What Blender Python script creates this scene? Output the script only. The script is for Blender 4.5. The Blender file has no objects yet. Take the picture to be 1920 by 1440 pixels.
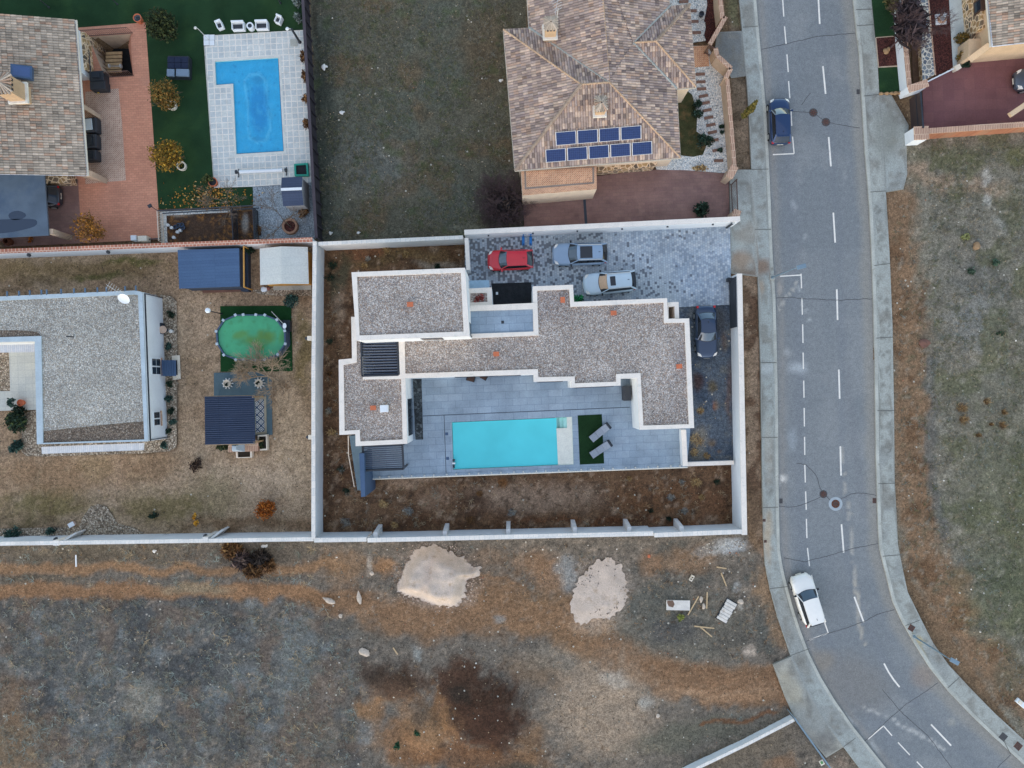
import bpy, bmesh, math, random
import numpy as np
from mathutils import Vector, Matrix
from mathutils.geometry import delaunay_2d_cdt, tessellate_polygon
R = math.radians
random.seed(7); rng = np.random.default_rng(7)
S = bpy.context.scene; COL = S.collection
# ---------------------------------------------------------------- camera, sky, sun, exposure
H = 60.5; F = 1331.0                       # drone height above the street, focal length in photo pixels
cam = bpy.data.cameras.new("camera"); cam.sensor_width = 36; cam.lens = 36*F/1920; cam.clip_end = 6000
camo = bpy.data.objects.new("camera", cam); COL.objects.link(camo); camo.location = (0, 0, H); S.camera = camo
SUN_EL, SUN_AZ = R(24), R(196)
wd = bpy.data.worlds.new("World"); S.world = wd; wd.use_nodes = True
sk = wd.node_tree.nodes.new("ShaderNodeTexSky"); sk.sky_type = 'NISHITA'; sk.sun_disc = False
sk.sun_elevation = SUN_EL; sk.sun_rotation = SUN_AZ; sk.air_density = 1.0; sk.dust_density = 0.5; sk.ozone_density = 1.0
bg = wd.node_tree.nodes["Background"]; bg.inputs[1].default_value = 0.15
wd.node_tree.links.new(sk.outputs[0], bg.inputs[0])
sl = bpy.data.lights.new("sun", 'SUN'); sl.energy = 0.5; sl.angle = R(175); sl.color = (1, .94, .88)
so = bpy.data.objects.new("sun", sl); COL.objects.link(so)
sd = Vector((math.sin(SUN_AZ)*math.cos(SUN_EL), math.cos(SUN_AZ)*math.cos(SUN_EL), math.sin(SUN_EL)))
so.rotation_euler = sd.to_track_quat('Z', 'Y').to_euler(); so.location = (0, 0, 90)
vs = S.view_settings; vs.view_transform = 'Standard'; vs.look = 'None'; vs.gamma = 1; vs.exposure = 1.25
S.cycles.max_bounces = 6
LT = (.848, 1.054, 1.41)                       # light falling on level ground, for turning photo colours into albedo
# ---------------------------------------------------------------- helpers
def C(r, g, b, k=1.0):
    o = []; wm = .75*max(0, min(1, (r-b-4)/26)); t = max(0, min(1, (max(r, g, b)-185)/45)); t = t*t*(3-2*t)
    for v, l, q in zip((r, g, b), LT, (.98, 1.045, 1.10)):    # the whole place is seen under a cool sky
        v *= 1+((q*(1-t)+(1+(q-1)*.25)*t)-1)*(1-wm)
        v /= 255.0
        v = v/12.92 if v <= .04045 else ((v+.055)/1.055)**2.4
        o.append(min(.86, v*k/l))
    return tuple(o)
def W(px, py, z=0.0):
    k = (H-z)/F
    return Vector(((px-960)*k, (720-py)*k, z))
def PX(pts, z=0.0):
    return [W(x, y, z).to_2d() for x, y in pts]
def hsh(ix, iy, seed):
    n = (ix.astype(np.int64)*374761393 + iy.astype(np.int64)*668265263 + seed*974634777) & 0x7fffffff
    n = ((n ^ (n >> 13))*1274126177) & 0x7fffffff
    n = ((n ^ (n >> 16))*2246822519) & 0x7fffffff
    return ((n ^ (n >> 15)) & 0xffffff)/float(0xffffff)
def vn(x, y, seed=0):
    x = np.asarray(x, float); y = np.asarray(y, float)
    ix = np.floor(x); iy = np.floor(y); fx = x-ix; fy = y-iy
    fx = fx*fx*(3-2*fx); fy = fy*fy*(3-2*fy)
    a = hsh(ix, iy, seed); b = hsh(ix+1, iy, seed); c = hsh(ix, iy+1, seed); d = hsh(ix+1, iy+1, seed)
    return (a*(1-fx)+b*fx)*(1-fy)+(c*(1-fx)+d*fx)*fy
def fbm(x, y, o=4, seed=0, g=.5):
    t = 0; a = 1; s = 0
    for i in range(o):
        t = t+a*vn(x*2**i+17.3*i, y*2**i-9.1*i, seed+i); s += a; a *= g
    return t/s
def sstep(a, b, x):
    t = np.clip((x-a)/(b-a), 0, 1); return t*t*(3-2*t)
def inpoly(px, py, poly):
    r = np.zeros(np.shape(px), bool); n = len(poly); j = n-1
    for i in range(n):
        xi, yi = poly[i]; xj, yj = poly[j]
        c = ((yi > py) != (yj > py)) & (px < (xj-xi)*(py-yi)/((yj-yi)+1e-12)+xi)
        r ^= c; j = i
    return r
def segd(px, py, pts):
    d = np.full(np.shape(px), 1e9)
    for (x0, y0), (x1, y1) in zip(pts[:-1], pts[1:]):
        dx, dy = x1-x0, y1-y0; L = dx*dx+dy*dy+1e-9
        t = np.clip(((px-x0)*dx+(py-y0)*dy)/L, 0, 1)
        d = np.minimum(d, np.hypot(px-x0-t*dx, py-y0-t*dy))
    return d
def paint(px, py, base, layers, warp=9, seed=0):
    """colours of the soil itself, patch by patch (photo-plan coordinates)"""
    wx = px+warp*2*(fbm(px/38, py/38, 4, seed+11)-.5)*2; wy = py+warp*2*(fbm(px/38, py/38, 4, seed+23)-.5)*2
    col = np.zeros(np.shape(px)+(3,)); col[...] = C(*base); rag = (fbm(px/11, py/11, 4, seed+37, .65)-.5)*.9
    for L in layers:
        k = L[0]
        if k == 'b':      # blob cx cy rx ry rot colour alpha [soft]
            _, cx, cy, rx, ry, rot, c, al = L[:8]; soft = L[8] if len(L) > 8 else .6
            a = R(rot); dx = wx-cx; dy = wy-cy
            u = (dx*math.cos(a)+dy*math.sin(a))/rx; v = (-dx*math.sin(a)+dy*math.cos(a))/ry
            m = 1-sstep(1-soft, 1+soft*.3, np.hypot(u, v)+rag*(.75 if warp > 4.5 else .3))
        elif k == 's':    # stroke pts width colour alpha
            _, pts, w, c, al = L[:5]; soft = L[5] if len(L) > 5 else .5
            m = 1-sstep(1-soft, 1+soft*.5, segd(wx, wy, pts)/w+rag*(.8 if warp > 4.5 else .25))
        elif k == 'p':    # polygon colour alpha (sharp)
            _, pts, c, al = L[:4]; m = inpoly(px, py, pts).astype(float)
        elif k == 'n':    # noise patches: wavelength, threshold, colour, alpha, seed [, polygon]
            _, wl, th, c, al, sd_ = L[:6]
            m = sstep(th, th+.12, fbm(px/wl, py/wl, 4, sd_))
            if len(L) > 6: m = m*inpoly(wx, wy, L[6])
        m = (m*al)[..., None]
        col = col*(1-m)+np.array(C(*c))*m
    return col
class MB:
    def __init__(s): s.v = []; s.f = []; s.c = []; s.cc = None
    def add(s, vs_, fs, c=None):
        o = len(s.v); s.v += [tuple(p) for p in vs_]; s.f += [tuple(i+o for i in f) for f in fs]
        s.c += [c if c is not None else s.cc]*len(fs); return s
    def prism(s, pts, z0, z1, bottom=False, c=None, pts0=None):
        n = len(pts); p0 = pts0 or pts
        a = sum(pts[i][0]*pts[(i+1) % n][1]-pts[(i+1) % n][0]*pts[i][1] for i in range(n))
        if a < 0: pts = pts[::-1]; p0 = p0[::-1]
        v = [(p[0], p[1], z0) for p in p0]+[(p[0], p[1], z1) for p in pts]
        f = [tuple(range(n, 2*n))]+[(i, (i+1) % n, n+(i+1) % n, n+i) for i in range(n)]
        if bottom: f.append(tuple(range(n-1, -1, -1)))
        return s.add(v, f, c)
    def ring(s, o, i, z0, z1, zi=None):
        n = len(o); zi = z0 if zi is None else zi
        v = [(p[0], p[1], z1) for p in o]+[(p[0], p[1], z1) for p in i]+[(p[0], p[1], z0) for p in o]+[(p[0], p[1], zi) for p in i]
        f = []
        for k in range(n):
            m = (k+1) % n
            f += [(k, m, n+m, n+k), (k, 2*n+k, 2*n+m, m), (n+k, n+m, 3*n+m, 3*n+k)]
        return s.add(v, f)
    def box(s, c, size, rz=0, ry=0, rx=0, col=None):
        x, y, z = [d/2 for d in size]
        m = Matrix.Translation(c) @ Matrix.Rotation(rz, 4, 'Z') @ Matrix.Rotation(ry, 4, 'Y') @ Matrix.Rotation(rx, 4, 'X')
        v = [m @ Vector(p) for p in ((-x, -y, -z), (x, -y, -z), (x, y, -z), (-x, y, -z), (-x, -y, z), (x, -y, z), (x, y, z), (-x, y, z))]
        return s.add(v, [(3, 2, 1, 0), (4, 5, 6, 7), (0, 1, 5, 4), (1, 2, 6, 5), (2, 3, 7, 6), (3, 0, 4, 7)], col)
    def bar(s, p, q, w, h, col=None):          # beam between two points, w across, h high
        p = Vector(p); q = Vector(q); d = (q-p); L = d.length
        if L < 1e-6: return s
        d.normalize(); up = Vector((0, 0, 1)) if abs(d.z) < .95 else Vector((1, 0, 0))
        a = d.cross(up).normalized(); b = a.cross(d).normalized()
        v = [e+a*(i*w/2)+b*(j*h/2) for e in (p, q) for i, j in ((-1, -1), (1, -1), (1, 1), (-1, 1))]
        return s.add(v, [(0, 1, 2, 3), (7, 6, 5, 4), (0, 4, 5, 1), (1, 5, 6, 2), (2, 6, 7, 3), (3, 7, 4, 0)], col)
    def tube(s, p, q, r0, r1=None, n=8, cap=True, col=None):
        p = Vector(p); q = Vector(q); r1 = r0 if r1 is None else r1; d = q-p
        if d.length < 1e-6: return s
        d.normalize(); a = d.orthogonal().normalized(); b = d.cross(a)
        v = []
        for e, r in ((p, r0), (q, r1)):
            for i in range(n):
                t = 2*math.pi*i/n; v.append(e+a*(r*math.cos(t))+b*(r*math.sin(t)))
        f = [(i, (i+1) % n, n+(i+1) % n, n+i) for i in range(n)]
        if cap: f += [tuple(range(n-1, -1, -1)), tuple(range(n, 2*n))]
        return s.add(v, f, col)
    def disc(s, c, r, n=16, col=None, ry=None):
        c = Vector(c); ry = ry or r
        return s.add([c+Vector((r*math.cos(2*math.pi*i/n), ry*math.sin(2*math.pi*i/n), 0)) for i in range(n)], [tuple(range(n))], col)
    def lathe(s, c, prof, n=16, col=None):      # prof: (r, z) list
        c = Vector(c); v = []; f = []
        for r, z in prof:
            v += [c+Vector((r*math.cos(2*math.pi*i/n), r*math.sin(2*math.pi*i/n), z)) for i in range(n)]
        for k in range(len(prof)-1):
            f += [(k*n+i, k*n+(i+1) % n, (k+1)*n+(i+1) % n, (k+1)*n+i) for i in range(n)]
        return s.add(v, f, col)
    def grid(s, P, col=None):                   # P[i][j] points
        n = len(P); m = len(P[0]); v = [p for r in P for p in r]
        return s.add(v, [(i*m+j, (i+1)*m+j, (i+1)*m+j+1, i*m+j+1) for i in range(n-1) for j in range(m-1)], col)
    def rock(s, c, r, seed=0, flat=.6, col=None, n=2, rz=0.):
        bm = bmesh.new(); bmesh.ops.create_icosphere(bm, subdivisions=n, radius=1)
        rr = random.Random(seed); ph = [rr.uniform(0, 6) for _ in range(6)]; rx, ry = (r, r) if not isinstance(r, tuple) else r
        c = Vector(c); cs, sn = math.cos(rz), math.sin(rz)
        vv = []
        for v in bm.verts:
            p = v.co; k = 1+.16*math.sin(3.1*p.x+ph[0])+.14*math.sin(3.7*p.y+ph[1])+.12*math.sin(5*p.z+ph[2])+.08*math.sin(7*p.x+5*p.y+ph[3])
            x, y = p.x*rx*k, p.y*ry*k
            vv.append(c+Vector((x*cs-y*sn, x*sn+y*cs, p.z*min(rx, ry)*k*flat)))
        f = [tuple(v.index for v in q.verts) for q in bm.faces]; bm.free()
        return s.add(vv, f, col)
    def build(s, name, mat, parent=None, smooth=False, bevel=0, world=True):
        me = bpy.data.meshes.new(name)
        off = Vector(parent_loc(parent)) if (parent is not None and world) else Vector((0, 0, 0))
        me.from_pydata([(p[0]-off.x, p[1]-off.y, p[2]-off.z) for p in s.v], [], s.f)
        if any(c is not None for c in s.c):
            at = me.attributes.new('Col', 'FLOAT_COLOR', 'FACE'); a = []
            for c in s.c: c = c or (.5, .5, .5); a += [c[0], c[1], c[2], 1]
            at.data.foreach_set('color', a)
        me.materials.append(mat); me.validate(); me.update()
        if smooth: me.shade_smooth()
        o = bpy.data.objects.new(name, me); COL.objects.link(o); o.parent = parent
        if bevel:
            b = o.modifiers.new('bevel', 'BEVEL'); b.width = bevel; b.segments = 2; b.limit_method = 'ANGLE'; b.angle_limit = R(40)
        return o
def parent_loc(o):
    l = Vector((0, 0, 0))
    while o is not None: l += o.location; o = o.parent
    return l
def tag(o, label, cat, group=None, kind=None):
    if label: o['label'] = label
    if cat: o['category'] = cat
    if group: o['group'] = group
    if kind: o['kind'] = kind
    return o
def thing(name, label, cat, loc=(0, 0, 0), group=None):
    o = bpy.data.objects.new(name, None); COL.objects.link(o); o.location = loc; o.empty_display_size = .3
    return tag(o, label, cat, group)
def struct(o, label=None): o['kind'] = 'structure'; return o if not label else tag(o, label, None)
def kids(o): return [c for c in bpy.data.objects if c.parent == o]
def dup(o, loc, rz, label, group=None, top=True, par=None):
    c = o.copy(); COL.objects.link(c)
    if top:
        c.location = loc; c.rotation_euler = (0, 0, rz); c['label'] = label
        if group: c['group'] = group
    else: c.parent = par
    for k in kids(o): dup(k, None, 0, None, None, False, c)
    return c
def raw(name, v, f, mat, col=None, parent=None, smooth=False, domain='POINT'):
    me = bpy.data.meshes.new(name); off = np.array(parent_loc(parent)) if parent is not None else np.zeros(3)
    v = np.asarray(v, float)-off; me.from_pydata(v.tolist(), [], np.asarray(f).tolist() if not isinstance(f, list) else f)
    if col is not None:
        at = me.attributes.new('Col', 'FLOAT_COLOR', domain); c4 = np.ones((len(col), 4)); c4[:, :3] = col
        at.data.foreach_set('color', c4.ravel())
    me.materials.append(mat); me.update()
    if smooth: me.shade_smooth()
    o = bpy.data.objects.new(name, me); COL.objects.link(o); o.parent = parent
    return o
def sheet(name, poly, z, mat, res=.3, fn=None, holes=(), zfn=None, parent=None, thick=0, wz=None):
    """flat sheet from a plan polygon, filled with fine triangles so its soil colours can vary"""
    P = PX(poly, z); xs = [p[0] for p in P]; ys = [p[1] for p in P]
    HP = [PX(h, z) for h in holes]
    gx, gy = np.meshgrid(np.arange(min(xs)+res*.5, max(xs), res), np.arange(min(ys)+res*.5, max(ys), res))
    gx = gx.ravel()+rng.uniform(-.2, .2, gx.size)*res; gy = gy.ravel()+rng.uniform(-.2, .2, gy.size)*res
    pp = [(p[0], p[1]) for p in P]; m = inpoly(gx, gy, pp) & (segd(gx, gy, pp+pp[:1]) > res*.35)
    for h in HP:
        hh = [(p[0], p[1]) for p in h]; m &= ~inpoly(gx, gy, hh) & (segd(gx, gy, hh+hh[:1]) > res*.35)
    V = [Vector(p) for p in pp]; E = [(i, (i+1) % len(pp)) for i in range(len(pp))]
    for h in HP:
        o = len(V); V += [Vector((p[0], p[1])) for p in h]; E += [(o+i, o+(i+1) % len(h)) for i in range(len(h))]
    V += [Vector((a, b)) for a, b in zip(gx[m], gy[m])]
    r = delaunay_2d_cdt(V, E, [], 0, 1e-5)
    v = np.array([(p[0], p[1]) for p in r[0]]); fc = [f for f in r[2]]
    ce = np.array([v[list(f)].mean(axis=0) for f in fc]); k = inpoly(ce[:, 0], ce[:, 1], pp)
    for h in HP: k &= ~inpoly(ce[:, 0], ce[:, 1], [(p[0], p[1]) for p in h])
    fc = [tuple(f) for f, q in zip(fc, k) if q]
    px = 960+v[:, 0]*F/(H-z); py = 720-v[:, 1]*F/(H-z)
    zz = np.full(len(v), float(z))
    if zfn is not None: zz = zz+zfn(px, py)
    v3 = np.column_stack([v, zz]); col = fn(px, py) if fn is not None else None
    if thick:
        n0 = len(v3); pr = [min(range(len(v)), key=lambda i, p=p: (v[i, 0]-p[0])**2+(v[i, 1]-p[1])**2) for p in pp]
        ar = sum(pp[i][0]*pp[(i+1) % len(pp)][1]-pp[(i+1) % len(pp)][0]*pp[i][1] for i in range(len(pp)))
        low = np.array([[p[0], p[1], z-thick] for p in pp]); v3 = np.vstack([v3, low]); n = len(pp)
        for i in range(n):
            j = (i+1) % n; q = (pr[i], n0+i, n0+j, pr[j]); fc.append(q if ar > 0 else q[::-1])
        if col is not None: col = np.vstack([col, col[pr]])
    return raw(name, v3, fc, mat, col, parent)
# ---------------------------------------------------------------- materials
def nodes(name):
    m = bpy.data.materials.new(name); m.use_nodes = True; nt = m.node_tree
    return m, nt, nt.nodes["Principled BSDF"]
def N(nt, t, **kw):
    n = nt.nodes.new("ShaderNode"+t)
    for k, v in kw.items(): setattr(n, k, v)
    return n
def pos(nt, scale=1.0, rot=0, stretch=(1, 1, 1), obj=False):
    g = N(nt, "TexCoord") if obj else N(nt, "NewGeometry"); mp = N(nt, "Mapping")
    nt.links.new(g.outputs['Object' if obj else 'Position'], mp.inputs[0])
    mp.inputs['Rotation'].default_value = (0, 0, rot); mp.inputs['Scale'].default_value = [scale*s for s in stretch]
    return mp.outputs[0]
def noise(nt, vec, detail=4, rough=.55, scale=1.0):
    n = N(nt, "TexNoise"); n.inputs['Scale'].default_value = scale; n.inputs['Detail'].default_value = detail; n.inputs['Roughness'].default_value = rough
    nt.links.new(vec, n.inputs['Vector']); return n.outputs[0]
def math_(nt, op, a, b):
    n = N(nt, "Math", operation=op)
    for i, x in enumerate((a, b)):
        if isinstance(x, (int, float)): n.inputs[i].default_value = x
        else: nt.links.new(x, n.inputs[i])
    return n.outputs[0]
def mix(nt, fac, a, b, bt='MIX'):
    n = N(nt, "Mix", data_type='RGBA', blend_type=bt)
    for i, x in ((0, fac), (6, a), (7, b)):
        if isinstance(x, (int, float)): n.inputs[i].default_value = x
        elif isinstance(x, tuple): n.inputs[i].default_value = tuple(x)+((1,) if len(x) == 3 else ())
        else: nt.links.new(x, n.inputs[i])
    return n.outputs[2]
def ramp(nt, fac, stops, const=False):
    n = N(nt, "ValToRGB"); r = n.color_ramp; r.interpolation = 'CONSTANT' if const else 'LINEAR'
    while len(r.elements) < len(stops): r.elements.new(.5)
    for e, (p, c) in zip(r.elements, stops): e.position = p; e.color = tuple(c)+(1,) if len(c) == 3 else c
    nt.links.new(fac, n.inputs[0]); return n.outputs[0]
def grey(v): return (v, v, v)
def bump(nt, b, h, st=.3, d=.05):
    n = N(nt, "Bump"); n.inputs['Strength'].default_value = st; n.inputs['Distance'].default_value = d
    nt.links.new(h, n.inputs['Height']); nt.links.new(n.outputs[0], b.inputs['Normal'])
def fin(b, rough=.8, spec=.3, metal=0, coat=0):
    b.inputs['Roughness'].default_value = rough; b.inputs['Specular IOR Level'].default_value = spec
    b.inputs['Metallic'].default_value = metal; b.inputs['Coat Weight'].default_value = coat; b.inputs['Coat Roughness'].default_value = .05
def vary(nt, col, vec, lo, hi, detail=4, rough=.6, scale=1, c=.35):
    """multiply a colour by noise between lo and hi"""
    r = ramp(nt, noise(nt, vec, detail, rough, scale), [(.5-c*.5, grey(lo)), (.5+c*.5, grey(hi))])
    return mix(nt, 1.0, col, r, 'MULTIPLY')
def M(name, col, rough=.8, spec=.3, var=.12, scale=1.5, fine=.08, fscale=14, metal=0, coat=0, bmp=0, attr=False, obj=False, dirt=None, dsc=.8, dth=.55):
    m, nt, b = nodes(name)
    c = N(nt, "Attribute", attribute_name='Col').outputs[0] if attr else tuple(col)
    p = pos(nt, 1, obj=obj)
    if not attr: c = mix(nt, 0.0, c, c)
    if dirt:
        k = ramp(nt, noise(nt, p, 6, .65, dsc), [(dth, grey(0)), (dth+.14, grey(1))]); c = mix(nt, k, c, tuple(dirt))
    if var: c = vary(nt, c, p, 1-var, 1+var, 4, .6, scale)
    if fine: c = vary(nt, c, p, 1-fine, 1+fine, 2, .6, fscale)
    nt.links.new(c, b.inputs['Base Color']); fin(b, rough, spec, metal, coat)
    if bmp: bump(nt, b, noise(nt, p, 3, .6, fscale), bmp, .03)
    return m
def Mgravel(name, stops, scale=9, contrast=.35, big=None, bsc=.12, bth=.55, rough=.9, bmp=.6):
    m, nt, b = nodes(name); p = pos(nt)
    v = N(nt, "TexVoronoi", feature='F1'); v.inputs['Scale'].default_value = scale; nt.links.new(p, v.inputs['Vector'])
    sp = N(nt, "SeparateColor"); nt.links.new(v.outputs['Color'], sp.inputs[0])
    c = ramp(nt, sp.outputs[0], stops, True)
    c = mix(nt, 1.0, c, ramp(nt, v.outputs['Distance'], [(.25, grey(1.12)), (.75, grey(1-contrast*1.6))]), 'MULTIPLY')
    c = vary(nt, c, p, .84, 1.12, 4, .65, .3); c = vary(nt, c, p, .9, 1.1, 3, .6, 2.2)
    if big:
        k = ramp(nt, noise(nt, p, 5, .6, bsc), [(bth, grey(0)), (bth+.12, grey(1))]); c = mix(nt, k, c, mix(nt, 1.0, c, tuple(big), 'MULTIPLY'))
    nt.links.new(c, b.inputs['Base Color']); fin(b, rough, .2)
    bump(nt, b, math_(nt, 'SUBTRACT', 1.0, v.outputs['Distance']), bmp, .05); return m
def Mbrick(name, c1, c2, mortar, bw, bh, ms=.01, rot=R(2.5), off=.5, var=.15, vsc=.5, rough=.85, dark=None, dth=.5, dsc=.3, spec=.25, bias=0.):
    m, nt, b = nodes(name); p = pos(nt, 1, rot=-rot)
    t = N(nt, "TexBrick"); t.offset = off; i = t.inputs
    i['Color1'].default_value = tuple(c1)+(1,); i['Color2'].default_value = tuple(c2)+(1,); i['Mortar'].default_value = tuple(mortar)+(1,)
    i['Scale'].default_value = 1; i['Mortar Size'].default_value = ms; i['Brick Width'].default_value = bw; i['Row Height'].default_value = bh; i['Bias'].default_value = bias; i['Mortar Smooth'].default_value = .3
    nt.links.new(p, i['Vector']); q = pos(nt)
    c = vary(nt, t.outputs[0], q, 1-var, 1+var, 5, .6, vsc)
    c = vary(nt, c, q, .92, 1.08, 2, .6, 9)
    if dark:
        k = ramp(nt, noise(nt, q, 6, .65, dsc), [(dth, grey(0)), (dth+.15, grey(.8))]); c = mix(nt, k, c, tuple(dark))
    nt.links.new(c, b.inputs['Base Color']); fin(b, rough, spec)
    bump(nt, b, math_(nt, 'SUBTRACT', 1.0, t.outputs['Fac']), .35, .01); return m
def Mstone(name, stone_stops, joint, scale=2.2, jw=.06):
    m, nt, b = nodes(name); p = pos(nt)
    v = N(nt, "TexVoronoi", feature='DISTANCE_TO_EDGE'); v.inputs['Scale'].default_value = scale; nt.links.new(p, v.inputs['Vector'])
    u = N(nt, "TexVoronoi", feature='F1'); u.inputs['Scale'].default_value = scale; nt.links.new(p, u.inputs['Vector'])
    sp = N(nt, "SeparateColor"); nt.links.new(u.outputs['Color'], sp.inputs[0])
    c = ramp(nt, sp.outputs[0], stone_stops, True)
    c = mix(nt, ramp(nt, v.outputs['Distance'], [(jw, grey(1)), (jw+.04, grey(0))]), c, tuple(joint))
    c = vary(nt, c, p, .85, 1.12, 4, .6, 4)
    nt.links.new(c, b.inputs['Base Color']); fin(b, .9, .2); bump(nt, b, v.outputs['Distance'], .5, .05); return m
def Mpaint(name, grain=((1.2, .9, 1.1), (5, .78, 1.22), (16, .64, 1.36)), rough=.95, bmp=.5, speck=None):
    """soil / asphalt whose patch colours come with the mesh; grain added here"""
    m, nt, b = nodes(name); p = pos(nt); c = N(nt, "Attribute", attribute_name='Col').outputs[0]
    for sc, lo, hi in grain: c = vary(nt, c, p, lo, hi, 3, .65, sc, .3)
    if speck:
        for sc, th, col in speck:
            v = N(nt, "TexVoronoi", feature='F1'); v.inputs['Scale'].default_value = sc; nt.links.new(p, v.inputs['Vector'])
            sp = N(nt, "SeparateColor"); nt.links.new(v.outputs['Color'], sp.inputs[0])
            k = math_(nt, 'MULTIPLY', math_(nt, 'GREATER_THAN', sp.outputs[0], th), math_(nt, 'LESS_THAN', v.outputs['Distance'], .33))
            c = mix(nt, k, c, tuple(col))
    nt.links.new(c, b.inputs['Base Color']); fin(b, rough, .15)
    if bmp: bump(nt, b, noise(nt, p, 5, .7, 7), bmp, .08)
    return m
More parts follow.
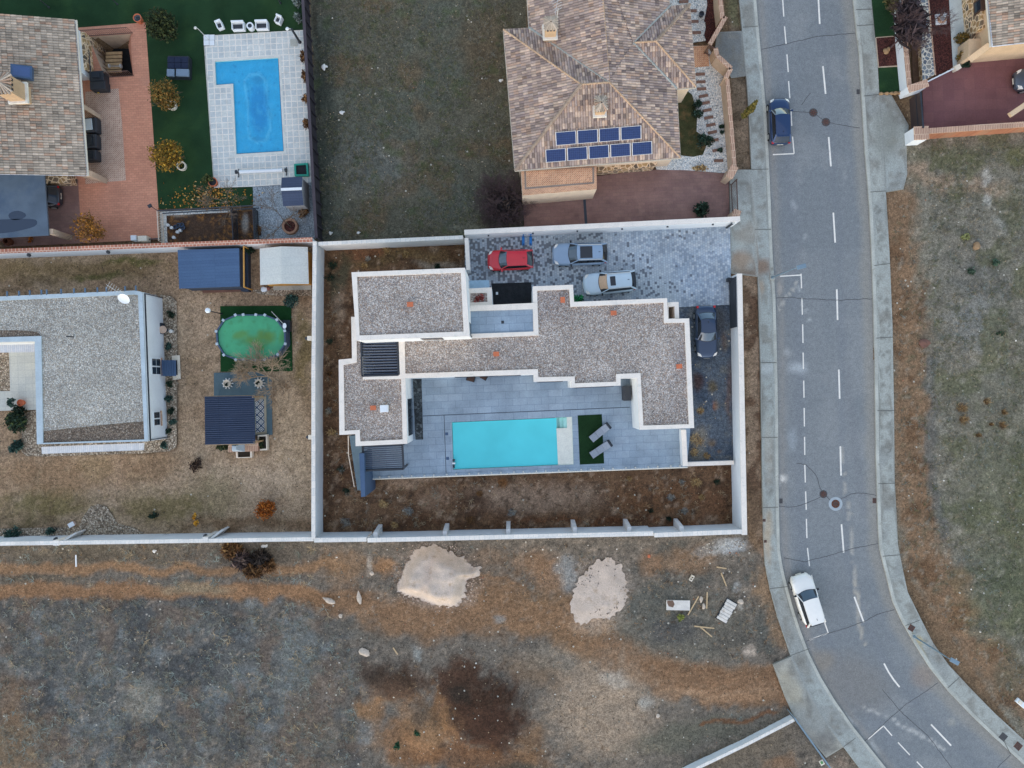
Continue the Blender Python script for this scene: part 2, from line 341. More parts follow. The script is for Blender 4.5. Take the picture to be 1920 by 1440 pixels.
# ================================================================ GROUND
WOOD = (107, 92, 76)
ground_layers = [
 # north vacant lot
 ('p', [(580, -100), (985, -100), (995, 450), (590, 452)], (88, 86, 76), 1), ('n', 120, .52, (82, 87, 80), .5, 31, [(585, 0), (960, 0), (990, 440), (600, 450)]),
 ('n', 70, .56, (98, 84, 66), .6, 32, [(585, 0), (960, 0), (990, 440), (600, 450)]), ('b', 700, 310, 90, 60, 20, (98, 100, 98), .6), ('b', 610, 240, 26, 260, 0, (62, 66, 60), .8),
 ('b', 905, 90, 60, 110, 0, (92, 80, 64), .6), ('n', 22, .62, (66, 78, 50), .5, 33, [(585, 0), (960, 0), (990, 440), (600, 450)]), ('n', 14, .66, (58, 60, 52), .5, 34, [(585, 0), (960, 0), (990, 440), (600, 450)]),
 ('b', 900, 430, 70, 12, 0, (112, 112, 100), .5),
 # west yard (dry lawn)
 ('p', [(-40, 478), (590, 456), (596, 1008), (-40, 1014)], (152, 138, 122), 1), ('n', 110, .5, (142, 124, 107), .8, 41, [(-40, 478), (590, 456), (596, 1008), (-40, 1014)]),
 ('b', 150, 505, 200, 24, -2, (104, 92, 66), .75), ('b', 250, 490, 70, 9, -2, (84, 90, 48), .8), ('b', 195, 520, 65, 9, 0, (80, 84, 52), .8), ('b', 80, 530, 60, 12, 0, (92, 82, 62), .6), ('b', 20, 505, 50, 20, 0, (128, 114, 88), .6),
 ('b', 385, 590, 60, 50, 0, (166, 150, 133), .85), ('b', 360, 700, 40, 90, 0, (150, 134, 117), .75), ('b', 545, 800, 36, 150, 0, (162, 148, 130), .85), ('b', 470, 900, 110, 40, 0, (168, 154, 138), .9),
 ('b', 400, 940, 70, 60, 0, (112, 106, 82), .6), ('b', 300, 955, 90, 40, 0, (98, 92, 58), .7), ('b', 90, 945, 110, 40, 0, (98, 92, 56), .75), ('b', 90, 890, 110, 40, 0, (134, 112, 90), .8), ('b', 60, 985, 90, 14, 0, (78, 74, 50), .6),
 ('b', 290, 870, 60, 50, 0, (126, 106, 86), .7), ('b', 180, 870, 40, 30, 0, (136, 120, 96), .6), ('b', 470, 985, 170, 14, 0, (104, 84, 66), .7), ('b', 540, 500, 30, 60, 0, (112, 108, 92), .5), ('b', 570, 660, 18, 90, 0, (108, 98, 62), .7), ('b', 545, 545, 50, 8, 0, (140, 122, 100), .6),
 ('n', 16, .6, (112, 98, 82), .45, 42, [(-40, 478), (590, 456), (596, 1008), (-40, 1014)]), ('n', 9, .62, (152, 136, 114), .5, 43, [(-40, 478), (590, 456), (596, 1008), (-40, 1014)]),
 # main plot dry yard
 ('p', [(590, 458), (875, 446), (880, 640), (1400, 870), (1396, 1000), (596, 1008)], (104, 84, 68), 1),
 ('n', 60, .5, (86, 66, 52), .8, 51, [(590, 458), (875, 446), (880, 640), (1400, 860), (1396, 1000), (596, 1008)]),
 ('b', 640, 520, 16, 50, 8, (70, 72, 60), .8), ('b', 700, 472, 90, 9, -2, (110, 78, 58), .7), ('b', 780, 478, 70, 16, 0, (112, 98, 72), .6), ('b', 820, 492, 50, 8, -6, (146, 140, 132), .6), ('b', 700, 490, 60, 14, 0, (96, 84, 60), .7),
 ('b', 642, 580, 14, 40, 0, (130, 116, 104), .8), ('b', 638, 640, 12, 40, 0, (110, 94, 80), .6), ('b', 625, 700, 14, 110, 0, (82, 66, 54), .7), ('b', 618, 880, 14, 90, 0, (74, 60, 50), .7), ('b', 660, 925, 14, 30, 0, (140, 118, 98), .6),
 ('b', 770, 905, 70, 14, -3, (150, 130, 114), .8), ('b', 960, 930, 90, 40, 0, (138, 122, 110), .75), ('b', 1080, 930, 80, 34, 0, (132, 116, 104), .75), ('b', 820, 940, 40, 26, 0, (132, 112, 98), .6),
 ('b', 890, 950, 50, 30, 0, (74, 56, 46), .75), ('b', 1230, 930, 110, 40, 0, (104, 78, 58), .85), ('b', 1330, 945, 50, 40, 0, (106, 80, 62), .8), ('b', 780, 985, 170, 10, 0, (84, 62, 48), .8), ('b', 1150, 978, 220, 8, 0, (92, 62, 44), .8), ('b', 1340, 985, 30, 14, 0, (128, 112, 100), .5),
 ('n', 13, .6, (64, 52, 44), .6, 52, [(590, 458), (875, 446), (880, 640), (1400, 860), (1396, 1000), (596, 1008)]), ('n', 10, .63, (156, 140, 126), .55, 53, [(590, 458), (875, 446), (880, 640), (1400, 860), (1396, 1000), (596, 1008)]),
 # south waste ground
 ('p', [(-80, 1013), (1402, 1000), (1440, 1060), (1700, 1500), (1700, 1600), (-80, 1600)], (108, 101, 94), 1),
 ('b', 290, 1270, 420, 190, 0, (92, 91, 90), .95, .4), ('n', 90, .52, (74, 74, 75), .8, 61, [(-80, 1110), (640, 1110), (680, 1500), (-80, 1500)]), ('n', 36, .57, (118, 121, 122), .6, 62, [(-80, 1110), (680, 1110), (720, 1500), (-80, 1500)]),
 ('n', 12, .62, (70, 66, 62), .55, 65, [(-80, 1013), (1402, 1000), (1440, 1060), (1700, 1500), (-80, 1500)]), ('n', 8, .64, (160, 148, 136), .4, 66, [(-80, 1013), (1402, 1000), (1440, 1060), (1700, 1500), (-80, 1500)]),
 ('n', 50, .58, (108, 92, 80), .5, 63, [(-80, 1110), (680, 1110), (720, 1500), (-80, 1500)]), ('b', 270, 1310, 50, 40, 30, (142, 138, 130), .7), ('b', 560, 1230, 40, 90, 10, (120, 122, 120), .6), ('b', 20, 1400, 70, 90, 20, (122, 106, 88), .85), ('b', 15, 1310, 40, 60, 0, (118, 98, 80), .6),
 ('s', [(-60, 1068), (140, 1066), (300, 1070), (480, 1064), (640, 1062)], 12, (136, 112, 90), 1), ('s', [(-60, 1104), (120, 1106), (300, 1113), (480, 1108), (620, 1120)], 15, (134, 107, 84), 1), ('b', 360, 1108, 80, 12, 0, (142, 136, 118), .6), ('b', 150, 1040, 230, 20, 0, (98, 90, 78), .7), ('b', 60, 1085, 120, 9, 0, (92, 84, 72), .6), ('b', 500, 1035, 120, 22, 0, (96, 88, 78), .5),
 ('b', 640, 1060, 60, 40, 0, (132, 109, 87), .7), ('b', 720, 1062, 34, 18, 0, (148, 116, 86), .8), ('b', 640, 1130, 80, 30, 0, (122, 98, 76), .7), ('b', 690, 1180, 90, 30, 0, (104, 98, 90), .7),
 ('b', 940, 1140, 130, 62, 10, (126, 102, 80), .92), ('b', 1010, 1060, 44, 36, 0, (136, 110, 87), .75), ('b', 1030, 1080, 30, 34, -20, (144, 118, 96), .7), ('b', 930, 1050, 70, 26, 0, (124, 106, 90), .6), ('b', 1090, 1180, 130, 66, 30, (130, 106, 82), .95),
 ('s', [(650, 1130), (800, 1170), (930, 1150), (1040, 1165), (1130, 1210), (1240, 1260), (1340, 1282), (1470, 1290)], 36, (128, 104, 83), .95, .6), ('s', [(1150, 1225), (1240, 1272), (1350, 1285), (1490, 1290)], 36, (126, 102, 82), 1, .35), ('s', [(1230, 1300), (1350, 1306), (1470, 1304)], 8, (160, 132, 108), .5),
 ('b', 1270, 1170, 170, 80, 10, (106, 102, 94), .9, .5), ('n', 60, .52, (84, 84, 80), .7, 64, [(1150, 1020), (1440, 1010), (1490, 1230), (1180, 1230)]), ('b', 1290, 1050, 60, 30, 0, (134, 108, 84), .6), ('b', 1220, 1060, 30, 24, 0, (136, 108, 84), .6), ('b', 1440, 1110, 26, 60, -12, (140, 118, 96), .8), ('b', 1455, 1185, 20, 40, -12, (136, 114, 92), .7), ('b', 1260, 1185, 70, 30, 0, (78, 76, 76), .7), ('b', 1380, 1205, 60, 22, 0, (80, 76, 72), .6),
 ('b', 818, 1082, 84, 66, 10, (176, 162, 152), .8, .7), ('b', 1126, 1110, 62, 70, 8, (176, 162, 152), .75, .7), ('b', 1100, 1160, 44, 36, 20, (168, 150, 134), .7, .8), ('b', 1065, 1075, 22, 40, 8, (150, 150, 150), .65), ('b', 1370, 1025, 44, 14, -10, (176, 176, 178), .85), ('b', 1330, 1034, 40, 8, -10, (150, 148, 146), .6), ('b', 1403, 1228, 14, 12, 0, (176, 164, 154), .9), ('b', 1380, 1100, 12, 10, 0, (168, 166, 164), .6), ('b', 1388, 1128, 8, 8, 0, (180, 176, 170), .7),
 ('b', 690, 1062, 6, 24, 0, (176, 168, 160), .75), ('b', 737, 1070, 9, 12, 0, (176, 168, 160), .75),
 ('b', 1130, 1330, 120, 110, 20, (150, 136, 122), .95), ('b', 1150, 1270, 30, 20, 20, (168, 160, 152), .6), ('b', 1210, 1320, 22, 14, 20, (168, 164, 158), .6), ('b', 1300, 1375, 140, 36, -12, (98, 96, 86), .85), ('s', [(1310, 1360), (1380, 1350), (1450, 1338)], 5, (112, 78, 54), .8), ('b', 1000, 1265, 70, 40, 20, (118, 100, 82), .6), ('b', 1030, 1240, 60, 26, 0, (134, 126, 116), .5),
 ('b', 900, 1335, 100, 90, 30, (70, 52, 42), 1, .5), ('b', 860, 1280, 60, 50, 0, (76, 58, 48), .95), ('b', 940, 1360, 60, 60, 0, (64, 47, 39), .7), ('b', 740, 1280, 70, 44, 0, (84, 66, 54), .95), ('b', 700, 1265, 40, 30, 0, (76, 64, 56), .7), ('b', 800, 1370, 60, 70, -30, (140, 112, 86), .95), ('b', 690, 1330, 44, 26, 20, (140, 112, 86), .9), ('b', 760, 1400, 80, 50, 30, (132, 104, 80), .9), ('b', 830, 1330, 14, 50, -20, (136, 104, 76), .7), ('b', 790, 1340, 24, 30, 0, (88, 78, 70), .7), ('b', 740, 1340, 20, 14, 0, (96, 94, 90), .7), ('b', 880, 1420, 160, 26, 0, (110, 82, 60), .8), ('b', 1000, 1400, 40, 50, 0, (122, 96, 72), .7), ('b', 970, 1440, 50, 20, 0, (76, 70, 60), .7), ('b', 780, 1222, 16, 12, 0, (140, 142, 140), .7), ('b', 935, 1165, 16, 12, 0, (146, 146, 144), .6), ('b', 865, 1300, 26, 18, 0, (56, 50, 44), .7),
 ('b', 1400, 1420, 110, 40, -25, (104, 96, 86), .8), ('b', 1460, 1430, 40, 26, -25, (128, 96, 68), .5), ('b', 1575, 1430, 24, 22, 0, (140, 126, 114), .8),
 ('n', 7, .66, (150, 140, 130), .3, 67, [(620, 1020), (1402, 1010), (1470, 1230), (1150, 1200), (640, 1180)]), ('n', 11, .66, (76, 62, 52), .45, 68, [(640, 1180), (1100, 1200), (1150, 1440), (640, 1440)]), ('s', [(1180, 1262), (1260, 1284), (1340, 1290), (1460, 1291)], 2.2, (146, 124, 104), .5), ('s', [(1200, 1296), (1300, 1305), (1400, 1302), (1460, 1300)], 1.8, (150, 128, 108), .5), ('s', [(1180, 1244), (1280, 1262), (1380, 1268), (1470, 1262)], 2, (98, 78, 62), .6), ('s', [(960, 1075), (1000, 1092), (1050, 1120), (1075, 1150)], 2.2, (100, 82, 66), .6), ('s', [(950, 1085), (1000, 1104), (1040, 1130), (1065, 1165)], 2.2, (96, 78, 62), .6), ('s', [(890, 1085), (935, 1092), (980, 1100)], 3, (136, 108, 82), .6),
 # strip between east wall and pavement
 ('p', [(1394, 515), (1424, 515), (1436, 1050), (1402, 1010)], (134, 118, 104), 1), ('n', 26, .52, (92, 74, 62), .9, 71, [(1390, 515), (1428, 515), (1438, 1060), (1396, 1010)]), ('b', 1415, 960, 22, 60, 0, (98, 82, 68), .8), ('b', 1415, 1010, 18, 30, 0, (106, 88, 70), .7),
 # verge beside tiled house
 ('p', [(1366, 0), (1388, 0), (1402, 64), (1412, 320), (1376, 320)], (112, 100, 88), 1), ('b', 1378, 20, 14, 40, 0, (92, 94, 72), .8), ('b', 1390, 240, 12, 16, 0, (140, 126, 112), .7), ('n', 18, .55, (84, 74, 62), .7, 72, [(1360, 0), (1388, 0), (1402, 64), (1412, 320), (1370, 320)]),
 # east waste ground
 ('p', [(1640, 255), (2000, 225), (2000, 1500), (1960, 1450), (1676, 1040)], (118, 114, 104), 1), ('s', [(1676, 380), (1700, 600), (1710, 800), (1716, 960), (1740, 1060), (1790, 1160), (1870, 1250), (1940, 1320)], 44, (124, 103, 84), .95, .6), ('n', 30, .55, (94, 72, 54), .6, 81, [(1660, 360), (1730, 360), (1760, 1060), (1960, 1330), (1930, 1380), (1690, 1060)]),
 ('b', 1800, 350, 110, 24, 5, (144, 128, 112), .8), ('b', 1715, 320, 30, 30, 0, (146, 130, 116), .7), ('b', 1800, 290, 120, 26, 0, (96, 98, 82), .8), ('b', 1910, 300, 30, 26, 0, (84, 86, 50), .7), ('b', 1845, 335, 10, 22, 20, (172, 168, 162), .8), ('b', 1856, 375, 9, 18, -10, (166, 164, 160), .6), ('b', 1870, 425, 9, 24, -40, (158, 156, 150), .6), ('b', 1900, 400, 30, 50, 0, (92, 94, 72), .7),
 ('b', 1830, 560, 90, 160, 0, (114, 110, 104), .7), ('b', 1830, 600, 60, 60, 0, (122, 122, 120), .6), ('b', 1880, 950, 90, 190, 0, (104, 104, 88), .85), ('b', 1850, 740, 80, 50, 0, (110, 108, 96), .6), ('n', 60, .54, (94, 96, 74), .7, 82, [(1740, 260), (1980, 240), (1980, 1340), (1760, 1060)]), ('s', [(1748, 680), (1745, 800), (1750, 900), (1765, 1000)], 12, (96, 96, 94), .7),
 ('b', 1870, 1130, 80, 90, 0, (92, 96, 76), .7), ('b', 1840, 1180, 30, 26, 0, (88, 90, 84), .6), ('b', 1790, 1090, 30, 40, 0, (126, 104, 84), .6), ('b', 1900, 1260, 40, 50, 0, (100, 98, 84), .6), ('n', 14, .61, (78, 80, 66), .5, 83, [(1690, 240), (1980, 220), (1980, 1400), (1690, 1040)]), ('n', 9, .64, (156, 150, 140), .4, 84, [(1690, 240), (1980, 220), (1980, 1400), (1690, 1040)]),
]
def ground_color(px, py): return paint(px, py, WOOD, ground_layers)
mounds = [(900, 1340, 90, 80, .9), (735, 1285, 60, 40, .6), (800, 1370, 50, 60, .5), (1850, 1130, 90, 90, .4), (1840, 600, 90, 120, .35)]
PIT = [(166, 69), (249, 63.5), (252, 141), (196, 144)]
def ground_z(px, py):
    z = (fbm(px/55, py/55, 3, 5)-.5)*.28+(fbm(px/9, py/9, 3, 9)-.5)*.14
    z = z*sstep(0, 1, np.where(inpoly(px, py, [(-80, 470), (1402, 430), (1402, 1008), (-80, 1014)]), .55, 1))
    for x, y, rx, ry, h in mounds:
        d = np.hypot((px-x)/rx, (py-y)/ry); z = z+h*(1-sstep(.25, 1.05, d+.35*(fbm(px/20, py/20, 3, 77)-.5)))
    return z-.02
xs = np.concatenate([[-1500, -600, -300, -160, -100, -75, -60], np.arange(-51, 51.01, .22), [60, 75, 100, 160, 300, 600, 1500]])
ys = np.concatenate([[-1500, -600, -300, -160, -100, -70, -52], np.arange(-39, 39.01, .22), [52, 70, 100, 160, 300, 600, 1500]])
X, Y = np.meshgrid(xs, ys); px = 960+X*F/H; py = 720-Y*F/H
built = np.zeros(X.shape, bool)           # everything that is built over: keep the soil just below it
BUILT = [[(1330, -500), (1600, -500), (1640, -50), (1370, -50)], [(1660, 1490), (2060, 1490), (2380, 1830), (1980, 1880)], [(-200, -100), (590, -100), (600, 452), (-200, 480)], [(660, 515), (880, 505), (1380, 440), (1380, 868), (690, 900), (650, 820)], [(1380, -100), (1600, -100), (1625, 300), (1650, 1000), (1720, 1200), (1960, 1440), (1960, 1500), (1640, 1500), (1552, 1425), (1510, 1374), (1487, 1340), (1450, 1246), (1483, 1232), (1458, 1157), (1443, 1104), (1434, 1055), (1428, 900), (1420, 500)],
         [(940, -100), (1360, -100), (1372, 320), (1372, 420), (980, 425), (975, 310)], [(1630, -100), (2100, -100), (2100, 220), (1700, 250), (1650, 175)], [(-200, 545), (330, 545), (335, 850), (-200, 850)], [(872, 437), (1380, 410), (1380, 600), (872, 600)]]
for b in BUILT: built |= inpoly(px, py, b)
Z = ground_z(px, py); far = np.maximum(np.abs(X)/52, np.abs(Y)/40)
for b in ([(-160, 988), (148, 985), (156, 966), (170, 948), (186, 943), (202, 948), (214, 966), (222, 980), (252, 986), (275, 1000), (270, 1012), (-160, 1018)], [(396, 693), (516, 693), (516, 822), (396, 822)], [(408, 570), (552, 569), (554, 700), (408, 701)], [(464, 536), (590, 534), (590, 560), (464, 560)], [(316, 660), (343, 660), (344, 718), (318, 718)], [(328, 462), (590, 456), (590, 548), (330, 552)], [(648, 812), (700, 812), (700, 925), (660, 925)]):
    Z = np.where(inpoly(px, py, b), np.minimum(Z, -.015), Z)
Z = np.where(built, -.14, Z)*(far < 1.02)-.02
pit = inpoly(px, py, PIT); Z = np.where(pit, -2.6, Z)
colr = ground_color(np.clip(px, -160, 2080), np.clip(py, -100, 1540)).reshape(-1, 3)
nx, ny = len(xs), len(ys); idx = np.arange(nx*ny).reshape(ny, nx)
fc = np.stack([idx[:-1, :-1], idx[:-1, 1:], idx[1:, 1:], idx[1:, :-1]], -1).reshape(-1, 4)
m_soil = Mpaint('dry_soil', ((.9, .88, 1.12), (4, .74, 1.26), (10, .66, 1.34), (24, .78, 1.22)), speck=((4.2, .992, C(176, 172, 164)), (6.5, .97, C(66, 62, 56)), (7.1, .98, C(158, 144, 124))))
ground = raw('ground', np.stack([X, Y, Z], -1).reshape(-1, 3), fc, m_soil, colr, smooth=True); struct(ground)
# ---------------------------------------------------------------- dry weeds, leaves, pebbles on the waste ground: uncountable stuff
def scatter_pts(n, polys, zf=ground_z, dens=None):
    out = []
    for poly, w in polys:
        xs_ = [p[0] for p in poly]; ys_ = [p[1] for p in poly]; k = int(n*w)
        x = rng.uniform(min(xs_), max(xs_), k*3); y = rng.uniform(min(ys_), max(ys_), k*3); m = inpoly(x, y, poly)
        if dens is not None: m &= rng.random(k*3) < dens(x, y)
        out.append(np.stack([x[m][:k], y[m][:k]], -1))
    p = np.concatenate(out); z = zf(p[:, 0], p[:, 1]) if zf else np.zeros(len(p))
    return np.stack([(p[:, 0]-960)*H/F, (720-p[:, 1])*H/F, z], -1)
def blades(P, B, rad, hgt, wid, cols, curl=.4):
    n = len(P)*B; base = np.repeat(P, B, 0); a = rng.uniform(0, 2*math.pi, n); s = np.repeat(rng.uniform(.5, 1.4, len(P)), B)*rng.uniform(.5, 1.2, n)
    d = np.stack([np.cos(a), np.sin(a), np.zeros(n)], -1); pr = np.stack([-np.sin(a), np.cos(a), np.zeros(n)], -1)
    r0 = rng.uniform(0, .35, n)[:, None]*rad; p0 = base+d*r0
    p2 = p0+d*(rad*s)[:, None]; p2[:, 2] += hgt*s*rng.uniform(.3, 1, n); w = (wid*rng.uniform(.6, 1.4, n))[:, None]
    v = np.stack([p0-pr*w, p0+pr*w, p2+pr*w*.5, p2-pr*w*.5], 1).reshape(-1, 3)
    c = cols[np.repeat(rng.integers(0, len(cols), len(P)), B)]*rng.uniform(.75, 1.25, n)[:, None]
    f = np.arange(n*4).reshape(-1, 4)
    return v, f, np.repeat(c, 4, 0)
m_leaf = M('leaf_blades', (0, 0, 0), .8, .2, var=.1, scale=2, fine=0, attr=True)
SOUTH_W = [(0, 1118), (600, 1118), (680, 1250), (660, 1440), (0, 1440)]; SOUTH_M = [(600, 1030), (1400, 1015), (1470, 1230), (1300, 1250), (1150, 1190), (900, 1160), (640, 1180)]
SOUTH_B = [(640, 1180), (1150, 1230), (1230, 1310), (1460, 1340), (1280, 1440), (660, 1440)]; SOUTH_T = [(0, 1022), (600, 1018), (600, 1100), (0, 1118)]
EAST = [(1740, 270), (1960, 260), (1960, 1320), (1840, 1180), (1750, 1020)]; EASTB = [(1672, 365), (1745, 365), (1760, 1020), (1960, 1300), (1930, 1390), (1690, 1040)]
NORTH = [(592, 0), (960, 0), (965, 340), (870, 436), (604, 448)]; MAINY = [(700, 905), (1290, 885), (1366, 880), (1366, 980), (612, 990), (612, 480), (640, 480), (640, 830)]
dry = np.array([C(122, 118, 108), C(146, 136, 118), C(112, 112, 106), C(134, 130, 120), C(96, 92, 84), C(120, 128, 124), C(84, 82, 76)])
grn = np.array([C(84, 92, 62), C(98, 100, 74), C(108, 104, 86), C(72, 78, 56), C(116, 110, 92)])
brn = np.array([C(120, 98, 76), C(146, 124, 98), C(92, 74, 60), C(158, 140, 116), C(78, 66, 56)])
vv, ff, cc = [], [], []
def addb(t):
    o = sum(len(x) for x in vv); vv.append(t[0]); ff.append(t[1]+o); cc.append(t[2])
TRACKS = [([(650, 1130), (800, 1170), (930, 1150), (1040, 1165), (1130, 1210), (1240, 1260), (1340, 1282), (1470, 1290)], 36), ([(-60, 1068), (140, 1066), (300, 1070), (480, 1064), (640, 1062)], 11), ([(-60, 1104), (120, 1106), (300, 1113), (480, 1108), (620, 1120)], 13), ([(930, 1370), (880, 1310)], 60), ([(800, 1400), (780, 1340)], 34), ([(1030, 1060), (1100, 1170)], 40)]
def clump(sd_, th):
    def f(x, y):
        k = sstep(th, th+.2, fbm(x/30, y/30, 4, sd_))
        for p, w in TRACKS: k = k*(.04+.96*sstep(w*.8, w*1.25, segd(x, y, p)))
        return k
    return f
addb(blades(scatter_pts(3600, [(SOUTH_W, 1)], dens=clump(101, .38)), 6, .22, .12, .011, dry))
addb(blades(scatter_pts(420, [(SOUTH_W, .75), (SOUTH_T, .25)], dens=clump(105, .42)), 9, .36, .3, .016, np.array([C(150, 150, 142), C(132, 140, 136), C(160, 148, 126), C(116, 118, 110)])))
addb(blades(scatter_pts(1900, [(SOUTH_M, .6), (SOUTH_B, .2), (SOUTH_T, .2)], dens=clump(102, .46)), 6, .2, .12, .011, np.concatenate([dry, brn])))
addb(blades(scatter_pts(4200, [(EAST, .75), (EASTB, .25)], dens=clump(103, .36)), 6, .2, .14, .011, np.concatenate([dry, grn])))
addb(blades(scatter_pts(4600, [(NORTH, 1)], dens=clump(104, .34)), 6, .2, .14, .011, np.concatenate([dry[[0, 2, 4, 6]], grn])))
addb(blades(scatter_pts(1700, [(MAINY, 1)], dens=clump(106, .4)), 7, .24, .2, .012, np.concatenate([brn, dry[[1, 3]]])))
weeds = raw('dry_weeds', np.concatenate(vv), np.concatenate(ff), m_leaf, np.concatenate(cc))
tag(weeds, 'dry grey and straw coloured weeds covering the waste ground', 'weeds', kind='stuff')
m_white = M('pale_stone', C(196, 192, 186), .9, .2, var=.2, scale=3)
pb = MB()
Pq = scatter_pts(900, [(SOUTH_W, .2), (SOUTH_M, .3), (SOUTH_B, .16), (EAST, .1), (EASTB, .1), (NORTH, .08), ([(1310, 1016), (1400, 1010), (1396, 1040), (1310, 1046)], .06)])
vv, ff, cc = [], [], []; ico = bmesh.new(); bmesh.ops.create_icosphere(ico, subdivisions=1, radius=1); iv = np.array([v.co[:] for v in ico.verts]); iff = np.array([[v.index for v in f.verts] for f in ico.faces]); ico.free()
pal = np.array([C(206, 204, 200), C(186, 180, 172), C(160, 150, 138), C(216, 216, 216), C(150, 110, 90)])
for i, p in enumerate(Pq):
    s = .022+.07*rng.random()**5; vv.append(p+iv*rng.uniform(.7, 1.3, (len(iv), 1))*s*np.array([1, rng.uniform(.6, 1), .6])); ff.append(iff+i*len(iv)); cc.append(np.tile(pal[rng.integers(0, 5)], (len(iv), 1)))
peb = raw('pebbles', np.concatenate(vv), np.concatenate(ff), m_leaf, np.concatenate(cc)); tag(peb, 'white and tan pebbles and rubble bits strewn over the waste ground', 'pebbles', kind='stuff')
# ================================================================ ROAD, PAVEMENTS
KW = [(1372, -480), (1412, -60), (1418, 0), (1425, 80), (1430.7, 142), (1436.4, 206), (1441.3, 290), (1444.4, 363), (1448.6, 474), (1454, 558), (1457, 672), (1459, 779), (1459.8, 918), (1462.3, 1030), (1465.6, 1052), (1471.4, 1081), (1486, 1136), (1499, 1177), (1516.6, 1224), (1540, 1271), (1566, 1314), (1601, 1364), (1656.6, 1434), (1720, 1510), (2020, 1840)]
KE = [(1556, -480), (1594, -60), (1600, 0), (1604, 40), (1611, 100), (1616, 181), (1622, 285), (1626.4, 335), (1630.5, 391), (1634.7, 474), (1637.5, 558), (1640.3, 675), (1643, 862), (1647, 990), (1649, 1026), (1656.6, 1058), (1674, 1128), (1691.6, 1166), (1715, 1207), (1744, 1253), (1779, 1297), (1823, 1343), (1866, 1384), (1925, 1438), (2000, 1510), (2320, 1820)]
PW = [(1340, -480), (1378, -60), (1386, 0), (1390.6, 46), (1398.6, 137), (1403, 195), (1409, 318), (1417, 430), (1420.8, 519), (1423.6, 613), (1426.4, 700), (1428.6, 862), (1430.6, 1001), (1435, 1058), (1443.7, 1104), (1458, 1157), (1483, 1230), (1510, 1290), (1545, 1350), (1581, 1400), (1620, 1452), (1665, 1510), (1990, 1860)]
PE = [(1590, -480), (1628, -60), (1634, 0), (1638, 40), (1646, 125), (1650, 200), (1661, 359), (1664, 405), (1668, 474), (1673.6, 613), (1676.4, 779), (1677.8, 904), (1684, 1022), (1691.6, 1061), (1702, 1110), (1726.6, 1160), (1750, 1206), (1779, 1247), (1820, 1291), (1866, 1338), (1925, 1392), (2050, 1505), (2360, 1800)]
def shift(line, d):
    out = []
    for i, (x, y) in enumerate(line):
        a = line[max(0, i-1)]; b = line[min(len(line)-1, i+1)]; dx, dy = b[0]-a[0], b[1]-a[1]; L = math.hypot(dx, dy); out.append((x-dy/L*d, y+dx/L*d))
    return out
road_layers = [('n', 200, .5, (118, 122, 128), .7, 201), ('n', 60, .55, (134, 136, 140), .6, 202), ('s', shift(KW, -40), 14, (118, 122, 130), .55, .9), ('s', shift(KE, 62), 9, (116, 120, 128), .5, .9), ('s', shift(KE, 10), 13, (146, 142, 136), .6, .9), ('s', shift(KW, -8), 8, (140, 136, 134), .6, .9),
 ('b', 1495, 690, 22, 13, 0, (186, 192, 200), .6, .9), ('b', 1475, 660, 10, 10, 0, (170, 170, 172), .5), ('b', 1468, 896, 8, 7, 0, (214, 216, 218), .9), ('b', 1485, 825, 10, 24, 0, (158, 164, 172), .5), ('b', 1489, 385, 5, 14, -10, (166, 168, 172), .5), ('b', 1511, 445, 4, 6, 0, (170, 172, 174), .5), ('b', 1460, 540, 8, 14, 0, (168, 160, 156), .5), ('s', [(1494, 525), (1480, 552), (1463, 575), (1444, 595)], 1.8, (176, 172, 168), .8), ('s', [(1495, 530), (1502, 560), (1520, 615)], 1.3, (166, 168, 170), .6),
 ('s', [(1578, 840), (1588, 930), (1600, 1030), (1606, 1100), (1610, 1130)], 2.2, (166, 162, 158), .75), ('s', [(1606, 1090), (1612, 1165), (1619, 1210)], 3.4, (172, 166, 158), .7), ('s', [(1623, 1326), (1655, 1342), (1700, 1362), (1735, 1380), (1770, 1408)], 2.6, (176, 174, 174), .85), ('b', 1640, 1400, 6, 20, -30, (166, 168, 170), .6), ('b', 1596, 1352, 3, 9, -25, (178, 178, 180), .6), ('b', 1786, 1352, 10, 8, 0, (156, 154, 150), .6), ('b', 1600, 1280, 90, 60, 30, (124, 120, 118), .6), ('b', 1730, 1270, 30, 26, 30, (140, 126, 118), .5), ('b', 1540, 1240, 30, 26, 0, (136, 128, 118), .5), ('s', [(1590, 690), (1600, 800), (1620, 960)], 9, (118, 120, 126), .45), ('s', [(1530, 300), (1550, 480), (1555, 640)], 12, (120, 124, 130), .45), ('b', 1585, 330, 3, 40, 3, (144, 146, 150), .5)]
m_asph = Mpaint('asphalt', ((2.5, .93, 1.07), (9, .9, 1.1), (26, .78, 1.22)), .88, .3)
road = sheet('road', KW+KE[::-1], -.02, m_asph, .28, lambda x, y: paint(x, y, (126, 129, 134), road_layers, 3, 3)); struct(road)
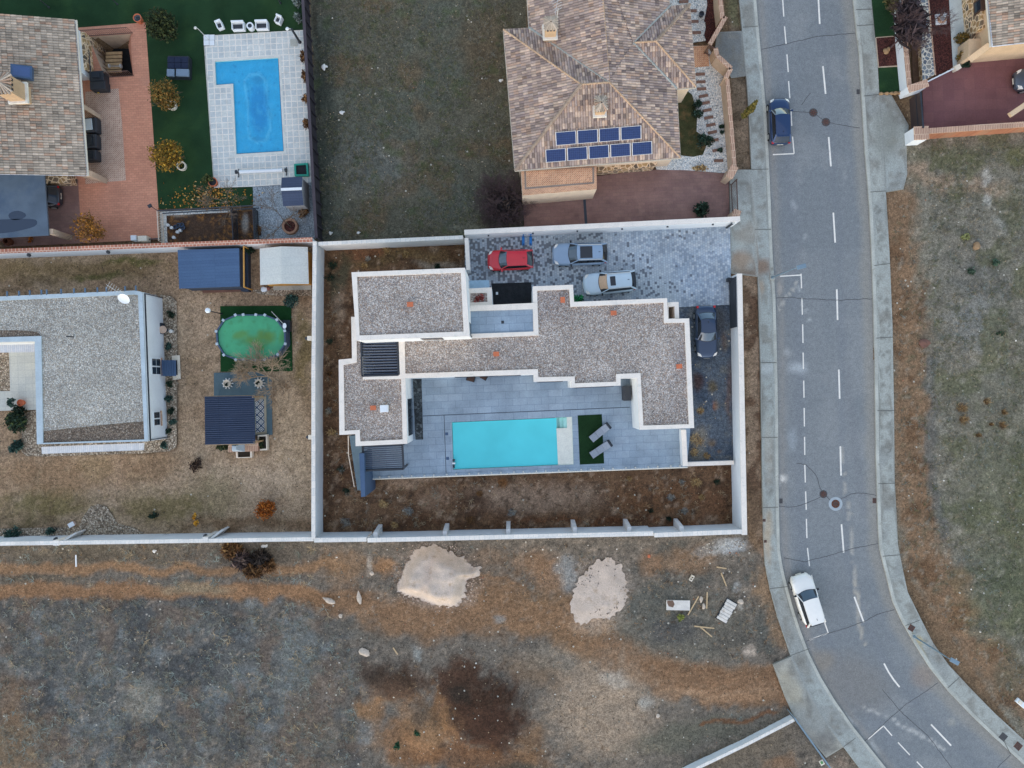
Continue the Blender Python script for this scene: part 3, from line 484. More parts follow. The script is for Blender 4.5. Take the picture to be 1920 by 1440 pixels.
pv_layers = [('n', 50, .52, (142, 144, 144), .8, 211), ('n', 22, .56, (128, 126, 122), .7, 212), ('n', 8, .6, (112, 110, 106), .6, 213), ('b', 1440, 690, 22, 14, 0, (176, 180, 184), .6), ('b', 1440, 1010, 10, 60, 0, (172, 158, 138), .6), ('b', 1440, 840, 10, 80, 0, (164, 160, 154), .5), ('b', 1430, 500, 26, 18, 0, (128, 112, 102), .9), ('b', 1388, 490, 26, 24, 0, (152, 138, 126), .9), ('b', 1400, 440, 30, 26, 0, (156, 152, 146), .6), ('b', 1425, 540, 12, 16, 0, (160, 148, 136), .7), ('b', 1400, 515, 40, 8, 0, (116, 100, 88), .7),
 ('b', 1720, 1200, 12, 10, 30, (176, 162, 110), .6), ('b', 1505, 1390, 50, 40, 30, (136, 134, 132), .8), ('b', 1545, 1395, 26, 26, 30, (112, 108, 106), .6), ('b', 1480, 1290, 26, 50, -30, (166, 160, 146), .6), ('b', 1660, 250, 30, 60, 0, (132, 134, 130), .7), ('n', 5, .58, (104, 104, 100), .55, 214, [(1640, 350), (1680, 350), (1684, 900), (1648, 900)])]
m_pave = Mpaint('concrete_pavement', ((1.5, .94, 1.06), (8, .88, 1.12), (22, .84, 1.16)), .9, .2)
def pv(base): return lambda x, y: paint(x, y, base, pv_layers, 4, 4)
Z_P = .11
KWi = shift(KW, 5.5); KEi = shift(KE, -5.5)
pw_poly = KWi+PW[::-1]
pavw = sheet('pavement', pw_poly, Z_P, m_pave, .28, pv((154, 158, 158)), thick=.3); struct(pavw)
pave = sheet('pavement', KEi+PE[::-1], Z_P, m_pave, .28, pv((158, 160, 158)), thick=.3); struct(pave)
m_kerb = M('kerb_concrete', C(172, 172, 168), .9, .2, var=.15, scale=.7, fine=.12, dirt=C(120, 116, 110), dth=.6)
for line, inn in ((KW, KWi), (KE, KEi)):
    b = MB(); a0 = PX(line, Z_P+.004); a1 = PX(inn, Z_P+.004)
    for i in range(len(line)-1):
        b.add([(a0[i].x, a0[i].y, Z_P+.004), (a0[i+1].x, a0[i+1].y, Z_P+.004), (a1[i+1].x, a1[i+1].y, Z_P+.004), (a1[i].x, a1[i].y, Z_P+.004)], [(0, 1, 2, 3)])
        b.add([(a0[i].x, a0[i].y, Z_P+.004), (a0[i+1].x, a0[i+1].y, Z_P+.004), (a0[i+1].x, a0[i+1].y, -.08), (a0[i].x, a0[i].y, -.08)], [(0, 1, 2, 3)])
    struct(b.build('kerb', m_kerb))
AP = [('apron', [(1341, 88), (1345, 60), (1391.5, 58), (1399, 142), (1371, 146)], (112, 114, 116), .118), ('apron', [(1368, 318), (1409.5, 318), (1417.5, 430), (1421, 519), (1370, 512)], (158, 162, 162), .118),
      ('apron', [(1648, 178), (1671, 177), (1704, 235), (1700, 281), (1701, 327), (1694, 355), (1661, 360)], (152, 156, 156), .116), ('apron', [(1449.6, 1246), (1483.5, 1231), (1511, 1291), (1546, 1351), (1581.5, 1401), (1549, 1421), (1510, 1374), (1487, 1340), (1472, 1307)], (162, 160, 154), .12)]
for nm, pts, c, z in AP:
    struct(sheet('pavement', pts, z, m_pave, .28, pv(c), thick=.3))
# dark joints across the pavement and cracks in the road
m_crack = M('crack_filler', C(84, 84, 88), .9, .2, var=.2)
m_joint = M('pavement_joint', C(104, 104, 102), .95, .1)
def ribbon(b, pts, w, z, jit=0):
    Q = []
    for (x0, y0), (x1, y1) in zip(pts[:-1], pts[1:]):
        n = max(1, int(math.hypot(x1-x0, y1-y0)/6)); Q += [(x0+(x1-x0)*i/n+random.uniform(-jit, jit), y0+(y1-y0)*i/n+random.uniform(-jit, jit)) for i in range(n)]
    Q.append(pts[-1]); L = shift(Q, w/2); Rr = shift(Q, -w/2); v = [W(x, y, z) for x, y in L]+[W(x, y, z) for x, y in Rr]; n = len(Q)
    b.add(v, [(i, i+1, n+i+1, n+i) for i in range(n-1)])
b = MB()
for i, c in enumerate([[(1428, 93), (1475, 82), (1535, 68), (1603, 62)], [(1487, 209), (1522, 211)], [(1528, 212), (1548, 229), (1612, 240)], [(1503, 196), (1520, 174)], [(1454, 559), (1480, 557), (1503, 560), (1570, 563), (1590, 562), (1637, 560)], [(1460, 949), (1485, 951), (1515, 943), (1538, 932)], [(1493, 868), (1512, 872), (1530, 890), (1538, 915), (1541, 920)], [(1549, 930), (1560, 940)], [(1573, 938), (1595, 926), (1620, 924), (1643, 929)],
          [(1470, 1046), (1510, 1053), (1550, 1043), (1600, 1028), (1646, 1019)], [(1511, 1203), (1553, 1187), (1590, 1177), (1620, 1165), (1650, 1150), (1677, 1143)], [(1621, 1390), (1660, 1355), (1700, 1320), (1730, 1300), (1759, 1280)], [(1655, 1293), (1690, 1335), (1740, 1380), (1785, 1440)], [(1870, 1440), (1895, 1415)]]):
    ribbon(b, c, 1.15, -.0152, .7)
struct(b.build('road_cracks', m_crack))
b = MB()
for a, c in (((1393, 51), (1421, 49)), ((1409, 318), (1441, 317)), ((1415, 430), (1446, 430)), ((1426, 680), (1456, 680)), ((1428, 820), (1458, 820)), ((1430, 952), (1459, 951)), ((1443, 1104), (1476, 1100)), ((1483, 1229), (1518, 1216)), ((1582, 1400), (1604, 1384)),
             ((1636, 17), (1605, 18)), ((1639, 46), (1607, 48)), ((1648, 177), (1620, 180)), ((1662, 358), (1632, 360)), ((1669, 494), (1639, 498)), ((1674, 632), (1643, 634)), ((1676, 770), (1645, 770)), ((1678, 906), (1647, 907)), ((1691, 1040), (1655, 1043)), ((1724, 1163), (1698, 1173)), ((1799, 1270), (1777, 1290)), ((1895, 1414), (1880, 1385))):
    ribbon(b, [a, c], 1.3, Z_P+.0095)
struct(b.build('pavement_joints', m_joint))
# white painted markings, one sheet 4 mm above the asphalt
m_paint = M('road_paint', C(222, 226, 230), .7, .3, var=.06, scale=2, fine=.1, fscale=20, dirt=C(170, 174, 178), dsc=3, dth=.6)
b = MB()
CEN = [((1533, -30), (1537, 45)), ((1543, 124), (1548, 176)), ((1553.8, 257), (1558, 312)), ((1562.5, 398.6), (1566, 455)), ((1569, 542.5), (1570.5, 600)), ((1572.8, 692.8), (1574.4, 747.8)), ((1575.6, 836.7), (1577, 891.7)), ((1577.8, 983), (1582, 1036)), ((1601.8, 1119), (1619.6, 1166.7)), ((1745.6, 1358.3), (1783.5, 1398.2))]
for a, c in CEN: ribbon(b, [a, c], 3.1, -.016)
ribbon(b, [(1657.5, 1244), (1666, 1260), (1676, 1275), (1686.7, 1288.3)], 3.1, -.016)
for a, c in [((1467, -10), (1469.6, 31)), ((1471, 49.5), (1474, 83)), ((1475.5, 102), (1478, 135)), ((1478.6, 152), (1481, 184)), ((1483, 205), (1484.6, 236)), ((1486, 256), (1489, 288)), ((1449, 290), (1489, 288)), ((1462.5, 518), (1501, 515.7)), ((1502, 513), (1503, 540.6)), ((1503.6, 559), (1504.4, 590)), ((1505, 608), (1505.6, 643)), ((1505.8, 661), (1506.4, 692)), ((1507, 713.6), (1507.5, 745.6)), ((1507.8, 765), (1508.3, 799.7)), ((1508.6, 819), (1509, 853)),
             ((1509, 870.6), (1510, 904.7)), ((1510.6, 921.4), (1511.7, 955.8)), ((1512, 972.8), (1513, 1009)), ((1514, 1027.3), (1517.8, 1061.7)), ((1521.6, 1078), (1528.5, 1106)), ((1536, 1134), (1541, 1150)), ((1545, 1164), (1553, 1187)), ((1553, 1187), (1517.5, 1200)), ((1656.6, 1361), (1627.5, 1386)), ((1656.6, 1361), (1672.7, 1379.6)), ((1683.8, 1392), (1706, 1415.7)), ((1719, 1428), (1750, 1460))]:
    ribbon(b, [a, c], 2.2, -.016)
struct(b.build('road_markings', m_paint))
# manholes and drains
m_iron = M('cast_iron', C(74, 72, 74), .7, .4, var=.2); m_rust = M('rusty_iron', C(96, 62, 50), .9, .2, var=.3, scale=6); m_ringc = M('concrete_ring', C(160, 168, 178), .9, .2, var=.1)
def manhole(x, y, r, label, mat, ring=0):
    p = W(x, y, -.016); t = thing('manhole_cover', label, 'manhole cover', p, 'iron covers let into the street'); s = H/F
    if ring: MB().lathe(p+Vector((0, 0, .002)), [(ring*s, 0), (ring*s*.99, .006), (r*s*1.05, .006)], 28).build('concrete_ring', m_ringc, t)
    b = MB(); b.disc(p+Vector((0, 0, .009)), r*s, 24); b.lathe(p, [(r*s, 0), (r*s, .009)], 24); b.build('lid', mat, t)
    b = MB()
    for k in range(8): a = k*math.pi/4; b.bar(p+Vector((math.cos(a)*.06, math.sin(a)*.06, .014)), p+Vector((math.cos(a)*r*s*.85, math.sin(a)*r*s*.85, .014)), .05, .01)
    b.build('raised_ribs', m_iron if mat is m_rust else m_rust, t)
manhole(1525, 211, 8, 'dark round manhole cover beside the dark blue parked hatchback', m_iron)
manhole(1548.5, 229, 8, 'dark round manhole cover in the middle of the upper road, right of another', m_iron)
manhole(1543.9, 926.5, 7.4, 'dull round manhole cover at the crack, up left of the rusty one', m_iron)
manhole(1566.7, 944.7, 7.6, 'rusty round manhole cover inside a pale concrete ring', m_rust, 13)
manhole(1909, 1352, 7.5, 'dark round cover in the dirt near the lower right pavement', m_iron)
def drain(x, y, w, h, rz, label, mat, z=-.016):
    p = W(x, y, z); s = H/F; t = thing('drain_grate', label, 'drain grate', p, 'square iron grates and lids by the kerb')
    b = MB(); b.box(p+Vector((0, 0, .004)), (w*s, h*s, .008), rz); b.build('lid_plate', mat, t)
    b = MB(); n = 5
    for k in range(n):
        o = (k-(n-1)/2)*h*s/n; b.box(p+Vector((-math.sin(rz)*o, math.cos(rz)*o, .011)), (w*s*.8, h*s*.09, .008), rz)
    b.build('slot_bars', m_iron, t)
drain(1464.4, 939.4, 6, 9, 0, 'black kerb drain grate on the house side, level with the rusty manhole', m_iron); drain(1639.5, 938.6, 6.5, 9.5, 0, 'brown kerb drain grate on the far side, right of the rusty manhole', m_rust)
drain(1609, 172, 6, 9, 0, 'dark kerb drain grate on the right edge of the upper road', m_iron)
drain(1709, 1177.5, 11, 11, R(-32), 'brown square lid in the right pavement at the bend, near a lamp post', m_rust, Z_P); drain(1881, 1381.6, 13, 13, R(-40), 'dark square lid in the lower right pavement', m_iron, Z_P); drain(1909, 1399, 13, 13, R(-40), 'rust brown square lid at the lower right end of the pavement', m_rust, Z_P)
drain(1433, 975.6, 5, 5, 0, 'small brown lid on the left pavement edge below the white wall corner, upper of two', m_rust, Z_P); drain(1435, 1015, 5, 5, 0, 'small brown lid on the left pavement edge, lower of two', m_rust, Z_P)
# ================================================================ MAIN PLOT: terrace, drive, boundary walls, white house
m_white = M('white_render', (.77, .75, .7), .85, .2, var=.05, scale=.6, fine=.03, fscale=10, dirt=(.66, .63, .57), dsc=1.2, dth=.62)
m_cap = M('pale_coping', C(220, 220, 223), .8, .25, var=.05, scale=1.3, fine=.06, fscale=12, dirt=C(200, 198, 196), dsc=2.2, dth=.58)
m_wallw = M('plaster_wall', (.69, .67, .63), .9, .15, var=.06, scale=.5, fine=.04, dirt=(.6, .57, .52), dsc=.7, dth=.58)
m_wallb = M('beige_plaster', (.69, .63, .56), .9, .15, var=.06, scale=.5, fine=.04, dirt=(.58, .51, .44), dsc=.7, dth=.58)
m_capt = Mbrick('coping_blocks', C(220, 223, 228), C(208, 212, 218), C(182, 188, 196), .4, .6, .012, var=.06)
m_black = M('black_metal', C(44, 48, 56), .5, .4, var=.1, fine=.05)
m_blue = M('slate_blue_panel', C(62, 84, 116), .6, .35, var=.08, scale=.8)
m_glass, nt, b_ = nodes('dark_glass'); b_.inputs['Base Color'].default_value = (.02, .03, .04, 1); fin(b_, .08, .6)
m_clear, nt, b_ = nodes('clear_glass'); b_.inputs['Base Color'].default_value = (.85, .93, .95, 1); fin(b_, .03, .5); b_.inputs['Alpha'].default_value = .22
m_roofg = Mgravel('roof_pebbles', [(0, C(128, 121, 121)), (.16, C(158, 149, 147)), (.34, C(180, 173, 172)), (.52, C(156, 140, 132)), (.66, C(190, 184, 184)), (.8, C(166, 154, 147)), (.9, C(138, 134, 138)), (.955, C(214, 211, 213))], 14.5, .2, big=(.9, .9, .93))
m_tileg = Mbrick('grey_porcelain', C(140, 156, 176), C(130, 147, 167), C(98, 114, 136), 1.2, .6, .012, var=.15, vsc=.7, rough=.55, spec=.35)
m_orange = M('terracotta', C(186, 112, 86), .85, .2, var=.1, scale=3)
m_alu = M('pale_metal', C(196, 198, 200), .4, .5, var=.05)
m_wood = M('weathered_board', C(170, 150, 122), .85, .2, var=.15, scale=3)
m_turf = M('artificial_turf', C(26, 50, 30), .95, .1, var=.12, scale=1.2, fine=.25, fscale=22)
m_slate = Mstone('slate_chips', [(0, C(66, 74, 82)), (.4, C(88, 96, 104)), (.75, C(52, 58, 64))], C(44, 48, 52), 4, .03)
m_dkbed = M('dark_lava_bed', C(44, 47, 52), .95, .15, var=.2, scale=3, fine=.3, fscale=20)
ZT, ZD = 1.0, .55                                       # terrace and drive levels
# --- drive of tumbled concrete setts
def drive_mat():
    m, nt, b = nodes('tumbled_setts'); p = pos(nt, 1, rot=-R(2.5))
    sw = N(nt, "SeparateXYZ"); nt.links.new(p, sw.inputs[0]); cb = N(nt, "CombineXYZ"); nt.links.new(sw.outputs[1], cb.inputs[0]); nt.links.new(sw.outputs[0], cb.inputs[1])
    t = N(nt, "TexBrick"); t.offset = .43; i = t.inputs; i['Scale'].default_value = 1; i['Mortar Size'].default_value = .008; i['Brick Width'].default_value = .21; i['Row Height'].default_value = .2; i['Mortar Smooth'].default_value = .2
    i['Color1'].default_value = (0, 0, 0, 1); i['Color2'].default_value = (1, 1, 1, 1); i['Mortar'].default_value = (.5, .5, .5, 1); nt.links.new(cb.outputs[0], i['Vector'])
    pw = pos(nt); x = N(nt, "SeparateXYZ"); nt.links.new(pw, x.inputs[0])
    # dark setts are common at the garage end and rare by the gate
    th = math_(nt, 'ADD', math_(nt, 'MULTIPLY', x.outputs[0], .026), math_(nt, 'MULTIPLY', noise(nt, pw, 3, .6, .45), .95))
    sp = N(nt, "SeparateColor"); nt.links.new(t.outputs[0], sp.inputs[0])
    k = math_(nt, 'GREATER_THAN', math_(nt, 'SUBTRACT', sp.outputs[0], th), .17)
    lt = ramp(nt, sp.outputs[0], [(0, C(166, 180, 198)), (.3, C(150, 163, 182)), (.55, C(182, 196, 214)), (.8, C(138, 150, 168))], False)
    lt = vary(nt, lt, pw, .86, 1.16, 4, .6, .5)
    lt = mix(nt, ramp(nt, noise(nt, pw, 4, .6, .09), [(.48, grey(0)), (.62, grey(.55))]), lt, C(186, 196, 206))
    c = mix(nt, k, lt, C(108, 114, 126)); c = mix(nt, math_(nt, 'MULTIPLY', t.outputs['Fac'], .8), c, C(92, 98, 108))
    nt.links.new(c, b.inputs['Base Color']); fin(b, .8, .25); bump(nt, b, math_(nt, 'SUBTRACT', 1.0, t.outputs['Fac']), .4, .01); return m
m_sett = drive_mat()
b = MB(); b.prism(PX([(871, 447), (1369, 423), (1371, 571), (1250, 577), (1250, 605), (873, 610)], ZD), -.1, ZD); struct(b.build('driveway', m_sett))
strip_l = [('n', 30, .5, (66, 76, 92), .8, 301), ('n', 14, .55, (92, 98, 108), .6, 302), ('b', 1308, 718, 12, 20, 0, (70, 50, 44), .8), ('b', 1334, 728, 12, 14, 0, (92, 84, 62), .8), ('b', 1344, 762, 6, 10, 0, (128, 88, 62), .8), ('b', 1312, 820, 20, 26, 0, (122, 116, 106), .7), ('b', 1310, 850, 18, 14, 0, (112, 108, 98), .7), ('b', 1335, 830, 9, 7, 0, (108, 94, 76), .7), ('b', 1350, 845, 5, 5, 0, (128, 106, 86), .7), ('b', 1366, 740, 6, 70, 0, (96, 70, 56), .5), ('b', 1358, 640, 8, 26, 0, (98, 82, 70), .6), ('b', 1316, 580, 20, 6, 0, (96, 92, 84), .6), ('b', 1314, 770, 8, 14, 0, (112, 104, 92), .6), ('n', 8, .62, (118, 116, 112), .5, 303), ('b', 1345, 600, 20, 30, 0, (78, 74, 70), .5)]
strip = sheet('gravel_strip', [(1230, 572.5), (1374, 570.5), (1384, 870), (1276, 872)], ZD-.03, m_soil, .2, lambda x, y: paint(x, y, (82, 91, 104), strip_l, 4, 8), zfn=lambda x, y: (fbm(x/6, y/6, 3, 3)-.5)*.05); struct(strip)
MB().prism(PX([(1230, 574), (1374, 572), (1384, 870), (1276, 872)], ZD-.1), -.15, ZD-.1).build('gravel_strip_base', m_wallw)['kind'] = 'structure'
# --- terrace slab with pool opening
TER = [(676, 700), (1296, 690), (1294, 812), (1287.5, 875.5), (700, 897.5), (684, 890), (680, 815)]
POOL = [(847, 791.5), (1072.5, 781.7), (1075.5, 871), (849.8, 880.7)]
tp = PX(TER, ZT); hp = PX(POOL, ZT)
def slab_with_hole(name, outer, hole, z, mat, zb):
    b = MB(); V = [Vector((p[0], p[1], 0)) for p in outer]; Hh = [Vector((p[0], p[1], 0)) for p in hole]
    tri = tessellate_polygon([V, Hh]); al = V+Hh
    fs = []
    for t in tri:
        a, c, d = [al[i] for i in t]; fs.append(t if (c-a).cross(d-a).z > 0 else t[::-1])
    b.add([(p.x, p.y, z) for p in al], fs); n = len(V)
    for i in range(n):
        p, q = V[i], V[(i+1) % n]; b.add([(p.x, p.y, zb), (q.x, q.y, zb), (q.x, q.y, z), (p.x, p.y, z)], [(0, 1, 2, 3)])
    return b.build(name, mat)
struct(slab_with_hole('terrace', tp, hp, ZT, m_tileg, -.1))
m_line = M('dark_slot_drain', C(52, 60, 72), .6, .3, var=.05)
b = MB()
for q in ([(793, 779.8), (1181, 763.4)], [(832.6, 778.6), (836.3, 886)]): ribbon(b, q, 1.1, ZT+.004)
struct(b.build('slot_drain', m_line))
m_trim = M('stone_trim', C(214, 212, 206), .8, .25, var=.06)
b = MB(); q = PX([(697, 897.5), (1289, 875.2)], ZT+.02); b.bar((q[0].x, q[0].y-.05, ZT-.03), (q[1].x, q[1].y-.05, ZT-.03), .1, .12); struct(b.build('terrace_edge', m_trim))
sb = PX([(774, 711), (790.5, 710.5), (793.5, 824), (779, 824.5)], ZT+.01); MB().prism(sb, ZT-.05, ZT+.03).build('slate_bed', m_slate)['kind'] = 'structure'
db = PX([(922, 531.5), (996, 529.2), (998, 572), (923, 572)], ZD+.05); MB().prism(db, ZD-.1, ZD+.06).build('lava_gravel_bed', m_dkbed)['kind'] = 'structure'
# --- swimming pool
sw = thing('swimming_pool', 'long turquoise swimming pool with white bench set in the grey terrace', 'swimming pool', W(960, 832, ZT))
m_ptile = M('pool_lining', C(186, 244, 248), .6, .3, var=.05, scale=.5)
m_bench = M('pool_bench_stone', C(204, 212, 214), .6, .3, var=.06, scale=2)
b = MB(); n = 4; B0 = [(p.x, p.y, -.75) for p in hp]; T0 = [(p.x, p.y, ZT-.001) for p in hp]
b.add(B0, [(0, 1, 2, 3)]); b.add(B0+T0, [(i, (i+1) % 4, 4+(i+1) % 4, 4+i) for i in range(4)]); b.build('basin', m_ptile, sw)
m_water, nt, b_ = nodes('pool_water')
tr = N(nt, "BsdfTransparent"); tr.inputs[0].default_value = (.62, .95, 1.0, 1); gl = N(nt, "BsdfGlossy"); gl.inputs['Roughness'].default_value = .06
fr = N(nt, "Fresnel"); fr.inputs[0].default_value = 1.33; df = N(nt, "BsdfDiffuse"); df.inputs[0].default_value = C(92, 196, 216)+(1,)
ms = N(nt, "MixShader"); ms.inputs[0].default_value = .74; m2 = N(nt, "MixShader"); out = nt.nodes['Material Output']
pw = pos(nt); k = vary(nt, (.13, .78, .78), pw, .9, 1.08, 3, .5, .4, .5); nt.links.new(k, df.inputs[0])
bn = N(nt, "Bump"); bn.inputs['Strength'].default_value = .12; bn.inputs['Distance'].default_value = .05; nt.links.new(noise(nt, pw, 3, .5, 1.6), bn.inputs['Height'])
nt.links.new(bn.outputs[0], gl.inputs['Normal']); nt.links.new(bn.outputs[0], fr.inputs['Normal'])
nt.links.new(tr.outputs[0], ms.inputs[1]); nt.links.new(df.outputs[0], ms.inputs[2]); nt.links.new(fr.outputs[0], m2.inputs[0]); nt.links.new(ms.outputs[0], m2.inputs[1]); nt.links.new(gl.outputs[0], m2.inputs[2]); nt.links.new(m2.outputs[0], out.inputs[0])
ins = PX([(848, 792.4), (1043.2, 783.8), (1046.4, 871.4), (850.6, 879.8)], ZT)
b = MB(); gx = 24; gy = 10
def lerp(a, c, t): return (a[0]+(c[0]-a[0])*t, a[1]+(c[1]-a[1])*t)
b.grid([[(*lerp(lerp(ins[0], ins[1], i/gx), lerp(ins[3], ins[2], i/gx), j/gy), ZT-.1) for j in range(gy+1)] for i in range(gx+1)]); b.build('water', m_water, sw)
bp = PX([(1062.6, 782), (1072.3, 781.8), (1075.3, 870.8), (1046.4, 872), (1043.4, 803.2), (1063.4, 802.4)], ZT-.04); MB().prism(bp, -.7, ZT-.04).build('bench', m_bench, sw)
m_step = M('wet_step', C(150, 208, 214), .3, .5, var=.06); b = MB()
for i, (x0, x1) in enumerate(((1042.5, 1049), (1049, 1056), (1056, 1062.8))): b.prism(PX([(x0, 783.6-(x0-1042)*.04), (x1, 783.4-(x1-1042)*.04), (x1+.7, 802.4), (x0+.7, 803)], ZT-.06), -.7, ZT-.42+.15*i)
b.build('steps', m_step, sw)
b = MB()
for x, y in ((837.5, 813.5), (839.3, 859.5)): p = W(x, y, ZT+.006); b = MB(); b.box(p, (.24, .24, .01), R(2.5)); b.build('skimmer_lid', m_blue, sw)
pc = thing('pool_robot', 'small dark pool cleaner hanging at the lower left corner of the turquoise pool', 'pool cleaner', W(851, 869, ZT))
p = W(851, 868, ZT); b = MB(); b.box(p+Vector((0, .25, .06)), (.18, .14, .14)); b.box(p+Vector((0, -.3, .06)), (.16, .2, .12)); b.tube(p+Vector((.02, .2, .1)), p+Vector((.02, -.25, .1)), .03); b.build('body', m_black, pc); MB().box(p+Vector((0, -.02, .08)), (.24, .13, .12)).build('float', m_white, pc)
rg = thing('turf_mat', 'dark green artificial turf mat under the two sun loungers', 'turf mat', W(1108, 823, ZT)); MB().prism(PX([(1083.2, 779), (1128.4, 776.8), (1132.7, 869), (1087.3, 871)], ZT+.02), ZT+.004, ZT+.025).build('pile', m_turf, rg)
# --- sun loungers
m_cush = M('grey_cushion', C(134, 142, 158), .9, .15, var=.06, obj=True); m_dkcush = M('charcoal_cushion', C(48, 54, 64), .9, .15, var=.06, obj=True)
def lounger():
    t = thing('sun_lounger', 'grey sun lounger with dark headrest, the upper one on the turf mat', 'sun lounger', (0, 0, 0), 'sun loungers by the pool')
    b = MB(); b.bar((-1, .27, .2), (1, .27, .2), .05, .06); b.bar((-1, -.27, .2), (1, -.27, .2), .05, .06); b.bar((-.97, -.27, .2), (-.97, .27, .2), .05, .06); b.bar((.97, -.27, .2), (.97, .27, .2), .05, .06); b.build('frame', m_black, t)
    for x in (-.85, .85):
        for y in (-.27, .27): MB().tube((x, y, 0), (x, y, .2), .025).build('leg', m_black, t)
    for i in range(2): MB().box((-.67+.62*i, 0, .29), (.61, .6, .1)).build('cushion', m_cush, t, bevel=.025)
    MB().box((.53, 0, .375), (.6, .6, .1), ry=-R(18)).build('back_cushion', m_cush, t, bevel=.025)
    MB().box((.88, 0, .5), (.2, .62, .13), ry=-R(18)).build('headrest', m_dkcush, t, bevel=.03)
    return t
lg = lounger(); lg.location = W(1124.4, 810, ZT+.02); lg.rotation_euler[2] = R(39.3)
dup(lg, W(1126, 841.4, ZT+.02), R(34), 'grey sun lounger with dark headrest, the lower one on the turf mat')
# --- terrace furniture
m_brown = M('dark_brown_wood', C(74, 58, 52), .7, .3, var=.12)
def chair(x, y, z, rz, label):
    t = thing('lounge_chair', label, 'chair', W(x, y, z), 'brown lounge chairs under the eave'); l = t.location; c, s = math.cos(rz), math.sin(rz)
    def at(a, bb, zz): return Vector((l.x+a*c-bb*s, l.y+a*s+bb*c, l.z+zz))
    MB().box(at(0, 0, .36), (.7, .62, .12), rz).build('seat', m_brown, t, bevel=.02); MB().box(at(-.34, 0, .58), (.12, .62, .5), rz, ry=-R(12)).build('backrest', m_brown, t, bevel=.02)
    for yy in (-.33, .33): MB().box(at(0, yy, .52), (.7, .07, .06), rz).build('armrest', m_black, t)
    for a in (-.3, .3):
        for bb in (-.3, .3): MB().tube(at(a, bb, 0), at(a, bb, .32), .03).build('leg', m_black, t)
chair(884, 707.5, ZT, R(-105), 'dark brown lounge chair half out from under the eave, left of another'); chair(908, 703.5, ZT, R(-120), 'dark lounge chair mostly under the eave, only its corner showing')
t = thing('grill_cabinet', 'dark grey covered cabinet against the white wing wall', 'cabinet', W(1175, 737, ZT)); p = W(1175.6, 737.5, ZT+.9); MB().box((p.x, p.y, ZT+.45), (.62, 1.15, .9), R(2)).build('cabinet', m_black, t, bevel=.03); MB().box((p.x, p.y, ZT+.93), (.68, 1.22, .05), R(2)).build('lid', M('grey_cover', C(58, 62, 70), .7, .3), t, bevel=.02)
# --- glass balustrade along the terrace edge
gb = thing('glass_balustrade', 'frameless glass balustrade with paired clamps along the terrace edge', 'balustrade', W(990, 888, ZT)); pts = [(700+i*(1287-700)/14, 896-i*(896-874)/14) for i in range(15)]
for (x0, y0), (x1, y1) in zip(pts[:-1], pts[1:]):
    a = W(x0+1, y0-.3, ZT); c = W(x1-1, y1-.3, ZT); MB().bar((a.x, a.y, ZT+.5), (c.x, c.y, ZT+.5), .016, .95).build('glass_panel', m_clear, gb)
    for q in (a.lerp(c, .28), a.lerp(c, .72)): MB().box((q.x, q.y+.05, ZT+.08), (.1, .1, .16)).build('clamp', m_alu, gb)
# --- pergolas
def pergola(name, label, c4, z, n, legs=True, zf=ZT):
    P = [W(x, y, z) for x, y in c4]; ctr = sum(P, Vector())/4; t = thing(name, label, 'pergola', (ctr.x, ctr.y, zf))
    b = MB()
    for i in range(4): b.bar(P[i], P[(i+1) % 4], .14, .2)
    b.build('frame', m_black, t)
    b = MB()
    for i in range(n):
        k = (i+.5)/n; a = P[0].lerp(P[3], k); c = P[1].lerp(P[2], k); d = (c-a).normalized(); a = a+d*.08; c = c-d*.08
        w = (P[3]-P[0]).length/n*.86; o = Vector((0, w/2*math.cos(R(38)), w/2*math.sin(R(38))))
        b.add([a-o, c-o, c+o, a+o], [(0, 1, 2, 3)]); b.add([a-o-Vector((0, 0, .03)), c-o-Vector((0, 0, .03)), c+o-Vector((0, 0, .03)), a+o-Vector((0, 0, .03))], [(3, 2, 1, 0)])
    b.build('louvres', M(name+'_louvre', C(66, 76, 94), .45, .45, var=.05), t)
    if legs:
        for q in P:
            o = (ctr-q).normalized()*.1; MB().box((q.x+o.x, q.y+o.y, (zf+z)/2-.08), (.13, .13, z-zf-.16)).build('post', m_black, t)
    return t
pergola('louvred_pergola', 'black louvred pergola set into the roof beside the upper storey', [(677.5, 641.5), (745.5, 640.5), (747.5, 703), (679.5, 705)], 4.25, 12)
pergola('louvred_pergola', 'black louvred pergola at the terrace corner below the gravel roof wing', [(680, 836), (754.5, 833.5), (756.7, 879.5), (682, 882.5)], 3.7, 12)
# --- the house
hs = thing('modern_house', 'white flat roofed house with pebble roofs and a taller block, beside the turquoise pool', 'house', W(970, 640, 0))
ZA, ZB, ZU = 4.35, 4.33, 7.6
Ao = [(747, 628), (1000, 624), (998.8, 537), (1074.4, 533.8), (1076.4, 566), (1251, 559), (1253, 597.9), (1292.3, 596.9), (1301.7, 802.6), (1199.5, 806), (1194.3, 709.5), (1163.7, 709.5), (1163.7, 723), (1070.7, 727), (1070.5, 714), (1002.2, 716), (1002, 702), (750, 709.5)]
Ai = [(758.5, 636), (1010, 629), (1007, 545), (1067, 542.7), (1069.4, 575.5), (1244.3, 567.2), (1245.2, 605.7), (1283.7, 605), (1291.8, 795.4), (1206.5, 798), (1201, 699.3), (1155.3, 701.3), (1155.3, 715.6), (1078.2, 718.7), (1077.7, 705.7), (1009, 707.3), (1008.7, 692), (760, 700.5)]
Bo = [(658.4, 594), (684, 594), (678.5, 640), (681, 704), (759.5, 702), (763.5, 832), (666.7, 836.7), (666.2, 814), (636.2, 815.5), (635, 674.4), (660, 672)]
Bi = [(668.3, 602), (676.5, 602), (677.4, 640), (680.5, 711.5), (752, 711), (755, 824), (675.5, 827.8), (674.4, 806), (646, 807.8), (644, 684.5), (669, 679.5)]
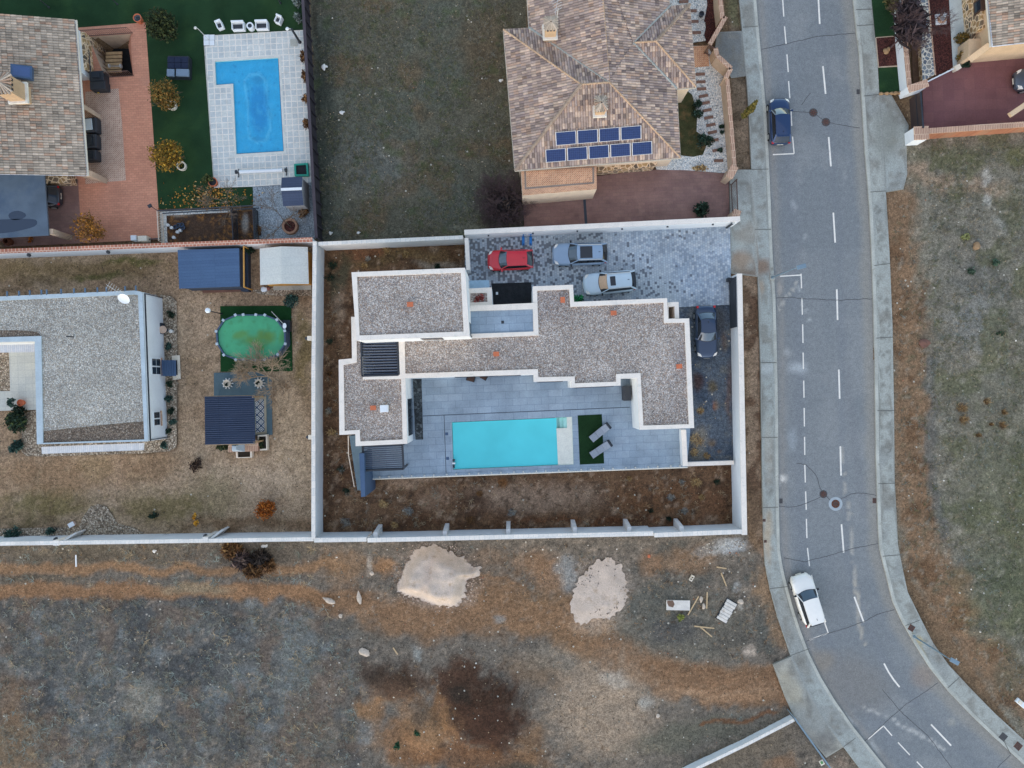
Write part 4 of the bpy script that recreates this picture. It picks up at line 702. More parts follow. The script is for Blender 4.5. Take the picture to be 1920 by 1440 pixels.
Uo = [(659, 510.5), (871.8, 502), (880.3, 630.4), (668.2, 638.3)]; Ui = [(669, 518.8), (863.9, 511.2), (869.2, 621.6), (674, 629)]
Co = [(874, 573.7), (1007.6, 567.6), (1010, 628.6), (876, 634.7)]; Ci = [(882, 583.3), (999, 579.4), (1001.9, 621.5), (883.5, 626)]
Eo = [(876, 541), (921.7, 538.8), (923.2, 573), (876, 575)]; Ei = [(881.5, 549.8), (913, 549), (914, 566), (882, 567)]
def volume(o, i, z, zf, zb, roofmat, roofname):
    O = PX(o, z); I = PX(i, z); cen = sum(O, Vector((0, 0)))/len(O)
    b = MB(); b.prism([(p.x, p.y) for p in O], zb, z-.12); b.build('wall', m_white, hs)
    b = MB(); b.ring([(p.x, p.y) for p in O], [(p.x, p.y) for p in I], z-.12, z, zf); b.build('parapet', m_cap, hs)
    b = MB(); V = [Vector((p.x, p.y, 0)) for p in I]; fs = []
    for t in tessellate_polygon([V]):
        a, c, d = [V[k] for k in t]; fs.append(t if (c-a).cross(d-a).z > 0 else t[::-1])
    b.add([(p.x, p.y, zf) for p in V], fs); return b.build(roofname, roofmat, hs)
volume(Ao, Ai, ZA, ZA-.11, ZD, m_roofg, 'pebble_roof'); volume(Bo, Bi, ZB, ZB-.11, .2, m_roofg, 'pebble_roof'); volume(Uo, Ui, ZU, ZU-.11, .2, m_roofg, 'pebble_roof')
volume(Co, Ci, 4.42, 4.33, ZD, m_tileg, 'balcony_floor'); volume(Eo, Ei, 3.9, 3.81, ZD, m_roofg, 'pebble_roof')
# light well beside the east wall, canopy slab at the entrance
b = MB(); O = PX([(1252.5, 566.8), (1272.5, 566), (1273.6, 597), (1253.5, 597.5)], 4.0); I = PX([(1253.6, 575), (1264.7, 574.4), (1265.6, 596.6), (1254.3, 596.9)], 4.0); b.ring([(p.x, p.y) for p in O], [(p.x, p.y) for p in I], ZD, 4.0, ZD); b.build('light_well', m_cap, hs)
b = MB(); b.prism(PX([(879.5, 526), (917, 525), (918, 540), (880, 541)], 2.9), 2.72, 2.9, True); b.build('entrance_canopy', M('pale_blue_slab', C(142, 172, 200), .5, .4), hs)
b = MB(); b.box(W(942.5, 604, 4.342), (.22, .22, .02), R(2)); b.build('roof_drain', m_black, hs)
# windows and doors
def window(p, q, z0, z1, name='window', off=.03):
    p = Vector(p); q = Vector(q); d = (q-p).normalized(); nrm = Vector((d.y, -d.x)); L = (q-p).length
    fr_ = MB().bar((*(p+nrm*off*.5), (z0+z1)/2), (*(q+nrm*off*.5), (z0+z1)/2), off*1.6, z1-z0).build(name, m_black, hs)
    n = max(1, round(L/1.6))
    for k in range(n):
        a = p+d*(L*k/n+.06)+nrm*(off+.012); c = p+d*(L*(k+1)/n-.06)+nrm*(off+.012); MB().bar((a.x, a.y, (z0+z1)/2), (c.x, c.y, (z0+z1)/2), .02, z1-z0-.14).build('pane', m_glass, fr_)
def seg(P, i, a, c, z):
    O = PX(P, z); p, q = O[i], O[(i+1) % len(O)]; return p.lerp(q, a), p.lerp(q, c)
p, q = seg(Uo, 2, .25, .44, ZU); window(q, p, 5.3, 7.2)
p, q = seg(Uo, 2, .25, .44, ZU); p, q = seg(Uo, 3, .2, .5, ZU); window(q, p, 5.2, 6.8)
p, q = seg(Uo, 1, .78, .98, ZU); window(q, p, 4.6, 6.6, 'balcony_door')
p, q = seg(Bo, 4, .36, .9, ZB); window(q, p, ZT+.05, 3.5, 'sliding_door')
for i, a, c in ((17, .1, .6), (13, .1, .9), (15, .2, .9)): p, q = seg(Ao, i-1, a, c, ZA); window(q, p, ZT+.05, 3.4, 'sliding_door')
p, q = seg(Ao, 8, .1, .3, ZA); 
for a, c in ((.1, .22), (.45, .6)): p, q = seg(Ao, 7, a, c, ZA); window(q, p, 2.0, 3.3)
p, q = seg(Ao, 4, .3, .6, ZA); window(q, p, 1.6, 3.0)
p, q = seg(Ao, 2, .2, .8, ZA); window(q, p, ZD+.1, 2.9, 'garage_door')
# roof ventilators
def vent(x, y, z, rz):
    p = W(x, y, z); v = MB().tube(p, p+Vector((0, 0, .22)), .14, n=14).build('roof_vent', m_orange, hs); c, s = math.cos(rz), math.sin(rz)
    MB().box(p+Vector((0, 0, .3)), (.46, .36, .05), rz).build('cowl', m_orange, v)
    for k in (-1, 1): MB().box(p+Vector((.19*k*c, .19*k*s, .24)), (.05, .34, .12), rz).build('louvre_side', m_brown, v)
for x, y, z, a in ((770, 571.5, ZU-.11, 0), (930.5, 664, ZA-.11, 0), (1054.6, 563, ZA-.11, 90), (1149.5, 587.5, ZA-.11, 0), (1272, 687, ZA-.11, 5), (701, 764.5, ZB-.11, 0)): vent(x, y, z, R(a+2))
p = W(721, 766, ZB+.1); MB().box((p.x, p.y, ZB+.15), (.62, .56, .5), R(2)).build('roof_hatch', m_white, hs, bevel=.02)
b = MB(); b.prism([(q.x, q.y) for q in PX([(673.5, 850), (682.5, 850), (685, 931), (677, 932)], 4.2)], -.1, 4.2); 
bw = b.build('screen_wall', m_blue); tag(bw, 'tall slate blue screen wall at the lower left end of the terrace', 'wall')
# --- stair at the west end
st = thing('outdoor_stair', 'narrow grey outdoor stair going down beside the slate blue wall', 'stairs', W(668, 870, 0)); m_stst = M('stair_stone', C(112, 132, 146), .7, .3, var=.08)
m_rail = M('pale_handrail', C(206, 198, 190), .5, .4); n = 16
for i in range(n):
    k0, k1 = i/n, (i+1)/n; z = ZT-.05-(ZT-.1)*k0; L0 = lerp((655, 817), (670, 919), k0); L1 = lerp((655, 817), (670, 919), k1); R0 = lerp((680, 816), (677.5, 920), k0); R1 = lerp((680, 816), (677.5, 920), k1)
    MB().prism([(q.x, q.y) for q in PX([L0, R0, R1, L1], z)], -.1, z).build('step', m_stst, st)
b = MB(); a = W(653, 817, 1.9); c = W(653.5, 853, 1.5); d = W(664.5, 913, .9); b.tube(a, c, .045); b.tube(c, d, .045); b.build('handrail', m_rail, st)
for p, z in ((a, .9), (c, .55), (d, 0)): MB().tube((p.x, p.y, z-.2), p, .025).build('rail_post', m_rail, st)
# --- boundary walls
def pwall(name, label, pts, top, zb, th, mat, capmat, cap=.06, ov=.03, cat='wall', close=None):
    """wall following a plan line (photo points of its top), with a coping"""
    t = thing(name, label, cat, W(pts[0][0], pts[0][1], zb)); Q = PX(pts, top)
    def off(d):
        o = []
        for i, p in enumerate(Q):
            a = Q[max(0, i-1)]; c = Q[min(len(Q)-1, i+1)]
            if 0 < i < len(Q)-1:
                u = (p-a).normalized(); v = (c-p).normalized(); nn = (Vector((-u.y, u.x))+Vector((-v.y, v.x))).normalized(); nn = nn/max(.4, nn.dot(Vector((-u.y, u.x))))
            else: u = (c-a).normalized(); nn = Vector((-u.y, u.x))
            o.append(p+nn*d)
        return o
    l, r = off(th/2), off(-th/2); MB().prism(l+r[::-1], zb, top-cap).build('wall_face', mat, t)
    l, r = off(th/2+ov), off(-th/2-ov); MB().prism(l+r[::-1], top-cap, top, True).build('coping', capmat, t); return t
wW = pwall('boundary_wall', 'long pale wall between the brown lawn and the pool house plot, running down', [(590, 452.5), (587.5, 700), (587.5, 1010)], 2.45, -.1, .26, m_wallw, m_capt)
wN = pwall('boundary_wall', 'pale wall behind the taller white block, along the dark vacant lot', [(597, 457), (868, 444.7)], 2.35, -.1, .24, m_wallb, m_capt)
wD = pwall('boundary_wall', 'bright white wall along the top of the car drive', [(870.5, 435.5), (1388, 410)], 2.5, -.1, .34, m_white, m_cap)
wV = pwall('boundary_wall', 'short white wall between the car drive and the back yard, by the red car', [(874.5, 446), (878, 506)], 2.45, -.1, .26, m_white, m_cap)
wE = pwall('boundary_wall', 'long white wall along the street side of the pool house plot', [(1386.8, 513), (1396.3, 1003)], 2.55, -.1, .36, m_white, m_cap)
wS = pwall('boundary_wall', 'long pale wall with stub buttresses along the lower side of the pool house yard', [(589, 1013), (687, 1011.5)], 2.4, -.1, .3, m_wallw, m_capt)
def add_piece(t, pts, top):
    Q = PX(pts, top); u = (Q[1]-Q[0]).normalized(); nn = Vector((-u.y, u.x))
    MB().prism([Q[0]+nn*.13, Q[1]+nn*.13, Q[1]-nn*.13, Q[0]-nn*.13], -.1, top-.06).build('wall_face', m_wallw, t); MB().prism([Q[0]+nn*.18, Q[1]+nn*.18, Q[1]-nn*.18, Q[0]-nn*.18], top-.06, top, True).build('coping', m_capt, t)
add_piece(wS, [(689, 1013), (1225, 1000.5)], 2.55); add_piece(wS, [(1227, 1003.5), (1392, 997)], 2.6)
for x, y, top in ((704, 1001, 2.2), (834, 999, 2.2), (953, 995, 2.2), (1078, 992, 2.2), (1180, 990.5, 2.2), (1278, 990, 2.2)):
    p = W(x, y, top); b = MB(); v = [(p.x-.17, p.y+.36, -.1), (p.x+.17, p.y+.36, -.1), (p.x+.17, p.y-.45, -.1), (p.x-.17, p.y-.45, -.1), (p.x-.17, p.y+.12, top), (p.x+.17, p.y+.12, top), (p.x+.17, p.y-.45, top), (p.x-.17, p.y-.45, top)]
    b.add(v, [(4, 5, 6, 7)[::-1], (0, 1, 5, 4)[::-1], (1, 2, 6, 5)[::-1], (2, 3, 7, 6)[::-1], (3, 0, 4, 7)[::-1]]); b.build('buttress', m_wallb, wS)
wT = pwall('terrace_wall', 'low white wall at the right end of the terrace, below the house wing', [(1282, 806), (1285, 874)], 1.95, ZD-.1, .34, m_white, m_cap)
wX = pwall('terrace_wall', 'low white cross wall below the dark gravel strip', [(1289, 870.5), (1376, 867.5)], 1.2, -.1, .28, m_wallw, m_cap)
# wall lamps on the drive wall
m_lampd = M('dark_lamp', C(58, 62, 70), .5, .4)
for i, x in enumerate((916, 999, 1082, 1166, 1251, 1336)):
    y0 = W(x, 441, 1.7).y; wx = W(x, 441, 1.7).x; q0, q1 = PX([(870.5, 435.5), (1388, 410)], 2.5); k = (wx-q0.x)/(q1.x-q0.x); wy = q0.y+(q1.y-q0.y)*k-.2
    l = MB().box((wx, wy, 1.75), (.1, .12, .22)).build('wall_lamp', m_lampd, wD); MB().box((wx, wy-.02, 1.87), (.13, .17, .03)).build('lamp_cap', m_lampd, l)
# --- sliding gate, drawn back against the street wall
gt = thing('sliding_gate', 'black panelled sliding gate drawn back against the white street wall', 'gate', W(1372, 560, ZD)); a = W(1387-.5, 519, 2.3); c = W(1389-.5, 613, 2.3); xo = -.33
b = MB(); b.bar((a.x+xo, a.y, (ZD+.1+2.3)/2), (c.x+xo, c.y, (ZD+.1+2.3)/2), .06, 2.3-ZD-.1); b.build('panel', m_black, gt)
for k in range(6):
    z = ZD+.3+k*.34; MB().bar((a.x+xo-.045, a.y, z), (c.x+xo-.045, c.y, z), .03, .05).build('rail', M('gate_rail', C(60, 66, 76), .5, .4), gt)
p = W(1366, 526, ZD); MB().box((p.x-.05, p.y, ZD+.35), (.35, .3, .6)).build('motor_box', m_black, gt)
p = W(1384, 418, 2.2); t = thing('gate_post', 'slim black gate post at the street end of the white drive wall', 'post', (p.x-.3, p.y-.3, ZD)); b = MB(); b.bar((p.x-.45, p.y-.05, ZD), (p.x-.45, p.y-.05, 2.4), .12, .12); b.build('post', m_black, t); MB().box((p.x-.45, p.y-.05, 2.42), (.16, .16, .04)).build('post_cap', m_alu, t)
# bins / blue pots by the drive wall
m_bluep = M('blue_plastic', C(40, 120, 200), .5, .4, var=.06)
for x, lab in ((981, 'bright blue push scooter against the white drive wall, left of its twin'), (995, 'bright blue push scooter against the white drive wall, right of its twin')):
    g = W(x, 452, ZD); t = thing('push_scooter', lab, 'scooter', g, 'blue scooters by the drive wall'); y0 = W(x, 445, ZD).y
    MB().box((g.x, g.y-.02, ZD+.14), (.22, .75, .06)).build('deck', m_bluep, t, bevel=.02); MB().tube((g.x, g.y+.3, ZD+.15), (g.x, g.y+.42, ZD+.85), .04).build('stem', m_bluep, t); MB().tube((g.x-.22, g.y+.42, ZD+.86), (g.x+.22, g.y+.42, ZD+.86), .035).build('handlebar', m_bluep, t)
    for yy in (-.3, .34): MB().tube((g.x-.03, g.y+yy, ZD+.1), (g.x+.03, g.y+yy, ZD+.1), .1, n=12).build('wheel', m_black, t)
p = W(932, 551, ZD+.06); t = thing('ground_lamp', 'small white lamp standing in the dark gravel bed by the entrance', 'lamp', p); MB().tube(p, p+Vector((0, 0, .3)), .06, n=8).build('stem', m_alu, t); MB().box(p+Vector((0, 0, .34)), (.18, .22, .08)).build('head', m_white, t)
# ================================================================ CARS
m_tyre = M('tyre_rubber', C(40, 40, 42), .9, .2, var=.05, obj=True); m_rim = M('alloy_rim', C(170, 174, 180), .35, .5, metal=.6, var=.03, obj=True)
m_trimb = M('black_trim', C(36, 38, 42), .5, .4, var=.05, obj=True); m_red = M('tail_lamp_red', C(170, 26, 34), .25, .6, var=.05, obj=True); m_lens = M('headlamp_lens', C(222, 228, 234), .15, .7, var=.03, obj=True)
m_cglass, nt, b_ = nodes('car_glass'); b_.inputs['Base Color'].default_value = C(70, 84, 96)+(1,); fin(b_, .06, .7, 0, .4)
m_cglassd, nt, b_ = nodes('car_side_glass'); b_.inputs['Base Color'].default_value = C(34, 38, 46)+(1,); fin(b_, .08, .6)
m_plate = M('number_plate', C(226, 228, 226), .5, .3, var=.02, obj=True)
def carpaint(name, c, metal=.25):
    m = M(name, c, .32, .5, var=.03, fine=0, metal=metal, coat=.7, obj=True); return m
def car(label, x, y, z0, heading, L, Wd, Ht, paint_m, kind='hatch', roof_m=None, sunroof=None, shade=False, rails=False, glass=None, group='parked cars', spoiler=False):
    t = thing('parked_car', label, 'car', (0, 0, 0), group); roof_m = roof_m or paint_m; glass = glass or m_cglass; w = Wd/2; f = L/2
    SH = dict(hatch=dict(xa=.46, xb=.12, xc=-.68, xd=-.94, hz=.62, tz=.66), suv=dict(xa=.40, xb=.10, xc=-.76, xd=-.96, hz=.64, tz=.66), sedan=dict(xa=.34, xb=.03, xc=-.42, xd=-.70, hz=.60, tz=.66))[kind]
    xa, xb, xc, xd = [SH[k]*f for k in ('xa', 'xb', 'xc', 'xd')]; hz = Ht*SH['hz']; tz = Ht*SH['tz']; belt = Ht*.64
    # body shell: loft of cross sections along the length
    xs_ = [1, .985, .95, .88, .76, .6, SH['xa'], .25, 0, -.3, -.55, -.75, -.88, -.95, -.985, -1]
    def top(u):
        pts = [(1, hz*.62), (.97, hz*.78), (.92, hz*.88), (.8, hz*.95), (SH['xa'], hz*1.06), (.2, belt), (-.4, belt*1.01), (-.75, tz), (-.93, tz*.97), (-.98, tz*.86), (-1, tz*.62)]
        for (a, za), (c, zc) in zip(pts[:-1], pts[1:]):
            if c <= u <= a: return zc+(za-zc)*(u-c)/(a-c+1e-9)
        return pts[-1][1]
    rows = []
    for u in xs_:
        n = abs(u); ww = w*(1-.30*max(0, (n-.62)/.38)**2.6)*(1 if u > 0 else (1+.04*max(0, n-.6))); zt = top(u); zb = .24+.10*max(0, (n-.85)/.15)
        half = [(0, zt+.045*(1-n*.5)), (.45, zt+.04*(1-n*.5)), (.75, zt+.012), (.9, zt-.035), (.985, zt-.13), (1.0, zt*.5+.22), (.985, .42), (.93, zb)]
        ring = [(u*f+(-.05*abs(k)**2*f*.5 if u > .8 else (.05*abs(k)**2*f*.4 if u < -.85 else 0)), ww*k, z) for k, z in half]
        rows.append([Vector((a, -b2, c)) for a, b2, c in ring[::-1]][:-1]+[Vector(p) for p in ring])
    b = MB(); b.grid(rows); b.add(rows[0], [tuple(range(len(rows[0])))[::-1]]); b.add(rows[-1], [tuple(range(len(rows[-1])))]); b.add([rows[i][0] for i in range(len(rows))]+[rows[i][-1] for i in range(len(rows))], [(i, i+1, len(rows)+i+1, len(rows)+i) for i in range(len(rows)-1)])
    body = b.build('body', paint_m, t, smooth=True)
    # greenhouse
    zr = Ht-.05; wb = w*.90; wr = w*(.70 if kind != 'sedan' else .66)
    def edge(x, bow, ww, z, n=8, zc=0): return [Vector((x+bow*(1-(2*i/n-1)**2), ww*(2*i/n-1), z+zc*(1-(2*i/n-1)**2))) for i in range(n+1)]
    wb_ = edge(xa-.10*f*.5, .20, wb, hz*1.05, zc=.05); wt = edge(xb, .07, wr, zr-.02, zc=.045); rt = edge(xc, -.05, wr*.97, zr-.05, zc=.045); rb = edge(xd, -.07, wb*.92, tz-.02, zc=.03)
    def ins(E0, E1, k0, k1, s=.94): return [[Vector((p.lerp(q, k).x, p.lerp(q, k).y*s, p.lerp(q, k).z)) for p, q in zip(E0, E1)] for k in (k0, (k0+k1)/2, k1)]
    up = Vector((0, 0, .012))
    # the cabin shell in black, panes and roof skin laid just proud of it
    b = MB(); b.grid([wb_, [p.lerp(q, .5)+Vector((0, 0, .02)) for p, q in zip(wb_, wt)], wt]); b.grid([wt, rt]); b.grid([rt, [p.lerp(q, .5)+Vector((0, 0, .02)) for p, q in zip(rt, rb)], rb])
    for k in (0, -1): b.add([wb_[k], wt[k], rt[k], rb[k]], [(0, 1, 2, 3) if k == 0 else (3, 2, 1, 0)])
    cab = b.build('cabin', m_trimb, t, smooth=False)
    b = MB(); G = ins(wb_, wt, .06, .95, .93); G = [[p+up*(1.6 if i == 1 else 1)+Vector((.004, 0, .01 if i == 1 else 0)) for p in r] for i, r in enumerate(G)]; b.grid(G); b.build('windshield', M('sunshade_beige', C(196, 172, 152), .8, .3, var=.04, obj=True) if shade else glass, t, smooth=True)
    b = MB(); G = ins(rt, rb, .1, .88, .88); G = [[p+up*1.5+Vector((-.012, 0, .012 if i == 1 else 0)) for p in r] for i, r in enumerate(G)]; b.grid(G[::-1]); b.build('rear_window', glass if kind == 'sedan' else m_cglassd, t, smooth=True)
    # roof skin with pillars
    b = MB(); nx_ = 6; RW = [[Vector((p.lerp(q, i/nx_).x, p.lerp(q, i/nx_).y*1.01, p.lerp(q, i/nx_).z+.014+.03*math.sin(math.pi*i/nx_))) for p, q in zip([p+Vector((.02, 0, 0)) for p in wt], [p+Vector((-.03, 0, 0)) for p in rt])] for i in range(nx_+1)]
    b.grid(RW[::-1]); rf = b.build('roof', roof_m, t, smooth=True)
    for k in (0, -1):
        s = -1 if k == 0 else 1; b = MB()
        b.bar(wb_[k]+Vector((0, 0, .01)), wt[k]+Vector((0, 0, .0)), .07, .06); b.bar(rt[k], rb[k]+Vector((0, 0, .0)), .13 if kind != 'sedan' else .1, .08); b.bar(wt[k], rt[k], .05, .05); b.build('window_frame', paint_m, t)
    for k, s in ((0, -1), (-1, 1)):
        q0 = [wb_[k].lerp(rb[k], .06), wt[k].lerp(rt[k], .02), rt[k].lerp(wt[k], .03), rb[k].lerp(wb_[k], .1)]; o = Vector((0, s*.012, .01)); c_ = sum(q0, Vector())/4; q0 = [c_+(p-c_)*.93+o for p in q0]
        MB().add(q0, [(0, 1, 2, 3) if s < 0 else (3, 2, 1, 0)]).build('side_window', m_cglassd, t)
        m = Vector((xa-.16, s*(w+.06), belt+.06)); MB().box(m, (.14, .2, .13)).build('mirror', paint_m if kind != 'suv' else m_trimb, t, bevel=.02)
        for xw in (.62*f, -.60*f):
            rad = .32 if kind != 'suv' else .35; tw = MB().tube((xw, s*(w-.2), rad), (xw, s*(w+.015), rad), rad, n=20).build('wheel', m_tyre, t)
            MB().tube((xw, s*(w+.0), rad), (xw, s*(w+.03), rad), rad*.66, n=16).build('rim', m_rim, tw)
        hx = .885*f; b = MB(); hp_ = [Vector((hx+.12, s*w*.52, hz*.80)), Vector((hx+.0, s*w*.86, hz*.83)), Vector((hx-.26, s*w*.93, hz*.91)), Vector((hx-.12, s*w*.66, hz*.93))]
        hp_ = [p+Vector((0, 0, .05)) for p in hp_]; lo = [p-Vector((-.03, 0, .2)) for p in hp_]; b.add(hp_+lo, [(0, 1, 2, 3) if s > 0 else (3, 2, 1, 0)]+[(i, (i+1) % 4, 4+(i+1) % 4, 4+i) for i in range(4)]); b.build('headlight', m_lens, t)
        b = MB(); tx = -.93*f; b.box((tx-.0, s*w*.80, tz*.86), (.2, w*.2, .2)); b.build('tail_light', m_red, t, bevel=.03)
        MB().bar((xa-.5, s*(w*1.0), belt-.12), (xa-.68, s*(w*1.0), belt-.12), .03, .03).build('door_handle', paint_m, t)
    MB().box((f*.985-.05, 0, .42), (.1, w*1.1, .14)).build('grille', m_trimb, t); MB().box((f*.995, 0, .44), (.03, .5, .11)).build('number_plate', m_plate, t); MB().box((-f*.99, 0, .62), (.03, .5, .11)).build('number_plate', m_plate, t)
    if sunroof:
        x0, x1, ww = sunroof; b = MB(); pp = [(x0*f, -ww*w), (x1*f, -ww*w), (x1*f, ww*w), (x0*f, ww*w)]; nn = 5
        b.grid([[Vector((x1*f+(x0-x1)*f*i/nn, ww*w*(2*j/4-1), zr+.045+.035*math.sin(math.pi*(i+1)/(nn+2))-.02*(2*j/4-1)**2)) for j in range(5)] for i in range(nn+1)]); b.build('sunroof', m_cglassd, t, smooth=True)
    if rails:
        for s in (-1, 1): MB().bar((xb-.05, s*wr*.95, zr+.05), (xc, s*wr*.93, zr+.02), .05, .05).build('roof_rail', m_alu, t)
    if spoiler: MB().box((xc-.08, 0, zr-.03), (.24, wr*1.75, .05)).build('spoiler', roof_m, t, bevel=.015)
    MB().tube((xc+.28, 0, zr+.02), (xc+.14, 0, zr+.12), .018, n=6).build('aerial', m_trimb, t)
    t.location = W(x, y, z0+.7); t.location.z = z0; t.rotation_euler[2] = R(heading); return t
car('bright red hatchback parked on the grey setts, facing left', 957, 487.5, ZD, 182, 3.85, 1.7, 1.47, carpaint('red_paint', C(196, 28, 44), 0), 'hatch')
car('steel blue estate with black panoramic roof and white roof rails on the setts', 1087, 476.5, ZD, 181.5, 4.6, 1.86, 1.55, carpaint('steel_blue_paint', C(132, 154, 182), 0), 'suv', sunroof=(-.42, .02, .52), rails=True)
car('silver estate with a beige sunshade behind its windscreen', 1142.5, 530, ZD, 185.4, 4.4, 1.82, 1.6, carpaint('silver_paint', C(182, 208, 234), 0), 'suv', sunroof=(-.18, .02, .42), shade=True, rails=True)
car('dark blue saloon parked beside the house on the dark gravel strip, facing down', 1324.5, 622, ZD, -88.1, 4.45, 1.76, 1.42, carpaint('dark_blue_saloon_paint', C(44, 60, 86)), 'sedan', glass=m_cglass)
car('dark blue hatchback at the kerb of the upper road, facing up', 1462, 227, -.02, 91.8, 3.95, 1.72, 1.48, carpaint('navy_paint', C(30, 52, 90)), 'hatch', spoiler=True)
car('white off roader parked at the kerb on the bend, with dark glass', 1513.5, 1124, -.02, 107.5, 4.4, 1.84, 1.62, carpaint('white_paint', C(224, 230, 238), 0), 'suv', spoiler=True)
# ================================================================ TILED ROOFS
m_tile, nt, b_ = nodes('clay_tiles'); c = N(nt, "Attribute", attribute_name='Col').outputs[0]; p = pos(nt)
c = vary(nt, c, p, .82, 1.16, 4, .65, .8); c = vary(nt, c, p, .85, 1.15, 3, .7, 7)
nt.links.new(c, b_.inputs['Base Color']); fin(b_, .9, .15)
PALW = [C(170, 154, 149), C(160, 145, 141), C(182, 166, 158), C(150, 135, 132), C(194, 178, 168), C(138, 124, 124), C(174, 154, 144), C(164, 150, 148)]
PALG = [C(164*k, 154*k, 146*k) for k in (.88, .94, .98, 1.0, 1.03, 1.08, 1.13)]+[C(172, 150, 138)]
def roof_plane(poly3, down, pal, parent, name='roof_tiles', pitch=.21, course=.40, seed=1, dark=.2):
    """barrel tiles on one roof plane; poly3: world corners (convex), down: horizontal direction of the fall"""
    rr = np.random.default_rng(seed); P = [Vector(p) for p in poly3]; nrm = Vector((0, 0, 0))
    for i in range(len(P)): nrm += (P[i]-P[0]).cross(P[(i+1) % len(P)]-P[0])
    nrm.normalize(); nrm = nrm if nrm.z > 0 else -nrm
    v = Vector((down[0], down[1], 0)).normalized(); v = (v-nrm*v.dot(nrm)).normalized(); u = v.cross(nrm).normalized(); o = P[0]
    U = [(p-o).dot(u) for p in P]; V = [(p-o).dot(v) for p in P]
    u0, u1, v0, v1 = min(U)-.3, max(U)+.3, min(V)-.5, max(V)+.3; nu = int((u1-u0)/pitch)+1; nv = int((v1-v0)/course)+1
    K = 4; ang = [math.pi*k/K for k in range(K+1)]; verts = []; faces = []; cols = []
    PU = [(a, b2) for a, b2 in zip(U, V)]
    cu, cv = sum(U)/len(U), sum(V)/len(V)
    for i in range(nu):
        for j in range(nv):
            a = u0+(i+.5)*pitch; b2 = v0+(j+.5)*course
            # skip tiles well outside
            if not inpoly(np.array(cu+(a-cu)*.93), np.array(cv+(b2-cv)*.93), PU) and segd(np.array(a), np.array(b2), PU+PU[:1]) > .55: continue
            col = np.array(pal[rr.integers(0, len(pal))])*rr.uniform(.92, 1.08)
            if rr.random() < dark: col = col*rr.uniform(.6, .8)
            n0 = len(verts)
            for e, (vv_, lift) in enumerate(((b2-course*.5, .0), (b2+course*.53, .035))):
                for t in ang: verts.append(o+u*(a-math.cos(t)*pitch*.5)+v*vv_+nrm*(.012+lift+math.sin(t)*.075))
            for k in range(K): faces.append((n0+k, n0+K+1+k, n0+K+2+k, n0+k+1)); cols.append(col)
            faces.append(tuple(n0+K+1+k for k in range(K+1))); cols.append(col*.45)
    me = bpy.data.meshes.new(name); me.from_pydata([tuple(p) for p in verts], [], faces); at = me.attributes.new('Col', 'FLOAT_COLOR', 'FACE'); at.data.foreach_set('color', np.column_stack([np.array(cols), np.ones(len(cols))]).ravel())
    bm = bmesh.new(); bm.from_mesh(me); c0 = sum(P, Vector())/len(P)
    for i in range(len(P)):
        a, d = P[i], P[(i+1) % len(P)]; n_ = (d-a).cross(Vector((0, 0, 1))).normalized()
        if n_.dot(c0-a) > 0: n_ = -n_
        bmesh.ops.bisect_plane(bm, geom=bm.verts[:]+bm.edges[:]+bm.faces[:], plane_co=a+n_*.01, plane_no=n_, clear_outer=True)
    # deck just under the tiles
    vs_ = [bm.verts.new(p-Vector((0, 0, .03))) for p in P]; bm.faces.new(vs_)
    off = Vector(parent_loc(parent))
    for q in bm.verts: q.co -= off
    bm.to_mesh(me); bm.free(); me.materials.append(m_tile); o_ = bpy.data.objects.new(name, me); COL.objects.link(o_); o_.parent = parent
    return o_
m_hip = M('hip_tiles', C(182, 160, 140), .9, .15, var=.2, scale=2, fine=.15, fscale=9); m_hipg = M('weathered_hip_tiles', C(152, 138, 128), .9, .15, var=.2, scale=2, fine=.15, fscale=9); m_valley = M('valley_flashing', C(156, 158, 154), .5, .4, var=.12); m_gutter = M('white_gutter', C(196, 192, 184), .6, .3, var=.05)
m_render = M('cream_render', C(214, 204, 192), .9, .15, var=.06); m_crazy = Mstone('crazy_stone', [(0, C(150, 128, 100)), (.3, C(120, 108, 96)), (.6, C(168, 146, 112)), (.85, C(92, 84, 78))], C(214, 202, 184), 2.6, .07)
m_hbrick = Mbrick('herringbone_brick', C(196, 150, 122), C(170, 118, 94), C(206, 186, 164), .25, .12, .018, rot=R(47))
m_brickc = Mbrick('brick_coping', C(172, 142, 128), C(154, 124, 112), C(206, 190, 176), .14, .6, .02)
m_salmon = Mbrick('salmon_pavers', C(192, 144, 126), C(180, 132, 116), C(160, 120, 106), .4, .2, .012, var=.1, dark=C(172, 134, 122), dth=.55)
m_maroon = Mbrick('stamped_maroon_concrete', C(136, 112, 110), C(127, 103, 103), C(118, 98, 99), .6, .3, .012, var=.16, vsc=.6, dark=C(104, 84, 85), dth=.56, dsc=.5)
def cap(b, p, q, r=.1, lift=.07): b.tube(Vector(p)+Vector((0, 0, lift)), Vector(q)+Vector((0, 0, lift)), r, n=8)
def flat(pts, z): return [W(x, y, z) for x, y in pts]
def P3(x, y, z): return W(x, y, z)
